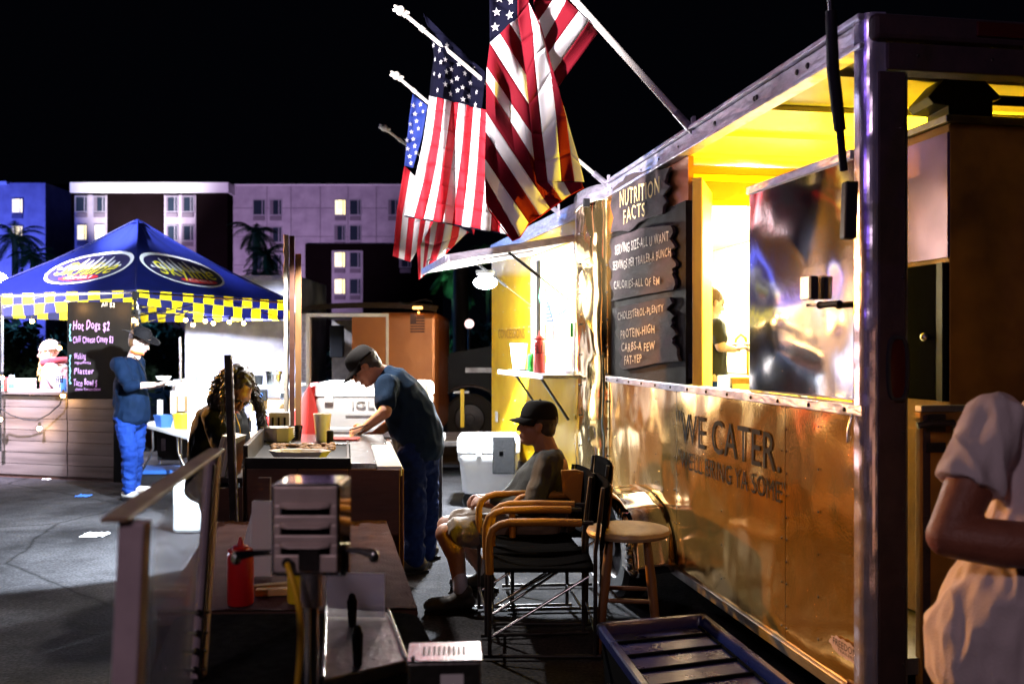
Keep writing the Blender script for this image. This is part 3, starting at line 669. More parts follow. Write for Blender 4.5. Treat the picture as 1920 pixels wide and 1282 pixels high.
bx_ = P(1368, 705, 6.4); b = MB().bx(bx_.x-.02, bx_.x+.17, 6.3, 6.7, .95, bx_.z).build('steel_cabinet', 'steel', bevel=.01); tag(b, 'low steel cabinet just inside the kitchen doorway', 'cabinet')
MB().bx(bx_.x-.01, bx_.x+.16, 6.28, 6.299, 1.0, bx_.z-.05).build('cabinet_door', 'beige_plastic', b, bevel=.005)
hs = MB(); c = P(1042, 545, 8.9)
o = MB().tube([c+V((-.06+.0*k, 0, .45-.05*k)) if k < 1 else c+V((.16*math.cos(math.pi*(1+k/11)*1.0)-.0, 0, .12*math.sin(math.pi*(1+k/11))*1.9)) for k in range(0, 12)], .010, 8).build('hanging_hose', 'teal_hose', smooth=50)
tag(o, 'green hose looping down inside the service window', 'hose')
for i, (px, py, h, r, m) in enumerate([(1066, 690, .24, .035, 'white_plastic'), (1050, 690, .16, .03, 'blue_plastic'), (1072, 690, .2, .03, 'beige_plastic')]):
    p = P(px, 694, 8.0); p = B.w((.10+.16*i, -.10, 1.40-.003)); 
    o = MB().lathe((p.x, p.y, p.z), [(r, 0), (r, h*.6), (r*.4, h*.8), (r*.4, h*.9), (r*.2, h)], 16).build('bottle', m, smooth=50)
    tag(o, ['white squeeze bottle at the window corner beside the latch', 'blue bottle just inside the service window', 'beige bottle behind the red squeeze bottle'][i], 'bottle', 'bottles inside the service window')
# shelf items
c = B.w((1.32, .17, 1.3705)); t = thing('drink_cup', 'white foam cup standing on the window shelf', 'cup', c)
MB().lathe(c, [(.055, .012), (.058, .02), (.084, .25), (.088, .252), (.088, .262), (.078, .262), (.052, .03)], 28).build('cup', 'white_plastic', t, smooth=40)
MB().lathe(c, [(.10, 0), (.11, .008), (.11, .012), (.02, .012)], 28).build('coaster', 'black_plastic', t, smooth=40)
c = B.w((.80, .17, 1.3705)); o = MB().lathe(c, [(.038, 0), (.048, .015), (.05, .03), (.05, .14), (.038, .165), (.034, .165), (.034, .16)], 24).build('soda_can', 'green_can', smooth=40); tag(o, 'green soda can standing on the window shelf', 'can')
def squeeze(c, H, r, m, lab, grp=None):
    t = thing('squeeze_bottle', lab, 'squeeze bottle', c, group=grp)
    MB().lathe(c, [(r*.93, 0), (r, .006), (r, H*.72), (r*.9, H*.77), (r*.66, H*.80)], 28).build('bottle_body', m, t, smooth=40)
    MB().lathe(V(c)+V((0, 0, H*.775)), [(r*.86, 0), (r*.88, .004), (r*.88, H*.05), (r*.6, H*.055), (r*.6, H*.09), (r*.26, H*.10), (r*.10, H*.225), (r*.001, H*.226)], 28).build('cap', m, t, smooth=40)
    rib = MB()
    for k in range(20):
        a = 2*math.pi*k/20; rib.bar(V(c)+V((r*.885*math.cos(a), r*.885*math.sin(a), H*.785)), V(c)+V((r*.885*math.cos(a), r*.885*math.sin(a), H*.82)), .003, .003)
    rib.build('cap_ribs', m, t, kind='stuff')
    return t
c = B.w((.44, .20, 1.3705)); t = squeeze(c, .37, .052, 'red_matte', 'red squeeze bottle lettered ELL on the window shelf')
mb = MB()
vs, fs = text_pts('ELL'); x0 = min(v.x for v in vs); x1 = max(v.x for v in vs)
mb.add([(c.x+.0535*math.sin((v.x-x0)/(x1-x0)*1.9-1.1), c.y-.0535*math.cos((v.x-x0)/(x1-x0)*1.9-1.1), c.z+.17+.075*v.y/.69) for v in vs], fs)
mb.build('print', 'black_vinyl', t)
# small flag in the window
c = B.w((.86, .03, 1.80))
t = thing('small_flag', 'small stars and stripes flag hanging in the service window', 'flag', c)
mb = MB(); dx = B.d*-1
for k in range(7):
    mb.m = k % 2; mb.add([c+dx*(.04*k), c+dx*(.04*k+.04), c+dx*(.04*k+.04+.004*k)+V((0, 0, -.28)), c+dx*(.04*k+.003*k)+V((0, 0, -.28))], [(0, 1, 2, 3)])
mb.build('cloth', ['flag_red', 'flag_white'], t, solid=.002)
MB().add([c+V((0, 0, .002)), c+dx*.29+V((0, 0, .002)), c+dx*.16+V((0, 0, .17)), c+V((0, 0, .26))], [(0, 1, 2, 3)]).build('canton', 'flag_blue2', t, solid=.002)
mb = MB()
for i in range(7):
    for j in range(7-i):
        q = c+dx*(.02+.035*j+(.017 if i % 2 else 0))+B.n*.004+V((0, 0, .018+.032*i)); mb.xf = None
        if i*.032+j*.03 < .2: mb.ball(q, .008, 6, 4)
mb.build('stars', 'flag_white', t, kind='stuff')
MB().tube([c+V((0, 0, -.35)), c+V((0, 0, .34))], .007, 8).build('stick', 'cord_yellow', t, smooth=50)

# --- tall cabinet with vent cap inside the rear porch
K = Frame(P(1775, 600, 3.75)[:2], (P(1775, 600, 3.75)+A.d)[:2])
t = thing('smoker_cabinet', 'tall orange brown metal cabinet with chimney cap inside the rear opening', 'smoker', K.o)
MB(K.w).bx(.0, .75, -1.05, -.012, .47, 2.50).build('cabinet_body', 'brown_panel', t, bevel=.006)
MB(K.w).bx(-.004, .75, -.011, .0, 1.96, 2.46).build('polished_side', 'cabinet_side', t)
MB(K.w).bx(-.004, .75, -.011, .006, 1.38, 1.94).build('side_window', 'void_black', t, bevel=.004)
MB(K.w).bx(-.01, .76, -1.06, .008, 2.501, 2.53).build('top_rim', 'dull_metal', t, bevel=.003)
MB(K.w).bx(.012, .05, .006, .012, 1.38, 1.94).build('window_post', 'black_paint', t)
q = K.w((.1, .03, 1.64)); MB().ball(q, .02, 12, 8).tube([q, q+K.n*-.03], .01, 8).build('knob', 'steel', t, smooth=50)
cz = P(1795, 145, 3.85)
zt = cz.z
pr = [(P(x, 600, 3.85).x, P(800, y, 3.85).z) for x, y in ((1767, 147), (1825, 147), (1868, 190), (1850, 195), (1850, 232), (1768, 232), (1768, 204), (1740, 200), (1730, 188))]
MB().prism([(x, z) for x, z in pr], lambda p: (p[0], 3.80, p[1]), lambda p: (p[0], 4.0, p[1])).build('chimney_cap', 'black_paint', t, bevel=.004)
a_ = P(1855, 188, 3.9); MB().tube([a_, a_+V((.6, .1, 0))], .022, 12).build('exhaust_pipe', 'black_paint', t, smooth=50)
# ------------------------------------------------------------------ people
def fused(mb, name, m, parent, voxel=.008, it=4, wr=0, wf=9, ws=(1, 1, .6), seed=0, dec=0, smooth=True):
    """one continuous skin over the overlapping volumes"""
    me = bpy.data.meshes.new('tmp'); me.from_pydata(mb.v, [], mb.f); me.update()
    o = bpy.data.objects.new('tmp', me)
    md = o.modifiers.new('r', 'REMESH'); md.mode = 'VOXEL'; md.voxel_size = voxel
    if it: md = o.modifiers.new('s', 'SMOOTH'); md.factor = .5; md.iterations = it
    m2 = baked(o)
    inv = ROOT[parent.name][1]; N = len(m2.vertices)
    co = np.empty(N*3, 'f'); m2.vertices.foreach_get('co', co); co = co.reshape(-1, 3)
    if wr:
        nr = np.empty(N*3, 'f'); m2.vertices.foreach_get('normal', nr); nr = nr.reshape(-1, 3)
        k = np.empty(N, 'f')
        for i, c in enumerate(co):
            q = V((c[0]*ws[0]+seed, c[1]*ws[1], c[2]*ws[2]))*wf; k[i] = .35-1.3*abs(noise.noise(q)+.5*noise.noise(q*2.3))
        co = co+nr*(wr*k)[:, None]
    mi = np.array(inv); co = co@mi[:3, :3].T+mi[:3, 3]
    m2.vertices.foreach_set('co', co.astype('f').ravel()); m2.update()
    m2.name = name; m2.materials.clear(); m2.materials.append(M[m]); m2.shade_smooth()
    ob = bpy.data.objects.new(name, m2); COL.objects.link(ob); ob.parent = parent; ROOT[ob.name] = ROOT[parent.name]
    return ob
def axes(f, u):
    f = V(f).normalized(); u = (V(u)-f*V(u).dot(f)).normalized(); s = u.cross(f)
    return Matrix((f, s, u)).transposed()
def add_head(mb, c, A3, k=1.0):
    q = lambda x, y, z: V(c)+A3@(V((x, y, z))*k)
    b = lambda p, r: mb.ball(q(*p), tuple(x*k for x in r), 18, 12, A3)
    b((-.012, 0, .035), (.098, .076, .095)); b((.022, 0, -.03), (.075, .063, .085)); b((.045, 0, -.085), (.040, .040, .032))
    b((.062, 0, .045), (.035, .055, .035)); b((.055, .03, -.03), (.032, .028, .03)); b((.055, -.03, -.03), (.032, .028, .03))
    mb.cap(q(.090, 0, .020), q(.112, 0, -.022), .009*k, .013*k); b((.1, .011, -.026), (.010, .008, .007)); b((.1, -.011, -.026), (.010, .008, .007))
    b((.088, 0, -.052), (.012, .024, .007)); b((.085, 0, -.065), (.012, .02, .008)); b((.078, 0, -.092), (.016, .02, .015))
    b((.083, .032, .028), (.012, .022, .008)); b((.083, -.032, .028), (.012, .022, .008))
    for s in (-1, 1): b((-.005, s*.078, -.005), (.018, .009, .032)); b((-.012, s*.083, .008), (.014, .006, .018))
def head_bits(parent, c, A3, k=1.0):
    q = lambda x, y, z: V(c)+A3@(V((x, y, z))*k)
    for s in (-1, 1):
        MB().ball(q(.084, s*.031, .008), (.009*k, .013*k, .008*k), 10, 6, A3).build('eye', 'eye', parent, smooth=60)
        MB().ball(q(.094, s*.033, .031), (.006*k, .02*k, .004*k), 10, 6, A3).build('eyebrow', 'hair_dark', parent, smooth=60)
    MB().ball(q(.097, 0, -.058), (.006*k, .022*k, .008*k), 12, 6, A3).build('lips', 'lip', parent, smooth=60)
def add_hand(mb, w, d, n, side=1, curl=.5, k=1.0):
    """w wrist, d pointing direction, n palm-facing normal, side picks the thumb side"""
    d = V(d).normalized(); n = (V(n)-d*V(n).dot(d)).normalized(); s = d.cross(n)*side; w = V(w)
    Q = lambda a, b, c: w+(d*a+s*b+n*c)*k
    A3 = Matrix((d, s, n)).transposed()
    mb.ball(Q(.045, 0, 0), (.052*k, .040*k, .017*k), 16, 10, A3)
    for i, (o, L) in enumerate(((.030, .070), (.010, .080), (-.011, .074), (-.031, .058))):
        r = .0092*k; a = Q(.075, o, 0); t1 = curl*.55; p1 = a+(d*math.cos(t1)+n*math.sin(t1))*L*.45*k
        t2 = curl*1.3; p2 = p1+(d*math.cos(t2)+n*math.sin(t2))*L*.32*k; t3 = curl*1.9; p3 = p2+(d*math.cos(t3)+n*math.sin(t3))*L*.26*k
        mb.cap(a, p1, r*1.05, r); mb.cap(p1, p2, r, r*.93); mb.cap(p2, p3, r*.93, r*.8)
    a = Q(.018, .028, .004); b = Q(.048, .056, .016); c = Q(.078, .058, .028)
    mb.cap(a, b, .014*k, .011*k); mb.cap(b, c, .0105*k, .009*k)
def torso(mb, pts, n=22):
    """pts: (centre, half width, half depth, across vector, forward vector)"""
    mb.loft([(V(c), w, dp, V(X).normalized(), V(Y).normalized()) for c, w, dp, X, Y in pts], n)
    for c, w, dp, X, Y in (pts[0], pts[-1]):
        X = V(X).normalized(); Y = V(Y).normalized(); mb.ball(c, (w, dp, min(w, dp)*.6), 18, 10, Matrix((X, Y, X.cross(Y))).transposed())
def shoe(mb, ankle, toe_dir, L=.27, z0=None):
    d = V(toe_dir).normalized(); a = V(ankle); s = V((-d.y, d.x, 0)); u = V((0, 0, 1)); z = a.z-.09 if z0 is None else z0
    h = V((a.x, a.y, z))-d*.05
    mb.cap(h+u*.045, h+d*L*.75+u*.035, .045, .042); mb.cap(h+d*L*.3+u*.05, h+d*.02+u*.10, .045, .047)
    mb.cap(h+d*L*.55+u*.03+s*.012, h+d*L*.82+u*.03, .043, .036)
def shoe_pair(t, m, lst, L=.27, vox=.008, sm='black_vinyl'):
    for a, d, z in lst:
        b = MB(); shoe(b, (a[0], a[1], z), d, L, z0=.022); f = fused(b, 'shoe', m, t, vox, 2); b = MB(); sole(b, (a[0], a[1], 0), d, L); b.build('sole', sm, f)
def sole(mb, ankle, toe_dir, L=.27, z0=0):
    d = V(toe_dir).normalized(); s = V((-d.y, d.x, 0)); a = V((ankle[0], ankle[1], z0)); h = a-d*.09
    pl = []
    for k in range(24):
        t = 2*math.pi*k/24; pl.append((L*.5+(L*.56)*math.cos(t), (.048 if math.cos(t) > 0 else .042)*math.copysign(abs(math.sin(t))**.7, math.sin(t))))
    mb.prism(pl, lambda p: h+d*p[0]+s*p[1]+V((0, 0, .002)), lambda p: h+d*p[0]+s*p[1]+V((0, 0, .024)))
def cap_hat(parent, c, A3, m='cap_black', brim_len=.085, k=1.0):
    q = lambda x, y, z: V(c)+A3@(V((x, y, z))*k)
    mb = MB()
    def dome(u, v):
        a = 2*math.pi*u; t = (math.pi/2*1.02)*v; rr = math.cos(t*.98)**.55 if v < 1 else .02
        return q(-.012+.106*rr*math.cos(a), .086*rr*math.sin(a), .045+.098*math.sin(t))
    mb.grid(dome, 28, 10); h = mb.build('cap_crown', m, parent, smooth=60, solid=.005)
    br = MB()
    def brim(u, v):
        a = (u-.5)*math.pi*.92; r0 = (.092*math.cos(a), .086*math.sin(a)); x = r0[0]+brim_len*math.cos(a)**.6*v if math.cos(a) > 0 else r0[0]
        return q(x-.01, r0[1]*(1-.08*v), .050-.02*v-.05*(abs(math.sin(a))**2)*v*.5)
    br.grid(brim, 18, 6).build('cap_brim', m, h, smooth=60, solid=.005)
    MB().ball(q(-.012, 0, .146), .008, 8, 5).build('cap_button', m, h, smooth=60)
    return h
def hair_cap(mb, c, A3, k=1.0, back=.0, puff=1.0):
    q = lambda x, y, z: V(c)+A3@(V((x, y, z))*k)
    mb.ball(q(-.030, 0, .048), (.100*k*puff, .086*k*puff, .094*k*puff), 20, 12, A3); mb.ball(q(-.055, 0, -.01), (.062*k, .074*k, .07*k), 18, 10, A3)
def strands(parent, name, m, roots, length, r, curl=0, cf=14, seed=1, droop=(0, 0, -1), n=14):
    rnd = random.Random(seed); mb = MB()
    for p, d0 in roots:
        p = V(p); d = V(d0).normalized(); L = length*rnd.uniform(.75, 1.1); pts = [p]; ph = rnd.uniform(0, 6)
        for i in range(n):
            d = (d*.8+V(droop)*.28+V((rnd.uniform(-.06, .06), rnd.uniform(-.06, .06), 0))).normalized()
            p = p+d*(L/n); c = curl*math.sin(ph+i*cf*.1); e = curl*math.cos(ph+i*cf*.1)
            pts.append(p+V((c, e, 0)))
        mb.tube(pts, [r*(1-.5*i/n) for i in range(n+1)], 5)
    return mb.build(name, m, parent, smooth=70)

# 1 --- man with the wide brimmed hat, looking down at paper boats
Y0 = 9.8; fx = lambda px, py, y=Y0: P(px, py, y)
t = thing('person', 'man in black wide brimmed hat, navy shirt and blue jeans holding paper food boats', 'man', G(246, 933))
hc = fx(262, 642); H = axes((.88, -.22, -.38), (.32, 0, .95))
LS, RS = fx(238, 683)+V((0, -.2, 0)), fx(246, 683)+V((0, .2, 0))
LE, RE = fx(242, 724, 9.52), fx(262, 726, 10.1); LW, RW = fx(288, 721, 9.55), fx(298, 722, 9.95)
b = MB(); add_head(b, hc, H, 1.05); b.cap(hc+V((-.03, 0, -.07)), fx(250, 672), .062, .066)
torso(b, [(fx(246, 770), .13, .09, (0, 1, 0), (1, 0, 0)), (fx(246, 720), .13, .09, (0, 1, 0), (1, 0, 0)), (fx(245, 690), .14, .065, (0, 1, 0), (1, 0, 0))])
for S_, E_, W_ in ((LS, LE, LW), (RS, RE, RW)): b.cap(S_, E_, .055, .043); b.cap(E_, W_, .042, .030)
add_hand(b, LW, (1, .3, .1), (0, .2, 1), -1, .5); add_hand(b, RW, (1, -.2, .05), (0, 0, 1), 1, .5)
fused(b, 'body', 'skin_pale', t, .0075, 3)
b = MB()
torso(b, [(fx(247, 782), .215, .185, (0, 1, 0), (1, 0, .05)), (fx(247, 755), .20, .180, (0, 1, 0), (1, 0, 0)), (fx(245, 718), .20, .155, (0, 1, 0), (1, 0, 0)), (fx(244, 690), .205, .125, (0, 1, 0), (1, 0, 0)), (fx(247, 676), .12, .085, (0, 1, 0), (1, 0, 0))])
for S_, E_ in ((LS, LE), (RS, RE)): b.cap(S_, E_, .085, .062); b.cap(E_, E_+V((.07, .0, .01)), .062, .055)
fused(b, 'shirt', 'navy_shirt', t, .010, 4, .022, 6, (1, 1, .8), 3)
MB().tube([fx(252, 668, 9.72), fx(262, 680, 9.68), fx(272, 700, 9.64), fx(276, 722, 9.62)], .006, 6).build('lanyard', 'black_vinyl', t)
MB().tube([hc+V((-.06, -.07, -.09)), hc+V((0, -.09, -.11)), hc+V((.06, -.05, -.12))], .014, 8).build('neckerchief', 'orange_cloth', t, smooth=50)
b = MB(); hip = fx(246, 772)
legs = [((fx(240, 782)+V((0, -.10, 0))), fx(243, 850, 9.62), fx(242, 925, 9.7)), ((fx(250, 782)+V((0, .10, 0))), fx(256, 850, 9.9), fx(250, 918, 10.05))]
torso(b, [(fx(246, 790), .18, .15, (0, 1, 0), (1, 0, 0)), (fx(246, 768), .17, .14, (0, 1, 0), (1, 0, 0))])
for a_, k_, f_ in legs: b.cap(a_, k_, .105, .078); b.cap(k_, f_+V((0, 0, .05)), .080, .068)
fused(b, 'jeans', 'denim', t, .010, 3, .020, 8, (1, 1, 1.3), 5)
shoe_pair(t, 'shoe_light', [(legs[0][2], (.9, -.4, 0), .1), (legs[1][2], (.95, .1, 0), .1)])
b = MB(); hair_cap(b, hc, H, 1.05); fused(b, 'hair', 'hair_brown', t, .009, 1, .01, 20)
head_bits(t, hc, H, 1.05)
hb = MB()
def brim(u, v):
    a = 2*math.pi*u; r = .085+.085*v; p = V((r*math.cos(a)*1.12-.01, r*math.sin(a), .058+.03*v*abs(math.sin(a))**2-.012*v)); return hc+H@(p*1.1)
hb.grid(brim, 32, 5); ht = hb.build('hat_brim', 'felt_black', t, smooth=60, solid=.006)
b = MB(); q = lambda x, y, z: hc+H@(V((x, y, z))*1.1)
b.loft([(q(-.012, 0, z), rx, ry, H@V((1, 0, 0)), H@V((0, 1, 0))) for z, rx, ry in ((.055, .108, .092), (.085, .106, .09), (.12, .098, .078), (.142, .082, .058), (.150, .05, .03))], 28)
b.build('hat_crown', 'felt_black', ht, smooth=60)
for k_, (px, py, y, nm) in enumerate(((306, 712, 9.62, 'white paper food boat held in the hat man\'s near hand'), (318, 722, 9.9, 'grey paper food boat held in the hat man\'s far hand'))):
    c = fx(px, py, y); b = MB()
    b.loft([(c, .06, .045, V((1, 0, 0)), V((0, 1, 0))), (c+V((0, 0, .04)), .085, .06, V((1, 0, 0)), V((0, 1, 0))), (c+V((0, 0, .038)), .078, .055, V((1, 0, 0)), V((0, 1, 0))), (c+V((0, 0, .008)), .055, .04, V((1, 0, 0)), V((0, 1, 0)))], 8)
    o = b.build('food_boat', 'paper'); tag(o, nm, 'food tray')

# 2 --- stall vendor in knit hat
Y0 = 11.75; c = fx(100, 700, Y0); t = thing('person', 'stall vendor in beige knit hat, pink vest and grey sleeves leaning on the counter', 'woman', (c.x, c.y, 0))
hc = fx(92, 662, Y0); H = axes((-.95, -.25, -.12), (-.05, 0, 1))
sh = fx(104, 690, Y0)
b = MB(); add_head(b, hc, H, 1.12); b.cap(hc+V((.02, 0, -.08)), sh+V((-.02, 0, .05)), .06, .065)
torso(b, [(fx(108, 800, Y0), .16, .12, (.3, 1, 0), (-1, .3, 0)), (fx(106, 720, Y0), .15, .12, (.3, 1, 0), (-1, .3, 0)), (sh, .16, .1, (.3, 1, 0), (-1, .3, 0))])
LS = sh+V((.03, -.18, -.02)); LE = fx(116, 733, 11.42); LW = fx(78, 737, 11.40)
RS = sh+V((-.03, .18, -.02)); RE = fx(96, 735, 11.9); RW = fx(72, 733, 11.6)
for S_, E_, W_ in ((LS, LE, LW), (RS, RE, RW)): b.cap(S_, E_, .055, .042); b.cap(E_, W_, .040, .028)
add_hand(b, LW, (-1, -.1, .2), (0, 0, -1), 1, .7); add_hand(b, RW, (-1, -.3, .2), (0, 0, -1), -1, .7)
for s_ in (-1, 1):
    a_ = fx(108, 800, Y0)+V((0, s_*.1, 0)); b.cap(a_, (a_.x-.05, a_.y, .5), .09, .06); b.cap((a_.x-.05, a_.y, .5), (a_.x, a_.y, .08), .06, .045)
fused(b, 'body', 'skin_pale', t, .009, 2)
b = MB(); torso(b, [(fx(108, 790, Y0), .20, .17, (.3, 1, 0), (-1, .3, 0)), (fx(106, 720, Y0), .19, .17, (.3, 1, 0), (-1, .3, 0)), (sh+V((0, 0, -.03)), .17, .13, (.3, 1, 0), (-1, .3, 0))])
fused(b, 'vest', 'pink_vest', t, .011, 3, .03, 9)
b = MB()
for S_, E_ in ((LS, LE), (RS, RE)): b = MB(); b.cap(S_, E_, .092, .07); fused(b, 'sleeve', 'grey_sleeve', t, .011, 3, .015, 9)
MB().tube([sh+V((-.11, -.1, .07)), sh+V((.0, -.15, .09)), sh+V((.1, -.06, .10)), sh+V((.1, .08, .10)), sh+V((0, .13, .09)), sh+V((-.11, .08, .07)), sh+V((-.14, -.02, .05)), sh+V((-.11, -.1, .07))], .042, 12).build('scarf', 'maroon', t, smooth=60)
b = MB(); b.ball(hc+H@V((-.02, 0, .065)), (.118, .103, .105), 22, 12, H); fused(b, 'knit_hat', 'knit', t, .010, 1, .008, 25)
MB().tube([hc+H@(V((.105*math.cos(a)-.012, .098*math.sin(a), .052))) for a in [2*math.pi*k/20 for k in range(21)]], .022, 10).build('hat_band', 'knit', t, smooth=60)
rt = [(hc+H@V((.045-.008*(k//2), (-1 if k % 2 else 1)*.088, .02-.006*(k//2))), (-.35, -.2, -1)) for k in range(20)]
strands(t, 'hair', 'hair_blond', rt, .34, .013, .006, seed=4, droop=(-.22, 0, -1))
head_bits(t, hc, H, 1.12)
mb = MB()
for k in range(3): mb.bar(fx(104, 706+5*k, 11.32), fx(119, 705+5*k, 11.32), .012, .012)
for k in range(4): mb.bar(fx(105+4*k, 705, 11.315), fx(105+4*k, 717, 11.315), .010, .012)
mb.build('sleeve_print', 'black_vinyl', t)

# 3 --- curly haired woman bent over the side table
Y0 = 5.9; t = thing('person', 'woman with long curly dark hair and black coat bending over the grill side table', 'woman', G(405, 1118))
hc = fx(441, 740, 5.8); H = axes((.52, -.55, -.62), (.62, -.2, .75))
sh = fx(415, 780, 6.0); pv = fx(402, 880, 6.1)
LS = fx(402, 785, 5.82); RS = fx(440, 785, 6.18); LE = fx(425, 852, 5.66); RE = fx(458, 845, 6.1); LW = fx(458, 848, 5.55); RW = fx(470, 850, 5.9)
b = MB(); add_head(b, hc, H, 1.0); b.cap(hc+V((-.05, .03, -.03)), sh+V((.03, 0, .03)), .055, .06)
torso(b, [(pv, .15, .12, (.5, 1, 0), (1, -.5, 0)), (pv.lerp(sh, .5), .14, .11, (.5, 1, 0), (1, -.5, -.2)), (sh, .15, .09, (.5, 1, 0), (1, -.5, -.3))])
for S_, E_, W_ in ((LS, LE, LW), (RS, RE, RW)): b.cap(S_, E_, .045, .038); b.cap(E_, W_, .036, .026)
add_hand(b, LW, (.9, -.3, -.25), (0, .3, -1), -1, .8, .95); add_hand(b, RW, (.8, -.5, -.3), (0, 0, -1), 1, .8, .95)
fused(b, 'body', 'skin_dark', t, .0065, 3)
b = MB(); torso(b, [(fx(400, 915, 6.1), .19, .16, (.5, 1, 0), (1, -.5, 0)), (pv, .185, .155, (.5, 1, 0), (1, -.5, 0)), (pv.lerp(sh, .5)+V((-.02, 0, 0)), .18, .14, (.5, 1, 0), (1, -.5, -.2)), (sh+V((-.02, 0, 0)), .17, .12, (.5, 1, 0), (1, -.5, -.3))])
for S_, E_, W_ in ((LS, LE, LW), (RS, RE, RW)): b.cap(S_, E_, .078, .062); b.cap(E_, E_.lerp(W_, .82), .06, .045)
fused(b, 'coat', 'coat_black', t, .009, 4, .022, 7, (1, 1, .7), 11)
b = MB()
for s_ in (-.1, .1):
    a_ = pv+V((0, s_, -.05)); k_ = V((a_.x+.03, a_.y, .50)); f_ = V((a_.x-.01, a_.y, .08)); b.cap(a_, k_, .10, .07); b.cap(k_, f_, .07, .055)
fused(b, 'trousers', 'coat_black', t, .010, 3, .01, 8)
shoe_pair(t, 'shoe_dark', [((pv.x-.01, pv.y+s_), (.9, -.4, 0), .1) for s_ in (-.1, .1)])
b = MB(); hair_cap(b, hc+H@V((-.022, 0, .012)), H, 1.08, 0, 1.05); b.ball(hc+V((-.11, .05, -.04)), (.075, .09, .09))
fused(b, 'hair', 'hair_curl', t, .009, 1, .022, 26)
rnd = random.Random(3); rt = []
for k in range(260):
    a = rnd.uniform(-1, 1); e = rnd.uniform(0, 1)
    pz = V((-.10-.05*rnd.random()+.03*abs(a), .085*a, .0+.12*e))
    rt.append((hc+H@pz, H@V((-.5, .3*a, -.1))))
strands(t, 'curly_locks', 'hair_curl', rt, .23, .0042, .010, cf=15, seed=5, n=18)
rt = []
for k in range(190):
    u = rnd.random(); rt.append((hc+H@V((-.06+.12*u, -(.085+.02*rnd.random()) if k % 6 == 0 and u < .3 else .085+.02*rnd.random(), .10-.05*rnd.random()-.04*u)), H@V((.3*u, .5 if not (k % 6 == 0 and u < .3) else -.5, 0))))
strands(t, 'front_locks', 'hair_curl', rt, .36, .0042, .010, cf=15, seed=8, n=22, droop=(.10, .05, -1))
head_bits(t, hc, H, 1.0)
MB().ball(fx(430, 800, 5.78), .010, 8, 6).tube([fx(441, 775, 5.66), fx(449, 800, 5.62), fx(452, 822, 5.62)], .003, 5).build('necklace', 'cord_yellow', t)

# 4 --- bending man in dark blue tee at the griddle
t = thing('person', 'man in dark cap and blue tee bending over the griddle with tongs', 'man', G(790, 1060))
Y0 = 6.65; hc = fx(686, 690, 6.5); H = axes((-.72, -.12, -.68), (-.62, 0, .75))
sh = fx(734, 716, 6.6); pv = fx(784, 832, 6.7)
LS = fx(727, 722, 6.40); RS = fx(722, 716, 6.82); LE = fx(722, 772, 6.28); LW = fx(683, 803, 6.28); RE = fx(738, 790, 6.78); RW = fx(706, 812, 6.52)
b = MB(); add_head(b, hc, H, 1.0); b.cap(hc+V((.05, 0, -.01)), sh+V((-.03, 0, .04)), .062, .07)
torso(b, [(pv, .16, .13, (.0, 1, 0), (1, 0, .3)), (pv.lerp(sh, .5), .15, .12, (0, 1, 0), (.8, 0, .6)), (sh, .17, .10, (0, 1, 0), (.7, 0, .8))])
for S_, E_, W_ in ((LS, LE, LW), (RS, RE, RW)): b.cap(S_, E_, .055, .046); b.cap(E_, W_, .044, .029)
add_hand(b, LW, (-.85, .1, -.3), (.0, .8, -.5), -1, .9, 1.0); add_hand(b, RW, (-.9, -.1, -.15), (0, 0, -1), 1, .6, 1.0)
fused(b, 'body', 'skin_tan', t, .0065, 3)
b = MB()
torso(b, [(fx(787, 846, 6.7), .205, .175, (0, 1, 0), (1, 0, .15)), (fx(783, 815, 6.7), .20, .185, (0, 1, 0), (1, 0, .3)), (fx(768, 775, 6.67), .20, .185, (0, 1, 0), (.9, 0, .45)), (fx(751, 740, 6.62), .205, .155, (0, 1, 0), (.8, 0, .6)), (fx(736, 716, 6.6), .19, .12, (0, 1, 0), (.7, 0, .8)), (fx(722, 704, 6.58), .11, .085, (0, 1, 0), (.6, 0, .8))])
for S_, E_ in ((LS, LE), (RS, RE)): b.cap(S_, S_.lerp(E_, .62), .082, .078)
fused(b, 'tee_shirt', 'tee_blue', t, .009, 4, .018, 6, (1, 1, .8), 21)
b = MB(); LG = [(fx(772, 850, 6.58), fx(776, 945, 6.50), fx(777, 1045, 6.58)), (fx(796, 850, 6.85), fx(800, 950, 6.9), fx(800, 1042, 7.05))]
torso(b, [(fx(785, 868, 6.7), .17, .15, (0, 1, 0), (1, 0, 0)), (fx(785, 838, 6.7), .165, .14, (0, 1, 0), (1, 0, .2))])
for a_, k_, f_ in LG: b.cap(a_, k_, .108, .085); b.cap(k_, f_, .088, .072)
fused(b, 'jeans', 'denim_dark', t, .010, 3, .022, 8, (1, 1, 1.3), 31)
shoe_pair(t, 'shoe_dark', [(LG[0][2], (-.9, -.35, 0), .1), (LG[1][2], (-.95, .1, 0), .1)], .29)
b = MB(); hair_cap(b, hc, H, 1.0); fused(b, 'hair', 'hair_dark', t, .009, 1, .006, 30)
cap_hat(t, hc, H, 'cap_black', .09, 1.06); head_bits(t, hc, H, 1.0)
g1, g2 = fx(655, 806, 6.2), fx(702, 792, 6.28)
tg = MB().bar(g1, g2, .02, .008).bar(g1+V((.02, .03, -.04)), g2, .02, .008).build('tongs', 'steel'); tag(tg, 'steel tongs in the bending man\'s hand above the griddle', 'tongs')

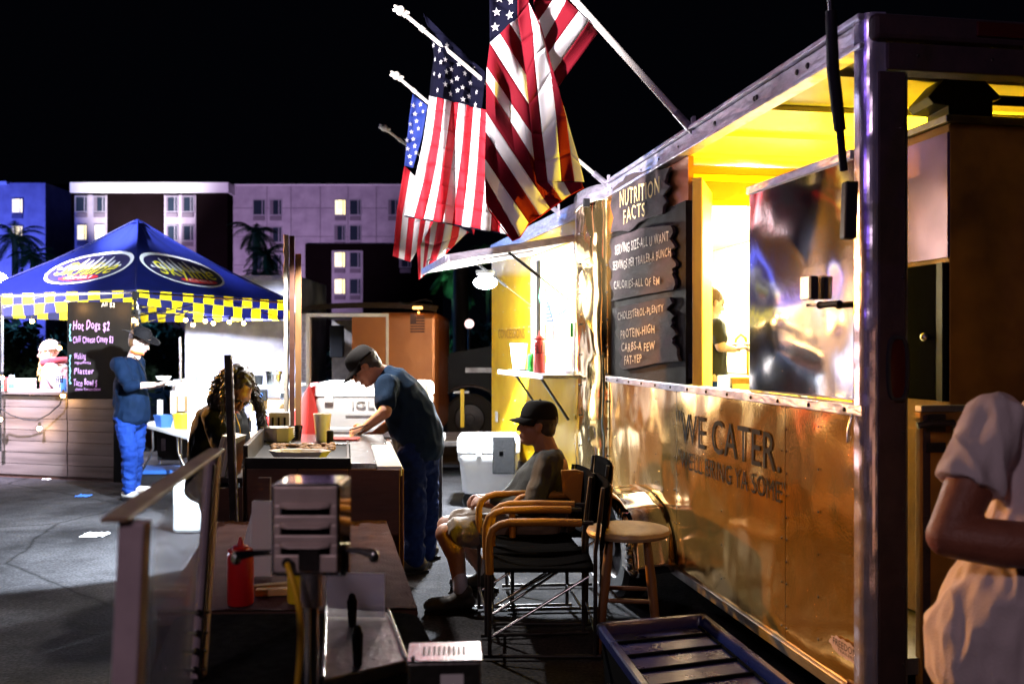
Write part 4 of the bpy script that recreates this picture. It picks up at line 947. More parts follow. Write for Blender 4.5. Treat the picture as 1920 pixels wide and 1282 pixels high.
# 5 --- seated man in cap, seen from the side
t = thing('person', 'seated man in black cap, grey sweater and khaki shorts with folded hands', 'man', G(960, 1130))
Y0 = 5.9; hc = fx(1006, 799, 5.92); H = axes((-.985, -.08, .05), (.03, 0, 1))
sh = fx(1032, 868, 5.92); pv = fx(1028, 975, 5.9)
LS = fx(1030, 866, 5.70); RS = fx(1030, 866, 6.14); LE = fx(1000, 948, 5.62); RE = fx(1000, 945, 6.2); LW = fx(915, 943, 5.72); RW = fx(908, 935, 5.95)
b = MB(); add_head(b, hc, H, 1.06); b.cap(hc+V((.035, 0, -.07)), sh+V((-.015, 0, .05)), .068, .078)
torso(b, [(pv, .18, .15, (0, 1, 0), (1, 0, 0)), (pv.lerp(sh, .5), .17, .15, (0, 1, 0), (1, 0, 0)), (sh, .17, .11, (0, 1, 0), (1, 0, 0))])
for S_, E_, W_ in ((LS, LE, LW), (RS, RE, RW)): b.cap(S_, E_, .06, .05); b.cap(E_, W_, .046, .032)
add_hand(b, LW, (-.9, .35, .1), (0, .6, -.6), -1, 1.1, 1.05); add_hand(b, RW, (-.9, -.35, .1), (0, -.6, -.6), 1, 1.1, 1.05)
K1 = fx(836, 1000, 5.72); K2 = fx(838, 985, 6.08); F1 = fx(863, 1098, 5.62); F2 = fx(905, 1068, 6.12)
for K_, F_, y in ((K1, F1, 5.78), (K2, F2, 6.04)):
    b.cap((pv.x, y, pv.z-.02), K_, .092, .066); b.cap(K_, K_.lerp(F_, .4)+V((.025, 0, 0)), .066, .062); b.cap(K_.lerp(F_, .4)+V((.025, 0, 0)), F_, .060, .040)
fused(b, 'body', 'skin_shade', t, .0075, 3)
b = MB()
torso(b, [(fx(1022, 985, 5.9), .205, .19, (0, 1, 0), (1, 0, 0)), (fx(1003, 950, 5.9), .215, .235, (0, 1, 0), (1, 0, .15)), (fx(1006, 915, 5.9), .21, .215, (0, 1, 0), (1, 0, .1)), (fx(1020, 880, 5.92), .205, .155, (0, 1, 0), (1, 0, 0)), (fx(1028, 856, 5.92), .14, .10, (0, 1, 0), (1, 0, 0))])
for S_, E_, W_ in ((LS, LE, LW), (RS, RE, RW)): b.cap(S_, E_, .085, .066); b.cap(E_, E_.lerp(W_, .88), .062, .042)
fused(b, 'sweater', 'sweater', t, .0095, 4, .018, 7, (1, 1, .8), 41)
b = MB()
torso(b, [(pv+V((0, 0, -.03)), .20, .17, (0, 1, 0), (1, 0, 0)), (pv+V((-.05, 0, .03)), .20, .17, (0, 1, 0), (1, 0, 0))])
for K_, y in ((K1, 5.78), (K2, 6.04)): b.cap((pv.x-.02, y, pv.z-.01), V((pv.x, y, pv.z)).lerp(K_, .86), .115, .10)
fused(b, 'shorts', 'khaki', t, .0095, 3, .018, 8, (1, 1, 1), 51)
shoe_pair(t, 'shoe_dark', [(F1, (-.95, -.15, 0), .12), (F2, (-.9, .1, 0), .12)], .29)
for F_ in (F1, F2): b = MB(); b.cap(F_+V((0, 0, .04)), F_+V((0, 0, -.02)), .046, .046); fused(b, 'sock', 'grey_sleeve', t, .009, 2)
b = MB(); hair_cap(b, hc, H, 1.06); fused(b, 'hair', 'hair_dark', t, .009, 1, .006, 30)
cap_hat(t, hc, H, 'cap_black', .075, 1.14); head_bits(t, hc, H, 1.06)

# 6 --- man in white tee with crossed arms, close
t = thing('person', 'man in white tee and dark trousers with arms crossed beside the trailer rear', 'man', (1.50, 2.48, 0))
Y0 = 2.48; nk = V((1.50, 2.50, 1.50)); hc = V((1.535, 2.44, 1.66)); H = axes((-.35, -.9, -.05), (0, 0, 1))
AX = V((.985, .17, 0)); FW = V((.17, -.985, 0))
LS = V((1.275, 2.46, 1.395)); RS = V((1.735, 2.54, 1.40)); LE = P(1778, 1005, 2.40); RE = V((1.83, 2.42, 1.10)); LW = V((1.43, 2.20, 1.10)); RW = V((1.52, 2.22, 1.16))
b = MB(); add_head(b, hc, H, 1.05); b.cap(hc+V((0, .03, -.08)), nk+V((0, 0, -.05)), .062, .07)
torso(b, [(V((1.47, 2.5, .85)), .15, .12, AX, FW), (V((1.48, 2.5, 1.1)), .15, .12, AX, FW), (V((1.50, 2.5, 1.38)), .17, .10, AX, FW)])
for S_, E_ in ((LS, LE), (RS, RE)): b.cap(S_, S_.lerp(E_, .5), .050, .060); b.cap(S_.lerp(E_, .4), E_, .064, .054)
b.cap(LE, LE.lerp(LW, .35), .055, .061); b.cap(LE.lerp(LW, .35), LW+V((.1, 0, .02)), .061, .038); b.cap(RE, RW+V((-.08, -.01, .0)), .05, .036)
add_hand(b, LW+V((.1, 0, .02)), (.9, -.1, .2), (0, .9, 0), -1, .6); add_hand(b, RW+V((-.08, 0, 0)), (-.6, .8, -.1), (.5, .6, 0), 1, .7)
fused(b, 'body', 'skin_red', t, .0065, 4)
b = MB()
torso(b, [(V((1.395, 2.50, .74)), .285, .19, AX, FW), (V((1.395, 2.50, .86)), .29, .20, AX, FW), (V((1.415, 2.48, .96)), .265, .19, AX, FW), (V((1.445, 2.48, 1.06)), .225, .165, AX, FW), (V((1.475, 2.49, 1.17)), .20, .15, AX, FW), (V((1.495, 2.50, 1.28)), .20, .14, AX, FW), (V((1.50, 2.50, 1.38)), .21, .118, AX, FW), (V((1.505, 2.50, 1.455)), .12, .08, AX, FW)])
for S_, E_ in ((LS, LE), (RS, RE)):
    dd = (E_-S_).normalized(); X_ = dd.cross(FW).normalized(); Y_ = dd.cross(X_); e_ = S_.lerp(E_, .56); S2 = S_+V((.05 if S_ is LS else -.05, 0, .035))
    b.ball(S_, .082); b.loft([(S2, .07, .07, X_, Y_), (S_, .081, .081, X_, Y_), (S_.lerp(E_, .3), .080, .080, X_, Y_), (e_, .085, .083, X_, Y_)], 24)
sh_ = fused(b, 'tee_shirt', 'tee_white', t, .006, 3, .020, 8.5, (1.5, 1, .5), 61)
b = MB()
for sx in (-.105, .105):
    a_ = V((1.46, 2.5, .88))+AX*sx; k_ = V((a_.x, a_.y-.02, .48)); f_ = V((a_.x, a_.y, .06)); b.cap(a_, k_, .108, .075); b.cap(k_, f_, .075, .06)
torso(b, [(V((1.42, 2.5, .70)), .24, .17, AX, FW), (V((1.46, 2.5, .80)), .185, .14, AX, FW), (V((1.45, 2.5, .93)), .18, .135, AX, FW)])
fused(b, 'trousers', 'coat_black', t, .010, 3, .012, 8, (1, 1, 1), 71)
shoe_pair(t, 'shoe_dark', [(V((1.46, 2.5, .1))+AX*sx, FW, .1) for sx in (-.105, .105)], .29)
b = MB(); hair_cap(b, hc, H, 1.06); fused(b, 'hair', 'hair_brown', t, .009, 1, .006, 30)
head_bits(t, hc, H, 1.05)

# 7 --- cook inside the trailer
t = thing('person', 'cook in black tee working at the counter inside the trailer doorway', 'woman', P(1340, 700, 7.6).to_2d().to_3d()+V((0, 0, .46)))
Y0 = 7.6; hc = fx(1336, 568, Y0); H = axes((.9, .25, -.3), (.25, 0, 1)); sh = fx(1333, 612, Y0); pv = fx(1330, 706, Y0)
LS = fx(1343, 612, 7.45); LE = fx(1352, 650, 7.4); LW = fx(1376, 655, 7.5); RS = fx(1330, 610, 7.8); RE = fx(1350, 655, 7.9); RW = fx(1380, 648, 7.8)
b = MB(); add_head(b, hc, H, .95); b.cap(hc+V((-.02, 0, -.07)), sh+V((0, 0, .04)), .05, .055)
torso(b, [(pv, .15, .12, (0, 1, 0), (1, 0, 0)), (pv.lerp(sh, .5), .14, .11, (0, 1, 0), (1, 0, 0)), (sh, .15, .09, (0, 1, 0), (1, 0, 0))])
for S_, E_, W_ in ((LS, LE, LW), (RS, RE, RW)): b.cap(S_, E_, .052, .044); b.cap(E_, W_, .042, .027)
add_hand(b, LW, (.9, .2, .2), (0, 0, -1), 1, .6); add_hand(b, RW, (.9, -.1, .2), (0, 0, -1), -1, .6)
for s_ in (-.09, .09): b.cap(pv+V((0, s_, 0)), V((pv.x, pv.y+s_, .9)), .09, .06); b.cap(V((pv.x, pv.y+s_, .9)), V((pv.x, pv.y+s_, .52)), .06, .045)
fused(b, 'body', 'skin_pale', t, .0075, 3)
b = MB(); torso(b, [(pv+V((0, 0, -.02)), .175, .145, (0, 1, 0), (1, 0, 0)), (pv.lerp(sh, .45), .165, .135, (0, 1, 0), (1, 0, 0)), (sh+V((0, 0, -.02)), .165, .11, (0, 1, 0), (1, 0, 0))])
for S_, E_ in ((LS, LE), (RS, RE)): b.cap(S_, S_.lerp(E_, .6), .07, .066)
fused(b, 'tee_shirt', 'tee_black', t, .010, 3, .012, 8)
b = MB(); torso(b, [(pv+V((0, 0, -.12)), .17, .14, (0, 1, 0), (1, 0, 0)), (pv+V((0, 0, -.04)), .165, .135, (0, 1, 0), (1, 0, 0))])
for s_ in (-.09, .09): b.cap(pv+V((0, s_, -.08)), V((pv.x, pv.y+s_, .95)), .10, .075); b.cap(V((pv.x, pv.y+s_, .95)), V((pv.x, pv.y+s_, .56)), .075, .06)
fused(b, 'jeans', 'denim', t, .011, 3, .01, 8)
b = MB(); hair_cap(b, hc, H, .98); b.ball(hc+H@V((-.11, 0, .05)), .035); fused(b, 'hair', 'hair_brown', t, .009, 1, .006, 30)
head_bits(t, hc, H, .95)
# ------------------------------------------------------------------ flags
zf = lambda x, y, Y: P(680+x*.4211, y*.4212, Y)
def strip(mb, L, Rr, dep, nu=6, nv=6):             # L, R polylines (zoom units); dep(x,y)->depth
    for i in range(len(L)-1):
        a, b, c, d = L[i], Rr[i], Rr[i+1], L[i+1]
        def fn(u, v):
            x = (a[0]*(1-v)+b[0]*v)*(1-u)+(d[0]*(1-v)+c[0]*v)*u; y = (a[1]*(1-v)+b[1]*v)*(1-u)+(d[1]*(1-v)+c[1]*v)*u
            return zf(x, y, dep(x, y))
        mb.grid(fn, nu, nv)
def star_mesh(r):
    pts = []
    for k in range(10):
        a = math.pi/2+k*math.pi/5; q = r if k % 2 == 0 else r*.40; pts.append((q*math.cos(a), q*math.sin(a)))
    me = bpy.data.meshes.new('star'); me.from_pydata([(x, 0, z) for x, z in pts]+[(0, 0, 0)], [], [(k, (k+1) % 10, 10) for k in range(10)]); me.materials.append(M['flag_white']); return me
STAR = star_mesh(.5)
def stars(root, lst, dep, size):
    for x, y in lst:
        o = bpy.data.objects.new('star', STAR); COL.objects.link(o); o.parent = root
        D_ = dep(x, y); p = zf(x, y, D_-.012); o.location = ROOT[root.name][1]@p; k = size*(.9+.2*random.random()); o.scale = (k, k, k)
        dx = (dep(x+12, y)-dep(x-12, y))/(24*.4211/F*D_); o.rotation_euler = (0, random.uniform(-.15, .15), math.atan(dx))
def pole(root, base, tip, m='pole_white', r=.014, fin=True):
    d = (tip-base).normalized()
    MB().tube([base, tip], r, 12).build('pole', m, root, smooth=60)
    if fin:
        MB().ball(tip+d*.05, .035, 16, 10).ball(tip+d*.01, .022, 12, 8).cap(tip+d*.05, tip+d*.10, .016, .01).cap(tip+d*.045+V((-.05, 0, .01)), tip+d*.045+V((.05, 0, -.01)), .012).build('finial', 'pole_white', root, smooth=60)
        MB().tube([tip-d*.16, tip-d*.12], .019, 12).build('pole_ring', 'pole_white', root, smooth=60)
    s = Matrix.Identity(3)
    MB().tube([base-d*.03, base+d*.12], .022, 12).bar(base+V((.02, 0, -.06)), base+V((.02, 0, .06)), .05, .02).build('bracket', 'rail', root, smooth=50, bevel=.003)
# flag one (front, draped)
base = P(1300, 240, 5.13)+V((-.02, 0, .0)); tip = P(871, -229, 4.92)
t = thing('flag', 'largest stars and stripes flag, draped in diagonal folds over the trailer roof rail', 'flag', base, group='flags on the trailer roof rail')
pole(t, base, tip, r=.019)
def d1(x, y): return 4.95+.035*math.sin(x/38+y/170)+.02*math.sin(x/17-y/90)+.04*max(0, (x-740)/250)
def d1a(x, y): return 5.03+.03*math.sin((x+y)/45)
def d1c(x, y): return 4.92+.02*math.sin(x/22+y/200)+.03*math.sin(y/160)
def d1k(x, y): return 4.97+.03*math.sin(x/30+y/120)
mb = MB()
def S(m, L, Rr, dep): mb.m = m; strip(mb, L, Rr, dep)
RD, WH, BL = 0, 1, 2
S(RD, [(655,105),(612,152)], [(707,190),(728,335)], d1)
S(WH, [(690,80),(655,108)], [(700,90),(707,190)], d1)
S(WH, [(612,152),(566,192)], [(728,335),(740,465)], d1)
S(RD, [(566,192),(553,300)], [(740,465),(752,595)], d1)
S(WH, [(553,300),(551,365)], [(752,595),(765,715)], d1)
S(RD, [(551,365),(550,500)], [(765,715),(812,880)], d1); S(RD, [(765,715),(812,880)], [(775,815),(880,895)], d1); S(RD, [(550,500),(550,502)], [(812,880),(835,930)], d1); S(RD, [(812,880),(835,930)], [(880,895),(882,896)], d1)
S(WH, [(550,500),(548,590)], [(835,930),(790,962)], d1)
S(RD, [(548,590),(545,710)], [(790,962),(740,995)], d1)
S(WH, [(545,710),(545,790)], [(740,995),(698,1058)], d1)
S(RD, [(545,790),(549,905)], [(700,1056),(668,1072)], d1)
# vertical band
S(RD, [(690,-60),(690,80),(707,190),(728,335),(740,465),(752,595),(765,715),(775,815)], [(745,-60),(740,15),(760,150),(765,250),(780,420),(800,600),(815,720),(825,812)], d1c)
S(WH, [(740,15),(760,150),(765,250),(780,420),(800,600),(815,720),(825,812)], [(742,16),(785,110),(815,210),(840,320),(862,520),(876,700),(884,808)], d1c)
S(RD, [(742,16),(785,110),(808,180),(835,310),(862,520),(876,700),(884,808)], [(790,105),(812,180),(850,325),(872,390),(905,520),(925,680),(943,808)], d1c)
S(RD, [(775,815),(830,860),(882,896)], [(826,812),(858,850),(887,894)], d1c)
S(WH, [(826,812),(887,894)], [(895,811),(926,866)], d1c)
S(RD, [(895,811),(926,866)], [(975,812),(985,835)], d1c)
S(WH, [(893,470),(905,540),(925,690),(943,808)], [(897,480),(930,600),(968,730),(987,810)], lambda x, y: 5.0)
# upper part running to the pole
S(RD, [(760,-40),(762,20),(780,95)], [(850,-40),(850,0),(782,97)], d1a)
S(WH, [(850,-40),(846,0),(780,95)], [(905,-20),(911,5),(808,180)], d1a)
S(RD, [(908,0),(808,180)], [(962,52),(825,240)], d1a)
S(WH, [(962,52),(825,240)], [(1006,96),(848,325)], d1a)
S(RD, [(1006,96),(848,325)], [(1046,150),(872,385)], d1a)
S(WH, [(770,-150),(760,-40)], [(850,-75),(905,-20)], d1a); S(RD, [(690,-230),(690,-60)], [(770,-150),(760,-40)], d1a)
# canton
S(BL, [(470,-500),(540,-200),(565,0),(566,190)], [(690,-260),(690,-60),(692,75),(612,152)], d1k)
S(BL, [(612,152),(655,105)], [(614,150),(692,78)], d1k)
mb.build('cloth', ['flag_red_shaded', 'flag_white', 'flag_blue'], t, smooth=50, solid=.003)
stars(t, [(597,55),(655,68),(590,122),(660,5),(608,-5),(640,-60),(590,-70),(560,-130),(620,-130)], d1k, .052)
MB().tube([zf(*p, d1(*p)-.004) for p in ((550,880),(560,930),(600,990),(640,1040),(668,1072),(700,1056),(740,995),(790,962),(835,930),(882,896),(926,866),(985,835))], .004, 6).build('hem', 'flag_red', t)
# flag two
base = A.w((LA_-.05, .03, 2.79)); tip = P(762, 30, 6.55)
t = thing('flag', 'stars and stripes flag hanging straight with its stripes upright, behind the largest flag', 'flag', base, group='flags on the trailer roof rail')
pole(t, base, tip)
def d2(x, y): return 6.62+.05*math.sin(x/36+y/400)+.03*math.sin(x/15)+.03*math.sin(y/170)
mb = MB(); n = 11
E1 = [(298+i*32.6, 426+i*8.3) for i in range(n+1)]; E2 = [(186+i*42.5, 962+i*7.5) for i in range(n+1)]
for i in range(n):
    mids = lambda j, k: (E1[j][0]+(E2[j][0]-E1[j][0])*k+10*math.sin(k*5+j), E1[j][1]+(E2[j][1]-E1[j][1])*k)
    ks = [0, .1, .25, .4, .55, .7, .85, 1]
    mb.m = WH if i % 2 == 0 else RD
    def pt(j, k):
        a, b = E1[j], E2[j]; c = 14*math.sin(math.pi*k)*(1 if j < 3 else .3); return (a[0]+(b[0]-a[0])*k+c, a[1]+(b[1]-a[1])*k)
    strip(mb, [pt(i, k) for k in ks], [pt(i+1, k) for k in ks], d2, 4, 4)
mb.m = BL
strip(mb, [(270,60),(300,150),(312,200),(318,260),(305,340),(298,428)], [(285,75),(360,150),(455,240),(545,320),(540,400),(530,487)], d2, 5, 8)
mb.build('cloth', ['flag_red', 'flag_white', 'flag_blue'], t, smooth=50, solid=.003)
stars(t, [(315,203),(342,224),(376,203),(402,244),(348,277),(368,266),(428,286),(491,304),(516,346),(373,320),(395,309),(342,338),(455,328),(397,363),(420,350),(480,370),(368,376),(333,402),(423,403),(445,390),(506,411),(392,418),(474,430),(447,443),(501,468),(322,265),(318,330)], d2, .043)
MB().tube([zf(x, y, d2(x, y)) for x, y in E2], .005, 6).build('hem', 'flag_blue', t)
# flag three
base = B.w((.5, .03, 2.80)); tip = P(752, 150, 7.9)
t = thing('flag', 'narrow folded stars and stripes flag with bright blue canton beside the straight hanging flag', 'flag', base, group='flags on the trailer roof rail')
pole(t, base, tip)
def d3(x, y): return 8.0+.05*math.sin(x/22+y/150)
mb = MB(); mb.m = BL
strip(mb, [(222,420),(208,520),(196,640),(186,738)], [(288,470),(284,500),(262,620),(224,748)], d3, 4, 6)
n = 9
U1 = [(188,738),(226,748),(262,640),(300,560),(340,560),(380,600),(420,640),(460,680),(500,700),(540,720)]
for i in range(n):
    mb.m = WH if i % 2 else RD
    a0, a1 = (186+i*26, 738+i*26), (186+(i+1)*26, 738+(i+1)*26)
    f = lambda j: (134+j*26, 1140-max(0, (j-3))*45+min(j, 3)*9)
    strip(mb, [a0, ((a0[0]+f(i)[0])/2-8, (a0[1]+f(i)[1])/2), f(i)], [a1, ((a1[0]+f(i+1)[0])/2-8, (a1[1]+f(i+1)[1])/2), f(i+1)], d3, 4, 4)
mb.build('cloth', ['flag_red', 'flag_white', 'flag_blue2'], t, smooth=50, solid=.003)
stars(t, [(225,470),(258,465),(233,508),(268,497),(212,553),(240,540),(217,588),(248,573),(225,620),(200,663),(232,650),(209,697),(237,680),(197,625),(215,727)], d3, .048)
# flag four
base = B.w((1.9, .03, 2.80)); tip = P(728, 246, 9.2)
t = thing('flag', 'rearmost stars and stripes flag, only its lower folds showing below the others', 'flag', base, group='flags on the trailer roof rail')
pole(t, base, tip)
def d4(x, y): return 9.3+.08*math.sin(x/30+y/90)
mb = MB(); n = 9
for i in range(n):
    mb.m = RD if i % 2 == 0 else WH
    a = lambda j: (215+j*31, 900+j*16); c = lambda j: (250+j*8-0*j, 1245-j*7) if j < 4 else (282+(j-4)*42, 1218-(j-4)*42)
    m_ = lambda j: ((a(j)[0]+c(j)[0])/2+6, (a(j)[1]+c(j)[1])/2)
    strip(mb, [a(i), m_(i), c(i)], [a(i+1), m_(i+1), c(i+1)], d4, 5, 4)
mb.m = BL; strip(mb, [(150,610),(185,740),(200,860),(215,900)], [(190,640),(300,760),(420,860),(494,1044)], lambda x, y: 9.32, 5, 5)
mb.build('cloth', ['flag_red', 'flag_white', 'flag_blue'], t, smooth=50, solid=.003)

# ------------------------------------------------------------------ pop-up canopy of the stall
TC = [V((-4.43, 11, 0)), V((-3.23, 13.75, 0)), V((-5.98, 14.95, 0)), V((-7.18, 12.2, 0))]
tc = sum(TC, V())/4; ZE, ZP = 2.26, 3.36
t = thing('canopy_tent', 'blue pop up canopy with a yellow and blue checkered valance and oval chili logos', 'canopy', tc)
def roofp(c0, c1, u, v, off=0):                  # u along eave, v to the peak
    e = c0.lerp(c1, u); p = e.lerp(tc, v); sag = -.10*math.sin(math.pi*v)*(.6+.4*math.sin(math.pi*u))+.012*math.sin(u*26)*(1-v)*0
    z = ZE+(ZP-ZE)*v+sag; return V((p.x, p.y, z))
def roofn(c0, c1): 
    a = roofp(c0, c1, 0, 0); b = roofp(c0, c1, 1, 0); c = roofp(c0, c1, .5, 1); n = (b-a).cross(c-a).normalized(); return n if n.z > 0 else -n
for i in range(4):
    c0, c1 = TC[i], TC[(i+1) % 4]
    MB().grid(lambda u, v: roofp(c0, c1, u, v*.985)+V((0, 0, .012*noise.noise(V((u*6+i*9, v*5, 1))))), 24, 16).build('roof_panel', 'canopy_blue', t, smooth=50)
    # valance: two rows of checks, hanging with folds
    nC = 16; mb = MB(); n_ = (c1-c0).normalized().cross(V((0, 0, 1)))
    for k in range(nC):
        for r_ in range(2):
            mb.m = (k+r_) % 2
            def vp(u, v):
                s = (k+u)/nC; H = .17+.11*min(1, (s if i == 0 else (1-s) if i == 3 else .8)*1.6); z = ZE+.01-H*(r_+v)/2; w = .012*math.sin(s*34+1.5*(r_+v))*((r_+v)/2)+.008*math.sin(s*97)*(r_+v)/2
                sk = .004*math.sin(s*30)*math.sin((r_+v)*2.4); p = c0.lerp(c1, min(1, max(0, s+sk))); return p-n_*(-.01-w)+V((0, 0, z))
            mb.grid(vp, 3, 3)
    mb.build('valance', ['valance_yellow', 'valance_blue'], t, smooth=60)
    MB().tube([c0+V((0, 0, ZE-.02)), c1+V((0, 0, ZE-.02))], .016, 8).tube([c0+V((0, 0, ZE-.3)).lerp(V(), 0), (c0+c1)/2+V((0, 0, ZE-.03)), c1+V((0, 0, ZE-.3))], .010, 6).build('truss', 'steel', t)
    c = c0+(tc-c0)*.01; MB().obox(V((c.x, c.y, ZE/2)), (.045, .045, ZE)).build('leg', 'steel', t, bevel=.004)
    MB().obox(V((c.x, c.y, 1.98)), (.075, .075, .12)).build('leg_slider', 'black_plastic', t, bevel=.006); MB().obox(V((c.x, c.y, 2.2)), (.07, .07, .10)).build('leg_cap', 'black_plastic', t, bevel=.006)
    MB().tube([roofp(c0, c1, 0, 0)+V((0, 0, .012)), roofp(c0, c1, 0, .25)+V((0, 0, .012)), roofp(c0, c1, 0, .5)+V((0, 0, .012)), roofp(c0, c1, 0, .75)+V((0, 0, .012)), roofp(c0, c1, 0, .98)+V((0, 0, .012))], .012, 6).build('ridge_seam', 'canopy_blue', t)
MB().lathe(tc+V((0, 0, ZP-.05)), [(.10, 0), (.06, .03), (.02, .06), (.001, .065)], 12).build('peak_cap', 'canopy_blue', t, smooth=50)
# logos on the two front panels
def logo(c0, c1, u0, rev):
    n = roofn(c0, c1)
    def mp(x, y, off):                            # x right in the picture (m), y up the slope (m)
        L = (c1-c0).length; u = u0+(x/L)*(1 if not rev else -1)
        v = .14+.30*.0+(y/1.75); u2 = .5+(u-.5)/(max(.2, 1-v)) ; return roofp(c0, c1, u2, v)+n*off
    def disc(rx, ry, cx, cy, off, m, name, par):
        mb = MB(); K = 40; vs = []
        for r_ in range(0, 7):
            for k in range(K):
                a = 2*math.pi*k/K; q = r_/6; vs.append(mp(cx+rx*q*math.cos(a), cy+ry*q*math.sin(a), off))
        mb.add(vs, [(r_*K+k, r_*K+(k+1) % K, (r_+1)*K+(k+1) % K, (r_+1)*K+k) for r_ in range(6) for k in range(K)])
        return mb.build(name, m, par)
    lg = disc(.69, .41, 0, .42, .016, 'logo_white', 'logo_oval', t)
    disc(.645, .368, 0, .41, .019, 'logo_navy', 'logo_ground', lg)
    mb = MB()                                    # skyline silhouette
    for k, (x, w, h) in enumerate(((-.62,.08,.20),(-.50,.09,.34),(-.38,.08,.28),(-.27,.09,.5),(-.14,.09,.42),(-.02,.08,.52),(.11,.1,.40),(.24,.09,.5),(.36,.1,.34),(.50,.09,.30),(.60,.06,.18))):
        top = .40+h*.62*math.sqrt(max(0, 1-(x/.78)**2))
        def fn(u, v): return mp((x+(u-.5)*w*(1-.75*v**2))*.86, .42+(top-.42)*v, .022)
        mb.grid(fn, 2, 5)
    mb.build('logo_skyline', 'logo_white', lg)
    mb = MB(); text_map(mb, 'Skyline', lambda u, w: mp(-.50+1.02*u, .27-.03*u+.32*w+.05*(u-.5)**2, .026), shear=.35); mb.build('logo_script', 'logo_yellow', lg)
    disc(.34, .065, .06, .17, .025, 'logo_red', 'logo_ribbon', lg)
    mb = MB(); text_map(mb, 'CHILI', lambda u, w: mp(-.14+.42*u, .135+.07*w, .030)); mb.build('logo_word', 'logo_white', lg)
logo(TC[0], TC[1], .46, False); logo(TC[3], TC[0], .54, False)
# string of bulbs
bl = [(250,600,10.95),(348,600,12.2),(385,602,12.5),(400,606,12.8),(430,604,13.0),(457,606,13.2),(60,602,11.5),(111,652,11.25),(4,708,11.3),(0,786,11.28),(74,803,11.22),(118,742,11.15),(362,609,12.0)]
ball_me = None
where = ['by the hat man\'s hat under the canopy corner', 'left end of the row under the canopy edge', 'third along the row under the canopy edge', 'fourth along the row under the canopy edge', 'fifth along the row under the canopy edge', 'right end of the row under the canopy edge', 'above the knit-hat vendor under the valance', 'beside the vendor\'s hat', 'at the stall post left of the paper box', 'low on the planks at the stall post', 'hanging on the planks below the vendor', 'on the counter edge beside the menu board', 'second along the row under the canopy edge']
bulb0 = None
for (px, py, Y), w_ in zip(bl, where):
    c = P(px, py, Y); lab = 'glowing warm string light bulb '+w_
    if bulb0 is None:
        bulb0 = thing('string_bulb', lab, 'bulb', c, group='string light bulbs of the stall')
        MB().ball(c, .026, 12, 8).build('bulb_glass', 'bulb_glow', bulb0, smooth=60); MB().lathe(c+V((0, 0, .02)), [(.014, 0), (.016, .01), (.016, .05), (.006, .055)], 10).build('bulb_socket', 'black_plastic', bulb0, smooth=50)
    else:
        o = copy_tree(bulb0); o.location = c; o['label'] = lab
for (px, py, Y), e in (((74, 800, 11.15), 9), ((118, 742, 11.08), 12), ((2, 786, 11.2), 9), ((100, 648, 11.1), 5), ((222, 580, 10.75), 7), ((150, 578, 10.8), 7), ((250, 606, 10.9), 7)):
    lamp('bulb_light', 'POINT', P(px, py, Y), e*.45, (1, .58, .18), .03)
def cable(px, m='black_plastic', r=.008):
    return MB().tube([P(*q) for q in px], r, 6).build('string_cable', m)
o = cable([(0, 765, 11.24), (20, 778, 11.24), (45, 786, 11.23), (70, 788, 11.22), (92, 776, 11.2), (112, 758, 11.15), (120, 738, 11.13)]); tag(o, 'black light string cable swagging across the plank counter front', 'cable')
o = cable([(250, 585, 10.95), (300, 588, 11.6), (348, 592, 12.2), (385, 594, 12.5), (430, 594, 13.0), (457, 596, 13.2), (530, 590, 13.6)]); tag(o, 'light string cable running under the canopy edge', 'cable')

# plank counter front
Cn = Frame((P(215, 700, 11.0).x, 11.02), (P(-62, 700, 11.7).x, 11.66))
Cn.n = -Cn.n if Cn.n.y > 0 else Cn.n
t = thing('plank_counter', 'dark wooden plank counter front of the chili stall', 'counter', Cn.o)
ztop = 1.02
s0c = 0; seamS = (P(127, 700, 11.22)-Cn.o).dot(Cn.d)
for k in range(7):
    z0 = .04+k*.138
    for a, b in ((0, seamS-.006), (seamS+.006, Cn.len)):
        MB(Cn.w).bx(a+.003*(k % 2), b, -.02, .004*((k*7) % 3), z0, z0+.132).build('plank', 'plank', t, bevel=.003)
MB(Cn.w).bx(seamS-.0, Cn.len, -.45, .05, ztop, ztop+.035).build('counter_top', 'plank', t, bevel=.005)
MB(Cn.w).bx(0, Cn.len, -.05, -.021, 0, ztop-.01).build('counter_back', 'wood_dark', t)
# menu board
t = thing('menu_board', 'tall black menu board chalked with coney dog prices beside the hat man', 'menu board', P(185, 700, 10.9))
mbx = MB().bx(P(126, 0, 10.88).x, P(246, 0, 10.88).x, 10.88, 10.91, P(0, 748, 10.88).z, P(0, 566, 10.88).z).build('board_face', 'black_board', t, bevel=.003)
MB().bx(P(214, 0, 10.9).x, P(246, 0, 10.9).x, 10.885, 10.92, .02, P(0, 748, 10.88).z-.003).build('board_support', 'black_paint', t)
def chalk(txt, x0, x1, y, h, m):
    mb = MB(); text_map(mb, txt, lambda u, w: P(x0+(x1-x0)*u, y-h*w, 10.874), jit=1, shear=.1); mb.build('chalk_writing', m, t)
chalk('Hot Dogs $2', 137, 205, 618, 16, 'chalk_pink_glow'); chalk('Chili Cheese Coney $3', 137, 212, 642, 12, 'chalk_pink_glow'); chalk('Walking', 139, 161, 673, 11, 'chalk_pink_glow')
chalk('ingredients', 140, 170, 682, 5, 'chalk_pink_glow'); chalk('Platter', 139, 176, 701, 11, 'chalk_pink_glow'); chalk('Taco Bowl $', 138, 182, 723, 12, 'chalk_pink_glow'); chalk('cheese Tomato Onion', 141, 188, 732, 5, 'chalk_pink_glow'); chalk('All $2', 190, 215, 575, 8, 'chalk')
mb = MB(); 
for y0_, y1_ in ((610, 638), (668, 694), (696, 720)): mb.tube([P(131+1.0*math.sin(k*1.6), y0_+(y1_-y0_)*k/10, 10.872) for k in range(11)], .005, 5)
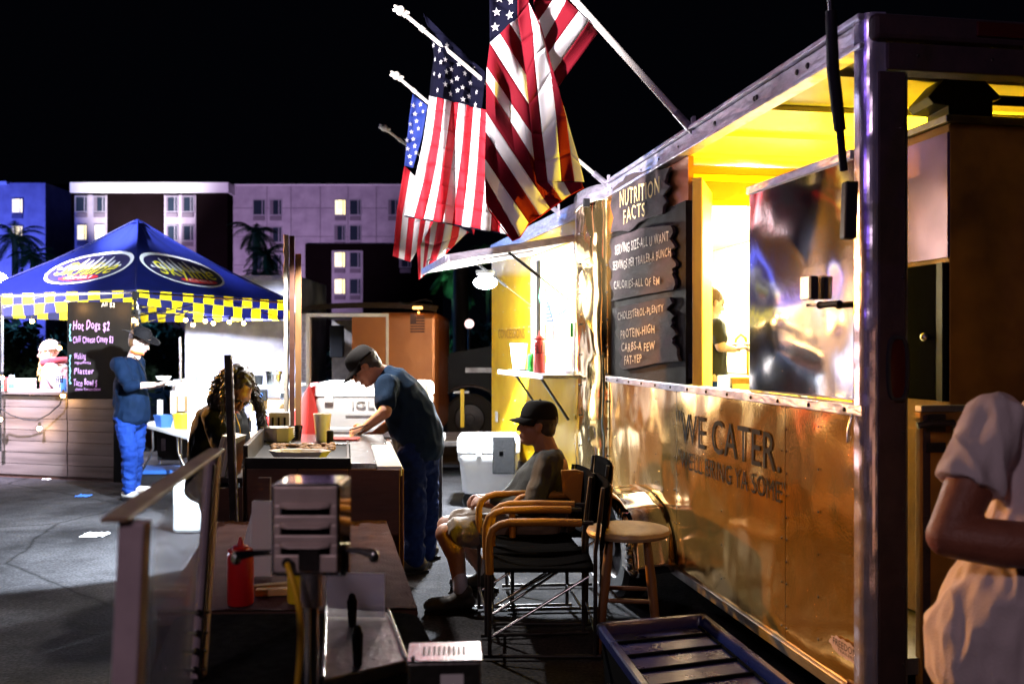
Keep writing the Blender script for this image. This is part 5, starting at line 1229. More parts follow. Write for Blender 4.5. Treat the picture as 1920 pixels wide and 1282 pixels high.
for y0_ in (609, 638, 667, 695, 718): mb.ball(P(132, y0_, 10.872), .011, 8, 6)
mb.build('chalk_border', 'chalk_cyan', t)
# counter items
zc = ztop+.0355
def onc(px, Y): p = P(px, 700, Y); return V((p.x, p.y, zc))
c = onc(5, 11.55); o = MB().bx(c.x-.10, c.x+.09, 11.45, 11.62, zc, zc+.165).build('red_tub', 'red_matte', bevel=.02); tag(o, 'red orange tub on the plank counter at the stall post', 'tub')
c = onc(40, 11.6); t = thing('paper_box', 'white carton with a green print on the plank counter beside the red tub', 'box', c)
MB().bx(c.x-.15, c.x+.15, 11.5, 11.68, zc, zc+.15).build('carton', 'paper', t, bevel=.006); MB().lathe((c.x-.09, 11.55, zc+.148), [(.03, 0), (.03, .045), (.0, .046)], 14).build('lid_knob', 'white_plastic', t)
MB().bx(c.x-.11, c.x-.03, 11.496, 11.499, zc+.03, zc+.09).build('print', 'teal_hose', t)
c = onc(119, 11.35); o = MB().lathe(c, [(.033, 0), (.036, .02), (.036, .14), (.03, .16), (.0, .161)], 16).build('soda_can', 'blue_plastic', smooth=40); tag(o, 'blue and silver drink can beside the vendor\'s elbow', 'can')
# stall post at the frame edge
o = MB().obox(P(1, 700, 11.4)*1+V((0, 0, 0)), (.05, .05, 1.9)).build('stall_post', 'steel', bevel=.004); tag(o, 'thin pale metal post at the counter end of the stall', 'post')

# yard behind the counter: folding table with things
t = thing('folding_table', 'white folding table with bent blue grey legs behind the hat man', 'table', P(305, 900, 11.6).to_2d().to_3d())
za = P(0, 797, 11.4).z; xa, xb = P(265, 0, 11.4).x, P(352, 0, 10.8).x
MB().add([P(262, 793, 11.5), P(352, 818, 10.6), P(352, 818, 10.6)+V((.1, 1.0, 0)), P(262, 793, 11.5)+V((.1, .9, 0))]+[q-V((0, 0, .04)) for q in (P(262, 793, 11.5), P(352, 818, 10.6), P(352, 818, 10.6)+V((.1, 1.0, 0)), P(262, 793, 11.5)+V((.1, .9, 0)))], [(0, 1, 2, 3), (7, 6, 5, 4), (0, 4, 5, 1), (1, 5, 6, 2), (2, 6, 7, 3), (3, 7, 4, 0)]).build('tabletop', 'white_plastic', t, bevel=.008)
for pts in ([(286, 806, 11.3), (287, 840, 11.3), (278, 862, 11.3), (264, 885, 11.3), (260, 905, 11.3)], [(333, 818, 10.9), (334, 848, 10.9), (342, 866, 10.9), (350, 880, 10.9), (352, 925, 10.9)], [(300, 800, 12.0), (300, 870, 12.0)], [(340, 806, 11.6), (340, 880, 11.6)]):
    MB().tube([P(*q) for q in pts], .016, 8).build('leg', 'steel', t, smooth=50)
o = MB().bx(P(272, 0, 11.9).x, P(298, 0, 11.9).x, 11.8, 12.2, .28, .62).build('black_crate', 'black_plastic', bevel=.01); tag(o, 'black crate under the folding table, nearer the hat man', 'crate')
t = thing('black_speaker', 'black speaker box under the folding table with small slots', 'speaker', P(318, 870, 11.8)); p = P(318, 870, 11.7)
MB().bx(P(300, 0, 11.8).x, P(342, 0, 11.8).x, 11.7, 12.1, .18, .60).build('speaker_box', 'black_plastic', t, bevel=.01)
for k in range(4): MB().bx(P(303+k*2, 0, 11.7).x, P(304+k*2, 0, 11.7).x, 11.694, 11.699, .30, .45).build('slot', 'dull_metal', t)
o = MB().obox(P(305, 880, 11.9), (.75, .5, .05)).build('blue_shelf_board', 'blue_plastic', bevel=.004); tag(o, 'blue board lying low under the folding table', 'board')
def yard(name, lab, cat, px0, px1, py0, py1, Y, dpt, m, bevel=.01):
    a = P(px0, py1, Y); b = P(px1, py0, Y); o = MB().bx(a.x, b.x, Y, Y+dpt, a.z, b.z).build(name, m, bevel=bevel); return tag(o, lab, cat)
# blue bin, yellow bucket
c = P(307, 802, 11.3); o = MB().loft([(c, .09, .08, V((1, 0, 0)), V((0, 1, 0))), (c+V((0, 0, .16)), .13, .10, V((1, 0, 0)), V((0, 1, 0))), (c+V((0, 0, .16)), .12, .09, V((1, 0, 0)), V((0, 1, 0))), (c+V((0, 0, .02)), .08, .07, V((1, 0, 0)), V((0, 1, 0)))], 4).build('blue_bin', 'blue_plastic', bevel=.004); tag(o, 'blue angular bin holding paper rolls on the folding table', 'bin')
c = P(342, 806, 11.3); t = thing('yellow_bucket', 'yellow bucket on the folding table beside the blue bin', 'bucket', c)
MB().lathe(c, [(.09, 0), (.115, .19), (.12, .19), (.12, .2), (.108, .2), (.085, .02)], 24).build('bucket', 'yellow_plastic', t, smooth=40); MB().tube([c+V((.12*math.cos(a), -.02, .19-.12*math.sin(a))) for a in [math.pi*k/10 for k in range(11)]], .004, 6).build('bail_handle', 'steel', t)
for px, py, h, lab in ((300, 780, .2, 'white paper roll standing in the blue bin'), (325, 775, .28, 'tall white paper roll beside the yellow bucket'), (340, 770, .24, 'white paper roll above the yellow bucket')):
    c = P(px, py, 11.5); o = MB().lathe(c, [(.0, 0), (.035, 0), (.035, h), (.0, h)], 16).build('paper_roll', 'paper', smooth=40); tag(o, lab, 'paper roll', 'paper rolls on the folding table')
yard('crate_shelf', 'orange wooden shelf crate behind the folding table', 'shelf', 318, 360, 742, 772, 12.6, .4, 'wood_light')
yard('food_warmer', 'white food warmer box on the rear table of the stall', 'warmer', 322, 360, 712, 744, 12.6, .5, 'white_plastic', .02)
yard('clear_tub', 'clear glass tub on the stall rear table left of the curly hair', 'tub', 365, 412, 703, 722, 12.5, .4, 'lavender_side', .02)
o = yard('plastic_sheet', 'bright white plastic sheet hanging behind the curly haired woman', 'sheet', 352, 408, 716, 985, 8.3, .03, 'white_plastic', .004)
yard('white_chest', 'glaring white chest seen through the sneeze guard', 'chest', 322, 402, 905, 1000, 8.0, .28, 'white_plastic', .03)
o = yard('wood_workbench', 'wooden workbench shelf behind the curly haired woman', 'workbench', 468, 545, 750, 788, 9.6, .5, 'wood_light', .006)
yard('bench_top', 'white bench top carrying the steel pot', 'table top', 466, 545, 722, 728, 9.4, .7, 'white_plastic', .004)
t = thing('steel_pot', 'shiny steel pot on the white bench top', 'pot', P(513, 722, 9.7)); c = P(513, 722, 9.6)
MB().lathe(c, [(.0, 0), (.062, .0), (.075, .09), (.075, .11), (.088, .115), (.088, .145), (.080, .145), (.068, .02)], 28).build('pot', 'steel', t, smooth=40)
o = MB().lathe(P(483, 722, 9.6), [(.0, 0), (.05, 0), (.055, .1), (.0, .1)], 20).build('black_jar', 'black_plastic', smooth=40); tag(o, 'small black jar left of the steel pot', 'jar')
t = thing('black_camera', 'black box with a round blue glass face under the bench top', 'radio', P(487, 742, 9.3)); p = P(487, 741, 9.3)
MB().bx(p.x-.06, p.x+.06, 9.3, 9.38, p.z-.055, p.z+.055).build('box', 'black_plastic', t, bevel=.008); MB().tube([p+V((0, -.002, 0)), p+V((0, -.02, 0))], .03, 20).build('round_face', 'blue_plastic', t, smooth=50)
t = thing('security_camera', 'small black and white round camera under the bench top end', 'camera', P(531, 740, 9.3)); p = P(531, 741, 9.3)
MB().ball(p, .045, 16, 10).build('housing', 'white_plastic', t, smooth=60); MB().tube([p+V((0, -.02, 0)), p+V((.01, -.06, 0))], .028, 16).build('lens', 'black_plastic', t, smooth=50)
yard('grey_box', 'grey box with a faint emblem under the workbench', 'box', 471, 496, 772, 815, 8.8, .3, 'lavender_side')
yard('lavender_crate', 'pale lavender crate under the workbench end', 'crate', 512, 545, 770, 815, 9.0, .3, 'lavender_side')
yard('cardboard_box', 'brown cardboard box beside the woman\'s hands', 'box', 466, 505, 810, 845, 7.8, .35, 'cardboard')
o = MB().cap(P(503, 800, 7.7), P(506, 790, 7.7), .06, .05).build('red_kettle', 'red_plastic', smooth=60); tag(o, 'round red kettle beyond the griddle end', 'kettle')
c = P(500, 833, 6.6); o = MB().tube([P(492, 830, 6.6), P(512, 836, 6.6)], .012, 8).ball(P(490, 830, 6.6), .02, 10, 6).build('red_handle_knife', 'red_plastic', smooth=60); tag(o, 'red handled tool beside the griddle end', 'tool')
# steel pole in the stall
o = MB().tube([P(339, 718, 11.9), P(338, 632, 11.9)], .018, 10).build('steel_post', 'steel', smooth=60); tag(o, 'thin bright steel post on the food warmer', 'post')
# white box trailer behind the canopy
t = thing('white_trailer', 'plain pale lavender white box trailer behind the stall', 'trailer', P(450, 800, 15.5).to_2d().to_3d())
xa = P(346, 0, 15.2).x; xb = P(562, 0, 15.2).x
MB().bx(xa, xb, 15.2, 17.4, .5, 2.75).build('box_body', 'lavender_side', t, bevel=.02)
MB().bx(xa-.01, xb+.01, 15.17, 15.199, .45, .52).build('bottom_rail', 'rail', t); MB().bx(xa-.01, xb+.01, 15.17, 15.199, 2.68, 2.76).build('top_rail', 'rail', t)
rb = MB()
for i in range(8):
    for k in range(5): rb.ball((xa+.12+.24*i, 15.198, .7+.45*k), .009, 6, 4)
rb.build('rivets', 'dull_metal', t, kind='stuff')
for x in (xa+.6, xb-.5): wheel(t, (x, 15.3, .34), .34, .2, (0, -1, 0), 'wheel')

# ------------------------------------------------------------------ orange trailer behind the big cooler
t = thing('orange_trailer', 'dull orange metal food trailer with open white framed door and flag decal', 'food trailer', P(690, 825, 13.2).to_2d().to_3d())
Y1 = 13.2; xa, xm, xb = P(562, 0, Y1).x, P(706, 0, Y1).x, P(822, 0, Y1).x
zb, zt_ = .33, P(0, 585, Y1).z
MB().bx(xm, xb, Y1+.02, Y1+2.4, zb, zt_).build('front_body', 'trailer_orange', t, bevel=.09, seg=4)
xd0, xd1, xp = P(581, 0, Y1).x, P(660, 0, Y1).x, P(724, 0, Y1).x
zd = P(0, 594, Y1).z
MB().bx(xa, xd0-.05, Y1+.02, Y1+.08, zb, zt_-.02).bx(xd0-.05, xp+.03, Y1+.02, Y1+.08, zd+.05, zt_-.02).build('side_wall', 'rail', t)
MB().bx(xa, xm, Y1+.3, Y1+2.4, zt_-.04, zt_+.0).bx(xa, xm, Y1+2.36, Y1+2.4, zb, zt_-.045).bx(xa, xm, Y1+.1, Y1+2.35, zb, zb+.06).build('shell', 'dark_metal', t)
MB().bx(xd0-.05, xd0, Y1-.02, Y1+.1, zb, zd).bx(xd0-.05, xp+.035, Y1-.02, Y1+.1, zd+.001, zd+.05).bx(xp, xp+.035, Y1-.02, Y1+.1, zb, zd).build('door_frame', 'white_plastic', t, bevel=.004)
MB().bx(xd1, xp-.003, Y1+.0, Y1+.05, zb, zd-.003).build('orange_door', 'trailer_orange', t, bevel=.004)
MB().grid(lambda u, v: (xa+(xb-.03-xa)*u, Y1+.02+.5*v, zt_+.10*math.sin(v*math.pi*.5)+.06*math.sin(math.pi*u)**.5), 20, 8).build('roof_curve', 'dull_metal', t, smooth=50)
fl = MB(); x0 = P(769, 0, Y1).x; x1 = P(796, 0, Y1).x; z0 = P(0, 623, Y1).z; z1 = P(0, 588, Y1).z
for k in range(7): fl.bx(x0, x1, Y1+.012, Y1+.018, z0+(z1-z0)*k/7, z0+(z1-z0)*(k+.55)/7)
fl.bx(x0, x0+(x1-x0)*.42, Y1+.008, Y1+.0115, z0+(z1-z0)*.48, z1).build('flag_decal', 'wood_dark', t)
MB().tube([(P(748+k*8, 0, Y1).x, Y1-.01, P(0, 566+4*math.sin(k*.8), Y1).z) for k in range(9)], .012, 6).build('cable', 'black_plastic', t)
mk('amber_glow', (1, .5, .1), .5, emit=(1, .45, .1), estr=4)
MB().obox(P(783, 577, Y1-.02), (.14, .03, .04)).obox(P(785, 586, Y1-.02), (.03, .03, .03)).build('marker_lamp', 'amber_glow', t, bevel=.01)
MB().obox(P(632, 640, Y1+1.4), (.22, .1, .5)).build('hanging_cloth', 'coat_black', t, bevel=.02)
wheel(t, (xm+.35, Y1+.02, .33), .33, .2, (0, -1, 0), 'wheel')
# flat bed with post
t = thing('flatbed_trailer', 'low flatbed trailer deck with a yellow post between the food trailers', 'trailer', P(850, 830, 12.0).to_2d().to_3d())
a = P(735, 812, 12.4); b = P(925, 812, 12.4); MB().bx(a.x, b.x, 11.4, 12.6, a.z-.07, a.z).build('deck', 'dull_metal', t, bevel=.01)
for x in (a.x+.2, b.x-.2): wheel(t, (x, 12.0, .22), .22, .15, (0, -1, 0), 'wheel')
MB().obox(P(867, 765, 12.2), (.05, .05, .5)).build('yellow_post', 'yellow_plastic', t, bevel=.004); MB().obox(P(865, 735, 12.2), (.2, .03, .03)).build('post_arm', 'dull_metal', t)
# dark pickup truck beyond
t = thing('parked_truck', 'dark truck parked beyond the flatbed with a round wheel arch', 'truck', P(870, 830, 15.5).to_2d().to_3d())
a = P(815, 0, 15.2).x; b = P(1010, 0, 15.2).x; z0 = .45; 
body = [(a, .45), (a, 1.20), (a+.25, 1.50), (a+.95, 1.62), (b, 1.66), (b, .45)]
cxw = P(880, 0, 15.2).x
body = body[:]+[(cxw+.55*math.cos(q), .45+.5*math.sin(q)) for q in [math.pi*k/10 for k in range(11)]]
MB().prism(body, lambda p: (p[0], 15.2, p[1]), lambda p: (p[0], 17.0, p[1])).build('truck_body', 'black_paint', t, bevel=.02)
MB().tube([(cxw+.56*math.cos(q), 15.19, .45+.51*math.sin(q)) for q in [math.pi*k/16 for k in range(17)]], .03, 8).build('arch_trim', 'dark_metal', t, smooth=50)
wheel(t, (cxw, 15.35, .42), .42, .25, (0, -1, 0), 'wheel')
MB().bx(a+.5, b-.2, 15.185, 15.198, 1.18, 1.26).build('side_molding', 'dull_metal', t)
# globe lamp
t = thing('globe_lamp', 'round pinkish white globe lamp above the dark truck', 'lamp', (P(880, 607, 22).x, 22, 0))
c = P(880, 607, 22); MB().ball(c, .11, 16, 10).build('globe', 'globe_glow', t, smooth=60); MB().tube([(c.x, 22, 0), c-V((0, 0, .1))], .04, 10).build('lamp_post', 'dark_metal', t, smooth=60)

# ------------------------------------------------------------------ hotel
def hb(parent, name, px0, px1, py0, py1, Y, dpt, m, z0=None):
    a = P(px0, py1, Y); b = P(px1, py0, Y); return MB().bx(a.x, b.x, Y, Y+dpt, a.z if z0 is None else z0, b.z).build(name, m, parent)
t = thing('hotel', 'lavender and brown five storey hotel with a white roof band and few lit windows', 'hotel', (-25, 104, 0)); HT = t
hb(t, 'lavender_wing', 427, 812, 347, 0, 100, 14, 'hotel_lavender', 0)
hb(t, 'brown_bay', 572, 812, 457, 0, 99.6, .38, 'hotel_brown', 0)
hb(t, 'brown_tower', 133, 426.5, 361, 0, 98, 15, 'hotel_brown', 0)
hb(t, 'roof_band', 131, 428, 342, 360.5, 97.6, 15.5, 'hotel_white')
hb(t, 'recess_wall', 84, 140, 345, 0, 108, 5, 'hotel_brown', 0)
hb(t, 'window_strip', 140, 200, 366, 0, 97.85, .14, 'hotel_lavender', 0)
hb(t, 'window_strip', 308, 367, 366, 0, 97.85, .14, 'hotel_lavender', 0)
hb(t, 'window_strip', 622, 680, 470, 0, 99.45, .14, 'hotel_lavender', 0)
hb(t, 'roof_cap', 427.5, 813, 345.5, 347.2, 99.8, 14.4, 'hotel_white')
WM = {}
def window(parent, px, py, Y, w=26, h=30, lit=0):
    c = P(px, py, Y); k = Y/F; W_, H_ = w*k, h*k
    key = (w, h, lit)
    fr = MB(); e = .09
    fr.bx(c.x-W_/2, c.x+W_/2, Y-.10, Y-.004, c.z-H_/2, c.z-H_/2+e).bx(c.x-W_/2, c.x+W_/2, Y-.10, Y-.004, c.z+H_/2-e, c.z+H_/2).bx(c.x-W_/2, c.x-W_/2+e, Y-.10, Y-.004, c.z-H_/2+e, c.z+H_/2-e).bx(c.x+W_/2-e, c.x+W_/2, Y-.10, Y-.004, c.z-H_/2+e, c.z+H_/2-e).bx(c.x+W_*.22, c.x+W_*.22+e, Y-.10, Y-.004, c.z-H_/2+e, c.z+H_/2-e)
    f = fr.build('window', 'win_frame', parent)
    MB().bx(c.x-W_/2+e, c.x+W_/2-e, Y-.06, Y-.02, c.z-H_/2+e, c.z+H_/2-e).build('pane', 'win_lit' if lit else 'win_dark', f)
    if lit: MB().bx(c.x-W_/2+e, c.x-W_*.18, Y-.075, Y-.062, c.z-H_/2+e, c.z+H_/2-e).bx(c.x-W_*.18, c.x+W_*.22, Y-.072, Y-.062, c.z-H_/2+e, c.z-H_*.1).build('curtain', 'curtain', f)
    if not lit and int(px) % 3: MB().bx(c.x-W_/2+e, c.x-W_/2+e+W_*(.14+.1*(int(px) % 2)), Y-.075, Y-.062, c.z-H_/2+e, c.z+H_/2-e).build('curtain', 'vent', f)
    MB().bx(c.x-W_*.45, c.x+W_*.45, Y-.12, Y-.004, c.z-H_/2-.55, c.z-H_/2-.1).build('air_vent', 'vent', f)
for px, py, Y, w, lit in ((153,383,97.84,24,0),(187,383,97.84,24,0),(154,436,97.84,20,1),(187,436,97.84,20,1),(322,383,97.84,24,0),(352,383,97.84,24,0),(322,437,97.84,24,0),(352,437,97.84,24,0),
    (486,389,99.98,24,0),(517,389,99.98,24,0),(486,440,99.98,24,0),(517,440,99.98,24,0),(486,492,99.98,24,0),(517,492,99.98,24,0),(486,541,99.98,24,0),(517,541,99.98,24,0),
    (638,389,99.98,22,1),(666,389,99.98,22,0),(637,437,99.98,22,0),(666,437,99.98,22,0),(637,487,99.44,22,1),(666,487,99.44,22,0),(637,537,99.44,22,1),(666,537,99.44,22,0),(737,389,99.98,20,0),(153,490,97.84,24,0),(187,490,97.84,24,0),(322,490,97.84,24,0),(352,490,97.84,24,0),(760,487,99.58,22,0),(760,389,99.98,22,0)):
    window(t, px, py, Y, w, 30, lit)
for px, w, h in ((215, 26, 7), (300, 14, 10), (520, 34, 8), (610, 16, 11), (690, 22, 7)):
    a = P(px, 0, 103); z_ = P(0, 346, 103).z; MB().bx(a.x, a.x+w*103/F, 103, 105.5, z_-1.5, z_+h*103/F*.45).build('roof_unit', 'vent', t, bevel=.05)
jt = MB()
for k in range(1, 6):
    z_ = P(0, 347, 99.97).z-3.05*k+.55; jt.bx(P(428, 0, 99.97).x, P(571, 0, 99.97).x, 99.96, 99.995, z_, z_+.06)
    if k < 3: jt.bx(P(571, 0, 99.97).x, P(811, 0, 99.97).x, 99.96, 99.995, z_, z_+.06)
for px in (428, 500, 545, 600, 652, 705, 760): jt.bx(P(px, 0, 99.97).x, P(px, 0, 99.97).x+.06, 99.955, 99.99, P(0, 456, 99.97).z, P(0, 349, 99.97).z)
jt.build('wall_joints', 'vent', t, kind='stuff')
t = thing('blue_building', 'blue lit apartment wing past the dark gap beside the hotel', 'building', (-56, 104, 0))
hb(t, 'blue_wall', -160, 85, 343, 0, 100, 12, 'hotel_lavender', 0)
hb(t, 'roof_edge', -160, 12, 340, 345, 99.5, 12.6, 'hotel_white')
for px, py, l in ((33,386,1),(33,437,1),(-40,386,0),(-40,437,0),(33,488,0)): window(t, px, py, 99.98, 22, 28, l)
# low wall of dark planting before the hotel
def foliage(name, lab, c, size, nleaf, m, kind='stuff', leaf=.25, seed=1):
    rnd = random.Random(seed); mb = MB()
    cl = [(V((rnd.uniform(-1, 1)*size[0], rnd.uniform(-1, 1)*size[1], rnd.uniform(0, 1)*size[2])), rnd.uniform(.5, 1)) for _ in range(int(16+size[0]*2))]
    for i in range(nleaf):
        q, r = rnd.choice(cl); p = V(c)+q+V((rnd.gauss(0, 1), rnd.gauss(0, 1), rnd.gauss(0, .8)))*.6*r
        a = V((rnd.uniform(-1, 1), rnd.uniform(-1, 1), rnd.uniform(-1, 1))).normalized(); b = a.cross(V((rnd.uniform(-1, 1), rnd.uniform(-1, 1), rnd.uniform(-1, 1)))).normalized()
        mb.add([p-a*leaf, p+b*leaf*.4, p+a*leaf, p-b*leaf*.4], [(0, 1, 2, 3)])
    o = mb.build(name, m); o['kind'] = kind; return o
foliage('hedge', '', (-5.0, 55, 0), (5, 1.5, 2.4), 5000, 'leaf_dark', seed=2, leaf=.3)
foliage('hedge', '', (-22, 48, 0), (9, 1.5, 2.6), 5000, 'leaf_dark', seed=3, leaf=.3)
foliage('hedge', '', (-12.5, 26, 0), (6, 1.0, 1.9), 5000, 'leaf_dark', seed=6, leaf=.16)
# palms
def palm(px, pyc, Y, crown, lab, nf=24, seed=1, lean=0):
    rnd = random.Random(seed); c = P(px, pyc, Y); t = thing('palm_tree', lab, 'palm tree', (c.x, c.y, 0), group='palm trees before the hotel')
    H = c.z; pts = [(c.x+lean*(1-k/8)**2, c.y, H*k/8) for k in range(9)]
    MB().tube(pts, [.22-.008*k for k in range(9)], 12).build('trunk', 'palm_trunk', t, smooth=60)
    mb = MB()
    for i in range(nf):
        az = rnd.uniform(0, 2*math.pi); el = rnd.uniform(-.5, 1.2); L = crown*rnd.uniform(.8, 1.1); p = V(c); d = V((math.cos(az)*math.cos(el), math.sin(az)*math.cos(el), math.sin(el))); n = 9
        prev = p
        for k in range(n):
            d = (d+V((0, 0, -.20))).normalized(); q = prev+d*(L/n); s = d.cross(V((0, 0, 1))).normalized()
            mb.add([prev-s*.025, prev+s*.025, q+s*.02, q-s*.02], [(0, 1, 2, 3)])
            for j in range(3):
                w = prev.lerp(q, j/3); ll = crown*.30*math.sin(math.pi*min(1, (k+j/3+1)/(n+1)))**.6
                for sg in (-1, 1):
                    e = w+(s*sg*.8+d*.55+V((0, 0, -.45+rnd.uniform(-.15, .15)))).normalized()*ll; mb.add([w, w+d*.07*crown*.5, e], [(0, 1, 2)])
            prev = q
    mb.build('fronds', 'palm_leaf', t, kind='stuff')
palm(478, 436, 60, 1.9, 'tall dark palm silhouetted on the lavender hotel wall, left of the upright post', seed=1)
palm(500, 478, 58, 1.8, 'second dark palm whose crown overlaps the upright wooden post', seed=2)
palm(490, 520, 55, 1.6, 'short spiky palm just above the canopy edge', seed=3, nf=30)
palm(28, 446, 55, 1.9, 'dark palm before the blue building nearest the frame edge', seed=4)
palm(62, 480, 55, 1.6, 'lower dark palm before the blue building beside the dark gap', seed=5)
palm(852, 512, 60, 2.6, 'green floodlit palm under the awning hatch', seed=6, nf=34)
palm(916, 470, 62, 1.5, 'slim dark palm close to the yellow wall', seed=7)
for px, h in ((864, 500),):
    c = P(px, 500, 30); o = MB().tube([(c.x, 30, 0), c], [.26, .24], 12).build('palm_tree', 'palm_trunk', smooth=60); tag(o, 'thick dark palm trunk crossing the green floodlit fronds', 'palm tree')

# blue light source at the frame edge
t = thing('blue_floodlight', 'blue white floodlight on a post above the canopy left slope', 'floodlight', (P(-4, 0, 40).x, 40, 0))
c = P(-4, 528, 40); MB().ball(c, .38, 16, 10).build('lens', 'lamp_glow', t, smooth=60); MB().tube([(c.x, 40, 0), c], .08, 8).build('post', 'dark_metal', t)
lamp('blue_flood', 'POINT', c+V((0, 1.2, .2)), 2600, (.1, .35, 1), .3)

# box truck added out of view, a bright reflection for the polished panels
t = thing('added_box_truck', 'white box truck added out of view as a bright reflection for the polished panel', 'truck', (-10.0, 11.2, 0))
X0 = -7.6
MB().bx(X0-5.2, X0-.04, 9.9, 12.5, .75, 3.75).build('box_body', 'white_plastic', t, bevel=.02)
for k in range(2): MB().bx(X0-.038, X0, 9.93+1.28*k, 11.19+1.28*k, .80, 3.68).build('rear_door', 'white_plastic', t, bevel=.006)
for k in range(4): MB().tube([(X0+.03, 10.1+.72*k, .85), (X0+.03, 10.1+.72*k, 3.6)], .015, 8).build('lock_rod', 'steel', t, smooth=50)
MB().bx(X0-.25, X0+.02, 9.95, 12.45, .45, .62).build('rear_bumper', 'dark_metal', t, bevel=.01)
for y in (10.05, 12.3): MB().bx(X0-.03, X0+.01, y-.06, y+.06, .64, .74).build('tail_lamp', 'tail_lens', t)
MB().bx(X0-7.0, X0-5.3, 10.05, 12.35, .55, 2.5).build('cab', 'white_plastic', t, bevel=.12, seg=4)
MB().bx(X0-6.6, X0-5.7, 10.03, 10.049, 1.6, 2.2).build('cab_window', 'glass_dark', t)
for x in (X0-1.2, X0-6.2):
    for y, ax in ((10.05, (0, -1, 0)), (12.35, (0, 1, 0))): wheel(t, (x, y, .45), .45, .25, ax, 'wheel')
# ------------------------------------------------------------------ griddle counter and its neighbours
FZ = 1.0; Gc = Frame(P(750, 878, 4.70)[:2], (P(750, 878, 4.70)+V((-.32, 1.78, 0)))[:2])   # right side running away
right = Gc.d; across = V((-1, .03, 0)).normalized()
def gp(a, b, z): return V((Gc.o.x, Gc.o.y, 0))+across*a+right*b+V((0, 0, z))          # a to the left, b away
t = thing('griddle_counter', 'brown wooden griddle counter with flat black cooking top', 'grill counter', gp(.4, .8, 0))
Wd = .78; Dp = 1.62
def gbox(a0, a1, b0, b1, z0, z1, name, m, bevel=.004, par=None):
    vs = [gp(a, b, z) for z in (z0, z1) for b in (b0, b1) for a in (a0, a1)]
    return MB().add(vs, [(0, 2, 3, 1), (4, 5, 7, 6), (0, 1, 5, 4), (2, 6, 7, 3), (0, 4, 6, 2), (1, 3, 7, 5)]).build(name, m, par or t, bevel=bevel)
for k in range(3): gbox(.26*k+.0015, .26*k+.2585, -.02-.002*(k % 2), .0, .03, .985, 'front_board', 'wood_dark')
for k in range(5): gbox(-.02, .0, .01+.32*k, .32*k+.325, .03, .985, 'side_board', 'wood_dark')
gbox(.78, .80, 0, Dp, .03, .985, 'side_board', 'wood_dark')
gbox(.005, .775, .01, Dp, .90, .93, 'counter_deck', 'dark_metal')
gbox(.26, .78, .02, 1.0, .935, 1.0, 'griddle_plate', 'black_paint', .006)
gbox(.25, .79, -.012, .015, .935, 1.04, 'griddle_edge', 'black_paint', .003)
gbox(.775, .80, .02, 1.0, .95, 1.10, 'griddle_splash', 'dark_metal', .003)
gbox(.255, .27, .02, 1.0, .95, 1.03, 'griddle_splash', 'dark_metal', .003)
gbox(.12, .25, .0, 1.1, .95, 1.015, 'steel_ledge', 'steel', .004)
gbox(-.01, .115, .0, 1.25, .95, 1.0, 'white_shelf', 'white_plastic', .004)
gbox(.02, .78, 1.02, Dp, .95, 1.01, 'rear_shelf', 'steel', .004)
bn = MB()
for k in range(60):
    a, b = .35+.36*random.random(), .55+.4*random.random(); bn.ball(gp(a, b, 1.01), (random.uniform(.012, .03), random.uniform(.012, .025), random.uniform(.008, .016)), 7, 5)
o = bn.build('grilled_food', 'wood_bark', smooth=60); o['kind'] = 'stuff'; o['label'] = 'browned chopped food frying on the black griddle'
c = gp(.52, .26, 1.003); o = MB().loft([(c, .13, .07, across, right), (c+V((0, 0, .045)), .17, .10, across, right), (c+V((0, 0, .043)), .16, .09, across, right), (c+V((0, 0, .01)), .12, .06, across, right)], 8).build('food_boat', 'paper'); tag(o, 'paper food boat lying on the black griddle', 'food tray')
def cupat(c, r, h, m, lab, nm='cup'):
    o = MB().lathe(c, [(r*.7, 0), (r*.72, .004), (r, h*.96), (r*1.04, h*.97), (r*1.04, h), (r*.95, h), (r*.66, .01)], 28).build(nm, m, smooth=40); return tag(o, lab, 'cup')
cupat(gp(.42, 1.15, 1.012), .055, .17, 'white_plastic', 'tall white plastic cup standing on the griddle shelf before the large cooler')
cupat(gp(.59, 1.2, 1.012), .045, .09, 'glass_dark', 'small dark tub with blue lid left of the tall white cup', 'tub')
o = MB().lathe(gp(.37, 1.02, 1.012), [(.0, 0), (.022, 0), (.022, .07), (.018, .075), (0, .076)], 16).build('spice_jar', 'black_plastic', smooth=40); tag(o, 'small black spice jar right of the tall white cup', 'jar')
st = thing('food_boat_stack', 'pile of white paper food boats on the griddle shelf end', 'food trays', gp(.70, 1.12, 1.012))
for k in range(5):
    c = gp(.70, 1.12, 1.014+.014*k); MB().loft([(c, .08, .06, across, right), (c+V((0, 0, .03)), .11, .085, across, right), (c+V((0, 0, .028)), .104, .08, across, right), (c+V((0, 0, .006)), .075, .055, across, right)], 8).build('food_boat', 'paper', st)
rd_ = tag(MB().obox(gp(.30, 1.2, 1.02), (.22, .12, .012)).build('red_tray', 'red_matte', bevel=.004), 'flat red tray under the bending man\'s hands', 'tray')
# white slatted paper stand at the griddle end
p = P(524, 800, 6.3); t = thing('white_rack', 'small white slotted rack at the far end of the griddle', 'rack', p)
MB().obox(p, (.14, .03, .2)).build('rack_panel', 'white_plastic', t, bevel=.004)
for k in range(3): MB().obox(p+V((-.04+.04*k, -.018, 0)), (.012, .006, .13)).build('slot', 'black_plastic', t)
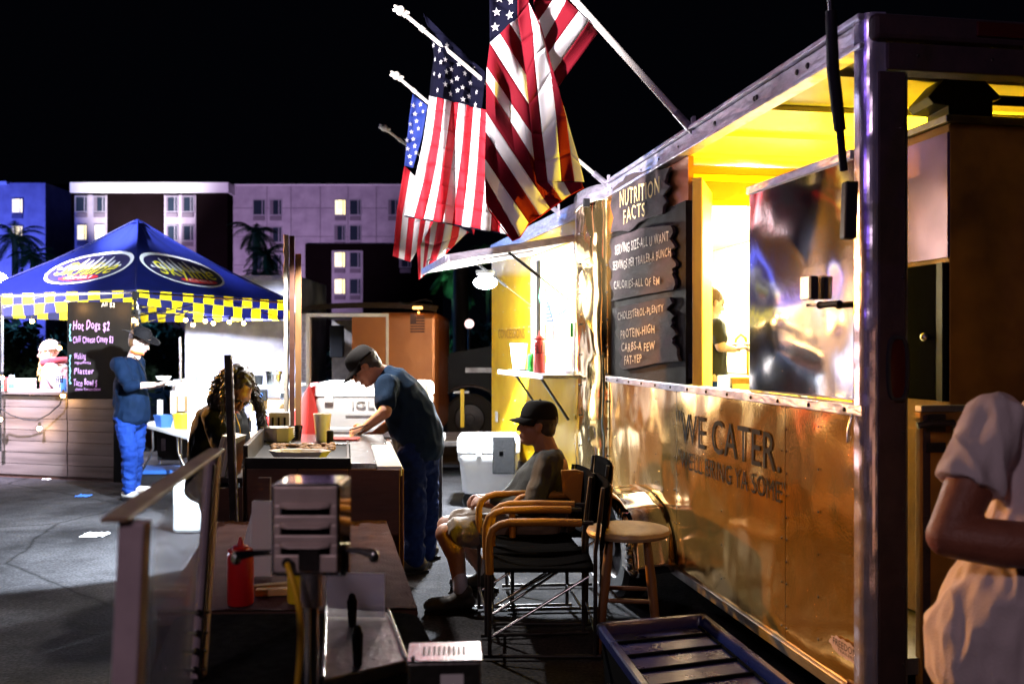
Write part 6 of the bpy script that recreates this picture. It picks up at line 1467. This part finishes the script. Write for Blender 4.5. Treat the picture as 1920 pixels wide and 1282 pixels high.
# side table left of the griddle with tray and stacked boxes
t = thing('side_table', 'dark metal side table carrying trays left of the griddle', 'table', gp(1.05, .9, 0))
gbox(.815, 1.04, .35, 1.55, .86, .89, 'table_top', 'dark_metal', .004, t)
for a in (.84, 1.02):
    for b in (.38, 1.5): gbox(a-.015, a+.015, b-.015, b+.015, 0, .858, 'leg', 'dark_metal', 0, t)
o = gbox(.84, 1.10, .75, 1.45, .893, .92, 'steel_tray', 'steel', .006, None) if False else MB().add([gp(a, b, z) for z in (.893, .915) for b in (.75, 1.45) for a in (.84, 1.0)], [(0, 2, 3, 1), (4, 5, 7, 6), (0, 1, 5, 4), (2, 6, 7, 3), (0, 4, 6, 2), (1, 3, 7, 5)]).build('steel_tray', 'steel', bevel=.006)
tag(o, 'shiny steel tray on the side table left of the griddle', 'tray')
t = thing('upright_cards', 'row of upright grey cartons on the side table under the woman\'s hands', 'cartons', gp(.98, .5, .9))
for k in range(4):
    c = gp(.88+.03*k, .42+.05*k, 1.0); MB().obox(c, (.02, .20, .22), Matrix.Rotation(R(8+3*k), 3, 'Y')).build('carton', 'beige_plastic' if k % 2 else 'dull_metal', t, bevel=.002)
gx = tag(MB().add([gp(a, b, z) for z in (.45, .84) for b in (.30, .34) for a in (.80, 1.0)], [(0, 2, 3, 1), (4, 5, 7, 6), (0, 1, 5, 4), (2, 6, 7, 3), (0, 4, 6, 2), (1, 3, 7, 5)]).build('brown_board', 'wood_dark', bevel=.004), 'brown wooden board closing the front of the side table', 'board')
# thin dark steel post
p = P(431, 640, 4.6); t = thing('dark_post', 'thin square dark steel post standing before the curly haired woman', 'post', (p.x, p.y, 0))
top = P(428, 665, 4.6); bot = P(445, 1080, 4.6); MB().bar((bot.x+.01, 4.6, .0), (top.x, 4.6, top.z), .034, .034).build('post', 'dark_metal', t, bevel=.003); MB().bar((bot.x+.032, 4.59, .0), (top.x+.021, 4.59, top.z-.02), .006, .006).build('post_wire', 'rail', t)
# tall wooden sign seen edge on
t = thing('wood_slab_sign', 'tall rough edged wooden sign seen edge on beyond the griddle', 'sign', (P(552, 0, 6.7).x, 6.7, 0))
def slab(px0, px1, py0, Y, m, nm, amp=.006, seed=0):
    a, b = P(px0, 0, Y).x, P(px1, 0, Y).x; z1 = P(0, py0, Y).z; n = 40; poly = []
    for k in range(n+1): poly.append((a+amp*noise.noise(V((k*.9, seed, 0)))*2, z1*k/n))
    for k in range(n, -1, -1): poly.append((b+amp*noise.noise(V((k*.9, seed+5, 0)))*.7, z1*k/n))
    MB().prism(poly, lambda p: (p[0], Y, p[1]), lambda p: (p[0]-.045, Y+.20, p[1])).build(nm, m, t, bevel=.002)
slab(532, 541, 440, 6.72, 'wood_pale', 'pale_slab', .010, 1); slab(542.5, 552, 442, 6.70, 'wood_dark', 'dark_slab', .003, 2); slab(553.5, 565, 476, 6.74, 'wood_bark', 'orange_slab', .005, 3)
# large cooler
def lid_box(name, lab, x0, x1, y0, y1, z0, z1, zl, m='white_plastic', flare=.03):
    cx, cy = (x0+x1)/2, (y0+y1)/2; t = thing(name, lab, 'cooler', (cx, cy, z0)); w, d = (x1-x0)/2, (y1-y0)/2
    def rr(w, d, r, z, n=6):
        pts = []
        for qx, qy, a0 in ((1, 1, 0), (-1, 1, 90), (-1, -1, 180), (1, -1, 270)):
            for k in range(n+1):
                a = R(a0+90*k/n); pts.append((cx+qx*(w-r)+r*math.cos(a), cy+qy*(d-r)+r*math.sin(a), z))
        return pts
    def shell(levels, nm, par=t, mm=m):
        mb = MB(); vs = []; N_ = 28
        for w_, d_, r_, z_ in levels: vs += rr(w_, d_, r_, z_)
        fs = [(i*N_+k, i*N_+(k+1) % N_, (i+1)*N_+(k+1) % N_, (i+1)*N_+k) for i in range(len(levels)-1) for k in range(N_)]
        fs += [list(range(N_))[::-1], [(len(levels)-1)*N_+k for k in range(N_)]]
        return mb.add(vs, fs).build(nm, mm, par, smooth=50)
    f = flare
    b = shell([(w-f-.02, d-f-.02, .05, z0), (w-f, d-f, .06, z0+.025), (w-f*.4, d-f*.4, .06, zl-.09), (w-.004, d-.004, .06, zl-.06), (w-.004, d-.004, .06, zl-.005)], 'cooler_body')
    l = shell([(w-.01, d-.01, .06, zl), (w+.004, d+.004, .06, zl+.01), (w+.002, d+.002, .06, z1-.03), (w-.02, d-.02, .06, z1-.006), (w-.06, d-.06, .06, z1)], 'lid')
    return t, b, l
xa, xb = P(589, 0, 7.5).x, P(803, 0, 7.5).x; z0 = .86; z1 = P(0, 716, 7.5).z
t, b, l = lid_box('large_cooler', 'largest white chest cooler with an embossed name behind the griddle', xa, xb, 7.5, 8.05, z0, z1, P(0, 745, 7.5).z)
mb = MB(); text_map(mb, 'IGLOO', lambda u, w: (P(660+88*u, 0, 7.5).x, 7.494-.0, P(0, 763, 7.5).z+.052*w)); mb.build('embossed_name', 'latch_grey', t, solid=.012)
MB().bx(xa+.08, xb-.08, 7.489, 7.50, P(0, 806, 7.5).z, P(0, 800, 7.5).z).bx(xa+.25, xb-.25, 7.489, 7.5, P(0, 776, 7.5).z, P(0, 773, 7.5).z).build('body_rib', 'white_plastic', t, bevel=.004)
for px in (617, 755): MB().obox((P(px, 0, 7.49).x, 7.485, P(0, 744, 7.5).z), (.07, .03, .09)).build('latch', 'white_plastic', t, bevel=.008)
o2 = thing('cooler_table', 'low metal table holding the largest cooler', 'table', ((xa+xb)/2, 7.8, 0))
MB().bx(xa-.05, xb+.1, 7.45, 8.1, .80, z0-.004).build('table_top', 'dull_metal', o2, bevel=.006)
for x in (xa, xb+.05):
    for y in (7.5, 8.05): MB().bx(x-.02, x+.02, y-.02, y+.02, 0, .798).build('leg', 'dark_metal', o2)
# red bag beside it
c = P(575, 770, 7.7); o = MB().prism([(-.14, -.22), (.12, -.22), (.13, .02), (.06, .24), (-.02, .1), (-.10, -.05)], lambda p: (c.x+p[0], 7.55, c.z+p[1]), lambda p: (c.x+p[0], 7.85, c.z+p[1])).build('red_cooler', 'red_matte', bevel=.02); tag(o, 'slanted bright red cooler lid leaning against the largest white cooler', 'cooler')
# white cooler by the seated man
xa, xb = P(857, 0, 9.2).x, P(975, 0, 9.2).x
t, b, l = lid_box('white_cooler', 'glaring white chest cooler on the ground behind the seated man', xa, xb, 9.2, 9.75, .14, P(0, 818, 9.2).z, P(0, 850, 9.2).z, flare=.05)
for px in (898, 940): MB().obox((P(px, 0, 9.19).x, 9.185, P(0, 850, 9.2).z), (.05, .03, .06)).build('latch', 'white_plastic', t, bevel=.006)
for x in (xa+.12, xb-.12): MB().tube([(x, 9.3, .07), (x, 9.65, .07)], .075, 16).build('wheel', 'black_plastic', t, smooth=50)
MB().bx(xa+.35, xb-.05, 9.17, 9.199, .35, .72).build('recess_panel', 'black_plastic', t, bevel=.01)
# ------------------------------------------------------------------ folding chairs with yellow arms
def make_chair(o, az):
    t = thing('folding_chair', 'x', 'folding chair', o, 0, 'director chairs beside the seated man')
    Fm = Matrix.Rotation(az, 3, 'Z'); f = Fm@V((-1, 0, 0)); s = Fm@V((0, 1, 0)); O = V(o)
    q = lambda a, b, z: O+f*a+s*b+V((0, 0, z))
    for b in (-.28, .28):
        MB().tube([q(.27, b, .02), q(.27, b, .60), q(.26, b, .655), q(.22, b, .69), q(.16, b, .70), q(-.26, b, .70)], .011, 10).build('arm_frame', 'dark_metal', t, smooth=50)
        MB().tube([q(.27, b, .44), q(.272, b, .56), q(.27, b, .62), q(.255, b, .665), q(.22, b, .69), q(.17, b, .703), q(.0, b, .705), q(-.2, b, .70)], .020, 12).build('arm_pad', 'chair_yellow', t, smooth=60)
        MB().tube([q(-.27, b, .02), q(-.27, b, .55), q(-.31, b, .88)], .011, 10).build('back_post', 'dark_metal', t, smooth=50)
        MB().tube([q(.30, b, .02), q(-.30, b, .02)], .011, 8).build('runner', 'dark_metal', t, smooth=50)
        MB().tube([q(.26, b, .12), q(-.24, b*.9, .42)], .008, 8).build('brace', 'steel', t, smooth=50)
    for a_ in (.27, -.27): MB().tube([q(a_, -.28, .14), q(a_, .28, .14)], .008, 8).build('cross_bar', 'dark_metal', t, smooth=50)
    MB().grid(lambda u, v: q(.27-.54*u, -.27+.54*v, .455-.03*math.sin(math.pi*v)*math.sin(math.pi*u)), 10, 10).build('seat', 'chair_black', t, smooth=60, solid=.02)
    MB().grid(lambda u, v: q(-.30-.03*v-.03*math.sin(math.pi*u), -.28+.56*u, .56+.32*v), 12, 8).build('backrest', 'chair_black', t, smooth=60, solid=.018)
    MB().grid(lambda u, v: q(-.322-.03*v-.03*math.sin(math.pi*(.25+.5*u)), -.13+.26*u+.06*v*(.5-u), .58+.27*v), 8, 6).build('back_panel', 'chair_yellow', t, smooth=60, solid=.012)
    return t
ch0 = make_chair((P(1035, 0, 5.9).x, 5.92, 0), R(4)); pch = MB(); pw = [P(x, y, 5.58) for x, y in ((1052, 881), (1080, 880), (1108, 888), (1100, 905), (1094, 950), (1075, 940), (1055, 925))]
pch.prism([(p.x, p.z) for p in pw], lambda p: (p[0], 5.57, p[1]), lambda p: (p[0], 5.6, p[1]))
ch0['label'] = 'black and yellow director chair the seated man sits in'
ch1 = copy_tree(ch0); ch1.location = (P(1030, 0, 5.15).x-.05, 5.05, 0); ch1.rotation_euler = (0, 0, R(-4)); ch1['label'] = 'empty folded-out director chair with yellow arm nearest the stool'
ch2 = copy_tree(ch0); ch2.location = (P(1000, 0, 5.6).x-.03, 5.42, 0); ch2.rotation_euler = (0, 0, R(2)); ch2['label'] = 'empty director chair squeezed between the seated man and the nearest chair'
pch.build('side_pouch', 'chair_yellow', ch0, bevel=.006)
# ------------------------------------------------------------------ wooden stool
sc_ = P(1178, 995, 4.95); sx, sy, sz = sc_.x, 4.95, CH-(988-HY)/F*4.95
t = thing('wooden_stool', 'round worn wooden stool standing beside the trailer panels', 'stool', (sx, sy, 0))
MB().lathe((sx, sy, sz-.045), [(.0, 0), (.19, .0), (.215, .008), (.222, .024), (.215, .040), (.20, .045), (.10, .042), (.0, .040)], 40).build('seat', 'stool_top', t, smooth=35)
lg = []
for k in range(4):
    a = R(38+90*k); u = V((math.cos(a), math.sin(a), 0)); top = V((sx, sy, sz-.045))+u*.135; bt = V((sx, sy, 0))+u*.225
    pts = [top.lerp(bt, q) for q in (0, .15, .35, .55, .75, .9, 1)]; MB().tube(pts, [.019, .023, .026, .024, .025, .021, .018], 12).build('leg', 'stool_wood', t, smooth=60); lg.append((top, bt))
for k in range(4):
    a, b = lg[k], lg[(k+1) % 4]
    for q in ((.42, .78) if k % 2 else (.52, .86)): MB().tube([a[0].lerp(a[1], q), a[0].lerp(a[1], q).lerp(b[0].lerp(b[1], q), .5), b[0].lerp(b[1], q)], [.010, .013, .010], 10).build('rung', 'stool_wood', t, smooth=60)
# ------------------------------------------------------------------ black tub with tray lid on the ground
q1, q2, q3, q4 = P(1118, 1166, 4.45), P(1322, 1148, 4.57), P(1500, 1290, 3.55), P(1235, 1325, 3.42)
zt0 = .30
t4 = [G(1116, 1166, zt0), G(1322, 1148, zt0), G(1506, 1292, zt0), G(1240, 1335, zt0)]
t = thing('black_tray', 'long black plastic tray with ribs lying low before the trailer', 'tray', sum(t4, V())/4*1.0)
cen = sum(t4, V())/4
def tq(u, v, z): p = t4[0].lerp(t4[1], u).lerp(t4[3].lerp(t4[2], u), v); return V((p.x, p.y, z))
mb = MB(); ins = [(0, 0, 1), (.03, .016, .1), (.075, .04, 2)]
lev = [(0, zt0-.045), (.0, zt0-.008), (.012, zt0), (.055, zt0), (.065, zt0-.012), (.075, zt0-.05)]
vs = []
for e, z in lev:
    ring_ = []
    for (u, v) in ((0, 0), (1, 0), (1, 1), (0, 1)):
        for k in range(7):
            a = k/6*math.pi/2; r = .05
            cu, cv = (e+r if u == 0 else 1-e-r), (e*.6+r*.6 if v == 0 else 1-e*.6-r*.6)
            base_a = {(0, 0): math.pi, (1, 0): 1.5*math.pi, (1, 1): 0, (0, 1): .5*math.pi}[(u, v)]
            vs.append(tq(cu+r*math.cos(base_a+a), cv+r*.6*math.sin(base_a+a), z))
n = 28
mb.add(vs, [(i*n+k, i*n+(k+1) % n, (i+1)*n+(k+1) % n, (i+1)*n+k) for i in range(len(lev)-1) for k in range(n)]+[[(len(lev)-1)*n+k for k in range(n)]])
mb.build('tray_shell', 'tray_blue_sheen', t, smooth=40)
for v in (.17, .34, .51, .68, .85): MB().bar(tq(.085, v, zt0-.044), tq(.915, v, zt0-.044), .016, .014).build('cross_rib', 'void_black', t, bevel=.004)
for u in (.10, .90): MB().bar(tq(u, .06, zt0-.044), tq(u, .94, zt0-.044), .012, .014).build('side_rib', 'void_black', t, bevel=.003)
bt_ = [tq(u, v, 0) for u, v in ((.06, .05), (.94, .05), (.94, .95), (.06, .95))]; bt2 = [tq(u, v, zt0-.05) for u, v in ((.03, .03), (.97, .03), (.97, .97), (.03, .97))]
MB().add(bt_+bt2, [(3, 2, 1, 0), (0, 1, 5, 4), (1, 2, 6, 5), (2, 3, 7, 6), (3, 0, 4, 7)]).build('tub_body', 'void_black', t, bevel=.02)
# ------------------------------------------------------------------ front tables
ZT_ = .76
def tabp(px, py): return G(px, py, ZT_)
r0 = tabp(783, 1147); dirv = (tabp(838, 1282)-tabp(776, 1147)).normalized(); r1 = r0+dirv*1.7
Wt = .76; lft = V((-1, -.03, 0)).normalized()
t = thing('black_folding_table', 'black plastic folding table with rounded corners in front', 'table', (r0+r1)/2*1.0+lft*.4-V((0, 0, ZT_)))
def rtab(u, v, z): p = r0+dirv*u+lft*v; return V((p.x, p.y, z))
pl = []
L_ = (r1-r0).length
for (cu, cv, a0) in ((.06, .06, 180), (L_-.06, .06, 270), (L_-.06, Wt-.06, 0), (.06, Wt-.06, 90)):
    for k in range(7): a = R(a0+15*k); pl.append((cu+.06*math.cos(a), cv+.06*math.sin(a)))
MB().prism(pl, lambda p: rtab(p[0], p[1], ZT_-.045), lambda p: rtab(p[0], p[1], ZT_)).build('tabletop', 'table_black', t, bevel=.006)
MB().prism([((p[0]-L_/2)*.985+L_/2, (p[1]-Wt/2)*.965+Wt/2) for p in pl], lambda p: rtab(p[0], p[1], ZT_+.0002), lambda p: rtab(p[0], p[1], ZT_+.003)).build('top_skin', 'table_black', t)
for u in (.2, L_-.2):
    for v in (.1, Wt-.1): MB().tube([rtab(u, v, ZT_-.05), rtab(u, v, 0)], .014, 8).build('leg', 'dark_metal', t, smooth=50)
# cloth covered table beyond
c0_, c1_ = tabp(783, 1144), tabp(724, 978); zc_ = ZT_+.004
cd_ = (c1_-c0_).normalized(); cl_ = lft; CL = (c1_-c0_).length; CW = .82
t = thing('cloth_table', 'table under a wrinkled dark brown cloth before the griddle', 'table', c0_+cd_*CL/2+cl_*CW/2-V((0, 0, ZT_)))
def cp(u, v):
    p = c0_+cd_*(CL*u)+cl_*(CW*v); w = .006*noise.noise(V((u*3, v*14, 1)))+.010*abs(noise.noise(V((u*26, v*5, 3))))*max(0, 1-v*2.2)
    return V((p.x, p.y, ZT_+.006+w))
MB().grid(cp, 60, 40).build('tablecloth', 'cloth_brown', t, smooth=70)
def skirt(edge):
    def f(u, v):
        e = {'r': (u, 0), 'n': (0, u), 'f': (1, u), 'l': (u, 1)}[edge]; p = cp(*e); nrm = {'r': -cl_, 'n': -cd_, 'f': cd_, 'l': cl_}[edge]
        w = (.012+.022*math.sin(u*31+v*2)+.015*math.sin(u*67))*v; return V((p.x, p.y, p.z*(1-v)+.10*v))+nrm*(w+.012*v)
    MB().grid(f, 60, 12).build('cloth_skirt', 'cloth_brown', t, smooth=70)
for e in 'rlf': skirt(e)
MB().add([c0_+V((0, 0, -.04)), c1_+V((0, 0, -.04)), c1_+cl_*CW+V((0, 0, -.04)), c0_+cl_*CW+V((0, 0, -.04))]+[c0_, c1_, c1_+cl_*CW, c0_+cl_*CW], [(3, 2, 1, 0), (4, 5, 6, 7), (0, 1, 5, 4), (1, 2, 6, 5), (2, 3, 7, 6), (3, 0, 4, 7)]).build('tabletop', 'wood_dark', t)
for u in (.1, CL-.1):
    for v in (.1, CW-.1): p = c0_+cd_*u+cl_*v; MB().tube([(p.x, p.y, .0), (p.x, p.y, ZT_-.05)], .014, 8).build('leg', 'dark_metal', t, smooth=50)
# bottles on the cloth
zt2 = ZT_+.012
c = G(451, 1131, zt2); squeeze(c, .215, .042, 'red_plastic', 'red ketchup squeeze bottle on the brown cloth', None)
c = G(556, 1128, zt2); squeeze(c, .20, .030, 'yellow_plastic', 'yellow mustard bottle hidden behind the yellow cord', None)
# white paper stand
c = G(492, 1078, zt2); t = thing('paper_stand', 'tall white folded card standing on the brown cloth behind the ketchup', 'card stand', c)
MB().obox(c+V((0, 0, .135)), (.075, .03, .27), Matrix.Rotation(R(1), 3, 'Y')).build('card', 'paper', t, bevel=.003); MB().obox(c+V((0, .03, .30)), (.045, .02, .10)).build('post', 'wood_dark', t)
MB().prism([(0, .06), (.085, .13), (0, .26)], lambda p: (c.x+.038+p[0], c.y+.02, c.z+p[1]), lambda p: (c.x+.038+p[0], c.y+.03, c.z+p[1])).prism([(0, .06), (-.05, .06), (0, .25)], lambda p: (c.x-.038+p[0], c.y+.02, c.z+p[1]), lambda p: (c.x-.038+p[0], c.y+.03, c.z+p[1])).build('card_wing', 'white_plastic', t)
for k, (px, py, rz) in enumerate(((505, 1100, 20), (520, 1108, 8))):
    c = G(px, py, zt2+.012+.0*k); o = MB().obox(c+V((0, 0, .0)), (.14, .035, .022), Matrix.Rotation(R(rz), 3, 'Z')).build('wood_block', 'wood_light', bevel=.003); tag(o, ['wooden strip on the brown cloth nearest the ketchup bottle', 'wooden strip lying farther from the ketchup bottle'][k], 'wood strip', 'wood strips on the brown cloth')
# clear menu holder
c = G(640, 1035, zt2); t = thing('clear_sign_holder', 'clear acrylic wedge holder behind the work light', 'sign holder', c)
MB().bar(c+V((.02, .0, .0)), c+V((-.02, .03, .13)), .05, .004).build('holder_back', 'acrylic', t); MB().bar(c+V((.05, -.03, .003)), c+V((-.02, .03, .003)), .05, .004).build('holder_foot', 'acrylic', t)
# ------------------------------------------------------------------ sneeze guard
p1t, p2t = P(246, 972, 1.62), P(399, 840, 2.42); p1b, p2b = G(214, 1405, ZT_+.004), P(372, 1290, 2.33)
p1t = P(254, 968, 1.42); p2t = P(400, 845, 2.36); zb1 = ZT_+.006
p1b = V((P(222, 0, 1.42).x, 1.42, zb1)); p2b = V((P(372, 0, 2.36).x, 2.36, zb1))
t = thing('sneeze_guard', 'clear plastic sneeze guard with pale pinkish frame standing on the black table', 'sneeze guard', (p1b+p2b)/2)
MB().bar(p1b, p1t+V((0, 0, -.006)), .040, .034, (0, 1, 0)).build('guard_post', 'guard_white', t, bevel=.003)
MB().bar(p2b, p2t+V((0, 0, -.006)), .034, .034, (0, 1, 0)).build('guard_post', 'guard_white', t, bevel=.004)
MB().bar(p2b+V((.012, -.03, 0)), p2t+V((.012, -.03, -.03)), .006, .012, (0, 1, 0)).build('post_groove', 'dark_metal', t)
MB().bar(p1t+V((-.02, -.03, .0)), p2t+V((.0, .03, 0)), .040, .009).build('top_slat', 'guard_top', t, bevel=.003)
gl = (p2t-p1t).normalized(); e1, e2 = p1t+V((.02, .02, -.02)), p2t+V((-.005, -.02, -.02)); e3, e4 = p2b+V((-.005, -.02, .02)), p1b+V((.02, .02, .02))
nn = V((.004, -.003, 0)); MB().add([e1, e2, e3, e4, e1+nn, e2+nn, e3+nn, e4+nn], [(0, 1, 2, 3), (7, 6, 5, 4), (0, 4, 5, 1), (1, 5, 6, 2), (2, 6, 7, 3), (3, 7, 4, 0)]).build('clear_panel', 'acrylic', t)
for k, q in enumerate((.30, .21, .13, .05)):
    c = p2b.lerp(p2t, q)+V((0, -.026, 0)); MB().obox(c, (.05, .006, .006)).ball(c+V((0, -.004, 0)), .009, 10, 6).build('wire_clip', 'dark_metal', t, bevel=.001)
# ------------------------------------------------------------------ work light on a pole, seen from behind
YW = 1.95; c = P(573, 992, YW)
t = thing('work_light', 'back of a steel work light with three louvres on a pole with a yellow cord', 'work light', (P(580, 0, YW).x, YW, 0))
hw, hh = 59/F*YW, 80/F*YW; x0, x1 = c.x-hw, c.x+hw; z0, z1 = c.z-hh, c.z+hh
MB().bx(x0+.006, x1, YW+.0055, YW+.13, z0, z1).build('housing', 'lamp_steel', t, bevel=.008, seg=3)
# back plate with louvres
sl = [(946, 966), (983, 1003), (1020, 1040)]
bz = [z0]+[v for a, b in [(P(0, b_, YW).z, P(0, a_, YW).z) for a_, b_ in sl[::-1]] for v in (a, b)]+[z1]
mb = MB()
for i in range(0, len(bz), 2): mb.bx(x0, x1, YW-.003, YW+.0045, bz[i], bz[i+1])
for i in range(1, len(bz)-1, 2): mb.bx(x0, x0+.014, YW-.003, YW+.0045, bz[i], bz[i+1]).bx(x1-.014, x1, YW-.003, YW+.0045, bz[i], bz[i+1])
mb.build('back_plate', 'lamp_steel', t, bevel=.002)
MB().bx(x0+.008, x1-.008, YW+.0046, YW+.0052, z0+.01, z1-.01).build('slot_shade_sheet', 'void_black', t)  # black sheet stands in for the shade inside the slots
for i in range(1, len(bz)-1, 2):
    a, b = bz[i], bz[i+1]; MB().grid(lambda u, v: (x0+.012+(x1-x0-.024)*u, YW-.003-.014*v**.7*min(1, 7*u*(1-u)), b+.004-(b-a)*v*.42), 16, 8).build('louvre', 'lamp_steel', t, smooth=60, solid=.001)
MB().bx(x0-.006, x0, YW, YW+.13, z0-.008, z1+.004).bx(x1, x1+.006, YW, YW+.13, z0-.008, z1+.004).bx(x0, x1, YW+.01, YW+.13, z1+.001, z1+.006).build('edge_frame', 'mirror', t, bevel=.002)
pc = P(580, 1075, YW)
MB().tube([(pc.x, YW+.02, .0), (pc.x, YW+.02, z0-.01)], .0155, 20).build('pole', 'steel', t, smooth=50)
MB().tube([(pc.x, YW+.02, z0-.075), (pc.x, YW+.02, z0-.005)], .023, 20).build('pole_collar', 'dull_metal', t, smooth=50)
MB().bx(pc.x-.022, pc.x+.022, YW-.008, YW-.0035, z0+.004, z0+.055).build('mount_plate', 'dark_metal', t, bevel=.003)
MB().tube([(x0-.01, YW+.05, z0-.012), (x1+.01, YW+.05, z0-.012)], .008, 10).tube([(x0-.012, YW+.05, z0-.012), (x0-.012, YW+.05, z0+.05)], .007, 10).tube([(x1+.012, YW+.05, z0-.012), (x1+.012, YW+.05, z0+.05)], .007, 10).build('yoke', 'steel', t, smooth=50)
for sx_, px in ((-1, 440), (1, 700)):
    xe = P(px, 0, YW).x; zz = P(0, 1044 if sx_ < 0 else 1040, YW).z; xs = x0-.01 if sx_ < 0 else x1+.012
    MB().tube([(xs, YW+.03, zz+.004), ((xs+xe)/2, YW+.02, zz+.004), (xe, YW+.01, zz)], [.006, .007, .011], 12).ball((xe, YW+.01, zz-.005), (.012, .010, .014), 12, 8).build('wing_handle', 'steel', t, smooth=60)
cr = [(538, 1055, YW-.01), (541, 1066, YW-.03), (548, 1085, YW-.04), (556, 1115, YW-.04), (562, 1150, YW-.05), (564, 1190, YW-.05), (562, 1235, YW-.06), (557, 1290, YW-.08), (552, 1400, YW-.1)]
MB().tube([P(*q) for q in cr], .0062, 12).build('yellow_cord', 'cord_yellow', t, smooth=60)
MB().tube([P(538, 1055, YW-.018), P(538, 1055, YW)], .011, 16).build('cord_grommet', 'rubber', t, smooth=50)
MB().lathe((pc.x, YW+.02, 0), [(.16, 0), (.16, .012), (.03, .02), (.02, .05)], 28).build('stand_foot', 'dark_metal', t, smooth=50)
# ------------------------------------------------------------------ steel tray with acrylic guard and black handles
zt3 = ZT_+.0035
Tq = [G(612, 1160, zt3), G(728, 1168, zt3), G(762, 1262, zt3), G(606, 1300, zt3)]
t = thing('steel_serving_tray', 'worn steel tray with a clear guard and two black handles on the black table', 'serving tray', sum(Tq, V())/4)
def tr_(u, v, z): p = Tq[0].lerp(Tq[1], u).lerp(Tq[3].lerp(Tq[2], u), v); return V((p.x, p.y, z))
mk('worn_steel', (.62, .60, .58), .3, 1, col2=(.22, .20, .19), nscale=9, ncon=.6, bump=.5, bscale=40, detail=8)
MB().add([tr_(u, v, z) for z in (zt3, zt3+.035) for v in (0, 1) for u in (0, 1)], [(0, 2, 3, 1), (4, 5, 7, 6), (0, 1, 5, 4), (2, 6, 7, 3), (0, 4, 6, 2), (1, 3, 7, 5)]).build('tray_top', 'worn_steel', t, bevel=.004)
MB().bar(tr_(0, 0, zt3+.038), tr_(0, 1, zt3+.038), .008, .012).bar(tr_(1, 0, zt3+.038), tr_(1, 1, zt3+.038), .008, .012).build('tray_rim', 'steel', t, bevel=.002)
MB().add([tr_(0, .18, zt3+.04), tr_(.9, .18, zt3+.04), tr_(.9, .18, zt3+.17), tr_(0, .18, zt3+.17)]+[q+V((0, .004, 0)) for q in (tr_(0, .18, zt3+.04), tr_(.9, .18, zt3+.04), tr_(.9, .18, zt3+.17), tr_(0, .18, zt3+.17))], [(0, 1, 2, 3), (7, 6, 5, 4), (0, 4, 5, 1), (1, 5, 6, 2), (2, 6, 7, 3), (3, 7, 4, 0)]).build('clear_guard', 'acrylic', t)
g0, g1 = tr_(0, .18, zt3+.17), tr_(.9, .18, zt3+.17)
MB().tube([tr_(0, .18, zt3+.04), g0, g1, tr_(.9, .18, zt3+.04)], .0015, 6).build('guard_edge', 'white_plastic', t)
for px, py0, py1, Y in ((661, 1118, 1196, 2.68), (671, 1178, 1282, 2.35)):
    a = P(px, py1+8, Y); b = P(px-1, py0, Y); MB().tube([a, a.lerp(b, .25), a.lerp(b, .6), a.lerp(b, .9), b], [.009, .010, .013, .015, .010], 14).ball(b, .0105, 12, 8).build('handle', 'black_vinyl', t, smooth=60)
# napkin dispenser
YN = 2.02; a = P(765, 1252, YN); b = P(905, 1235, YN)
t = thing('napkin_dispenser', 'brushed steel dispenser box with a pale label at the table corner', 'dispenser', (a.x+.08, YN+.08, a.z-.2))
dv = V((b.x-a.x, -.0, 0)); N0 = V((a.x, YN, 0)); DX = V((1, .06, 0)).normalized(); DY = V((-.06, 1, 0)); wN = .158; dN = .12; zN = CH-(1243-HY)/F*YN; zB = ZT_+.004
bp = lambda u, v, z: N0+DX*u+DY*v+V((0, 0, z))
MB().add([bp(u, v, z) for z in (zB, zN) for v in (0, dN) for u in (0, wN)], [(0, 2, 3, 1), (4, 5, 7, 6), (0, 1, 5, 4), (2, 6, 7, 3), (0, 4, 6, 2), (1, 3, 7, 5)]).build('box', 'worn_steel', t, bevel=.004)
MB().add([bp(u, v, z) for z in (zN+.0005, zN+.006) for v in (-.003, dN+.003) for u in (-.003, wN+.003)], [(0, 2, 3, 1), (4, 5, 7, 6), (0, 1, 5, 4), (2, 6, 7, 3), (0, 4, 6, 2), (1, 3, 7, 5)]).build('top_cap', 'steel', t, bevel=.002)
mb = MB()
for k in range(9):
    u = .03+.011*k; mb.add([bp(u, .03, zN+.0068), bp(u+.006, .03, zN+.0068), bp(u+.006, .09, zN+.0068), bp(u, .09, zN+.0068)], [(0, 1, 2, 3)])
mb.build('worn_print', 'guard_white', t)
MB().add([bp(.07, -.0005, zN-.075), bp(.12, -.0005, zN-.075), bp(.12, -.0005, zN-.025), bp(.07, -.0005, zN-.025)], [(0, 1, 2, 3)]).build('label_sticker', 'paper', t)
MB().ball(bp(.01, .012, zN+.008), .005, 8, 5).build('screw', 'dark_metal', t)
# litter on the asphalt
for px, py, r, lab, m in ((178, 1003, .10, 'white crumpled napkin lying on the lit asphalt', 'paper'), (157, 930, .07, 'thin blue straw wrapper on the asphalt by the counter', 'blue_plastic'), (87, 899, .045, 'small white crumpled ball at the foot of the plank counter', 'paper')):
    c = G(px, py, .004); mb = MB(); rr_ = random.Random(px)
    mb.grid(lambda u, v: (c.x+(u-.5)*r*2, c.y+(v-.5)*r*1.6, .006+.03*abs(noise.noise(V((u*4+px, v*4, 0))))), 8, 8); o = mb.build('litter', m, solid=.002); tag(o, lab, 'litter')
bpy.data.scenes.remove(TMP)
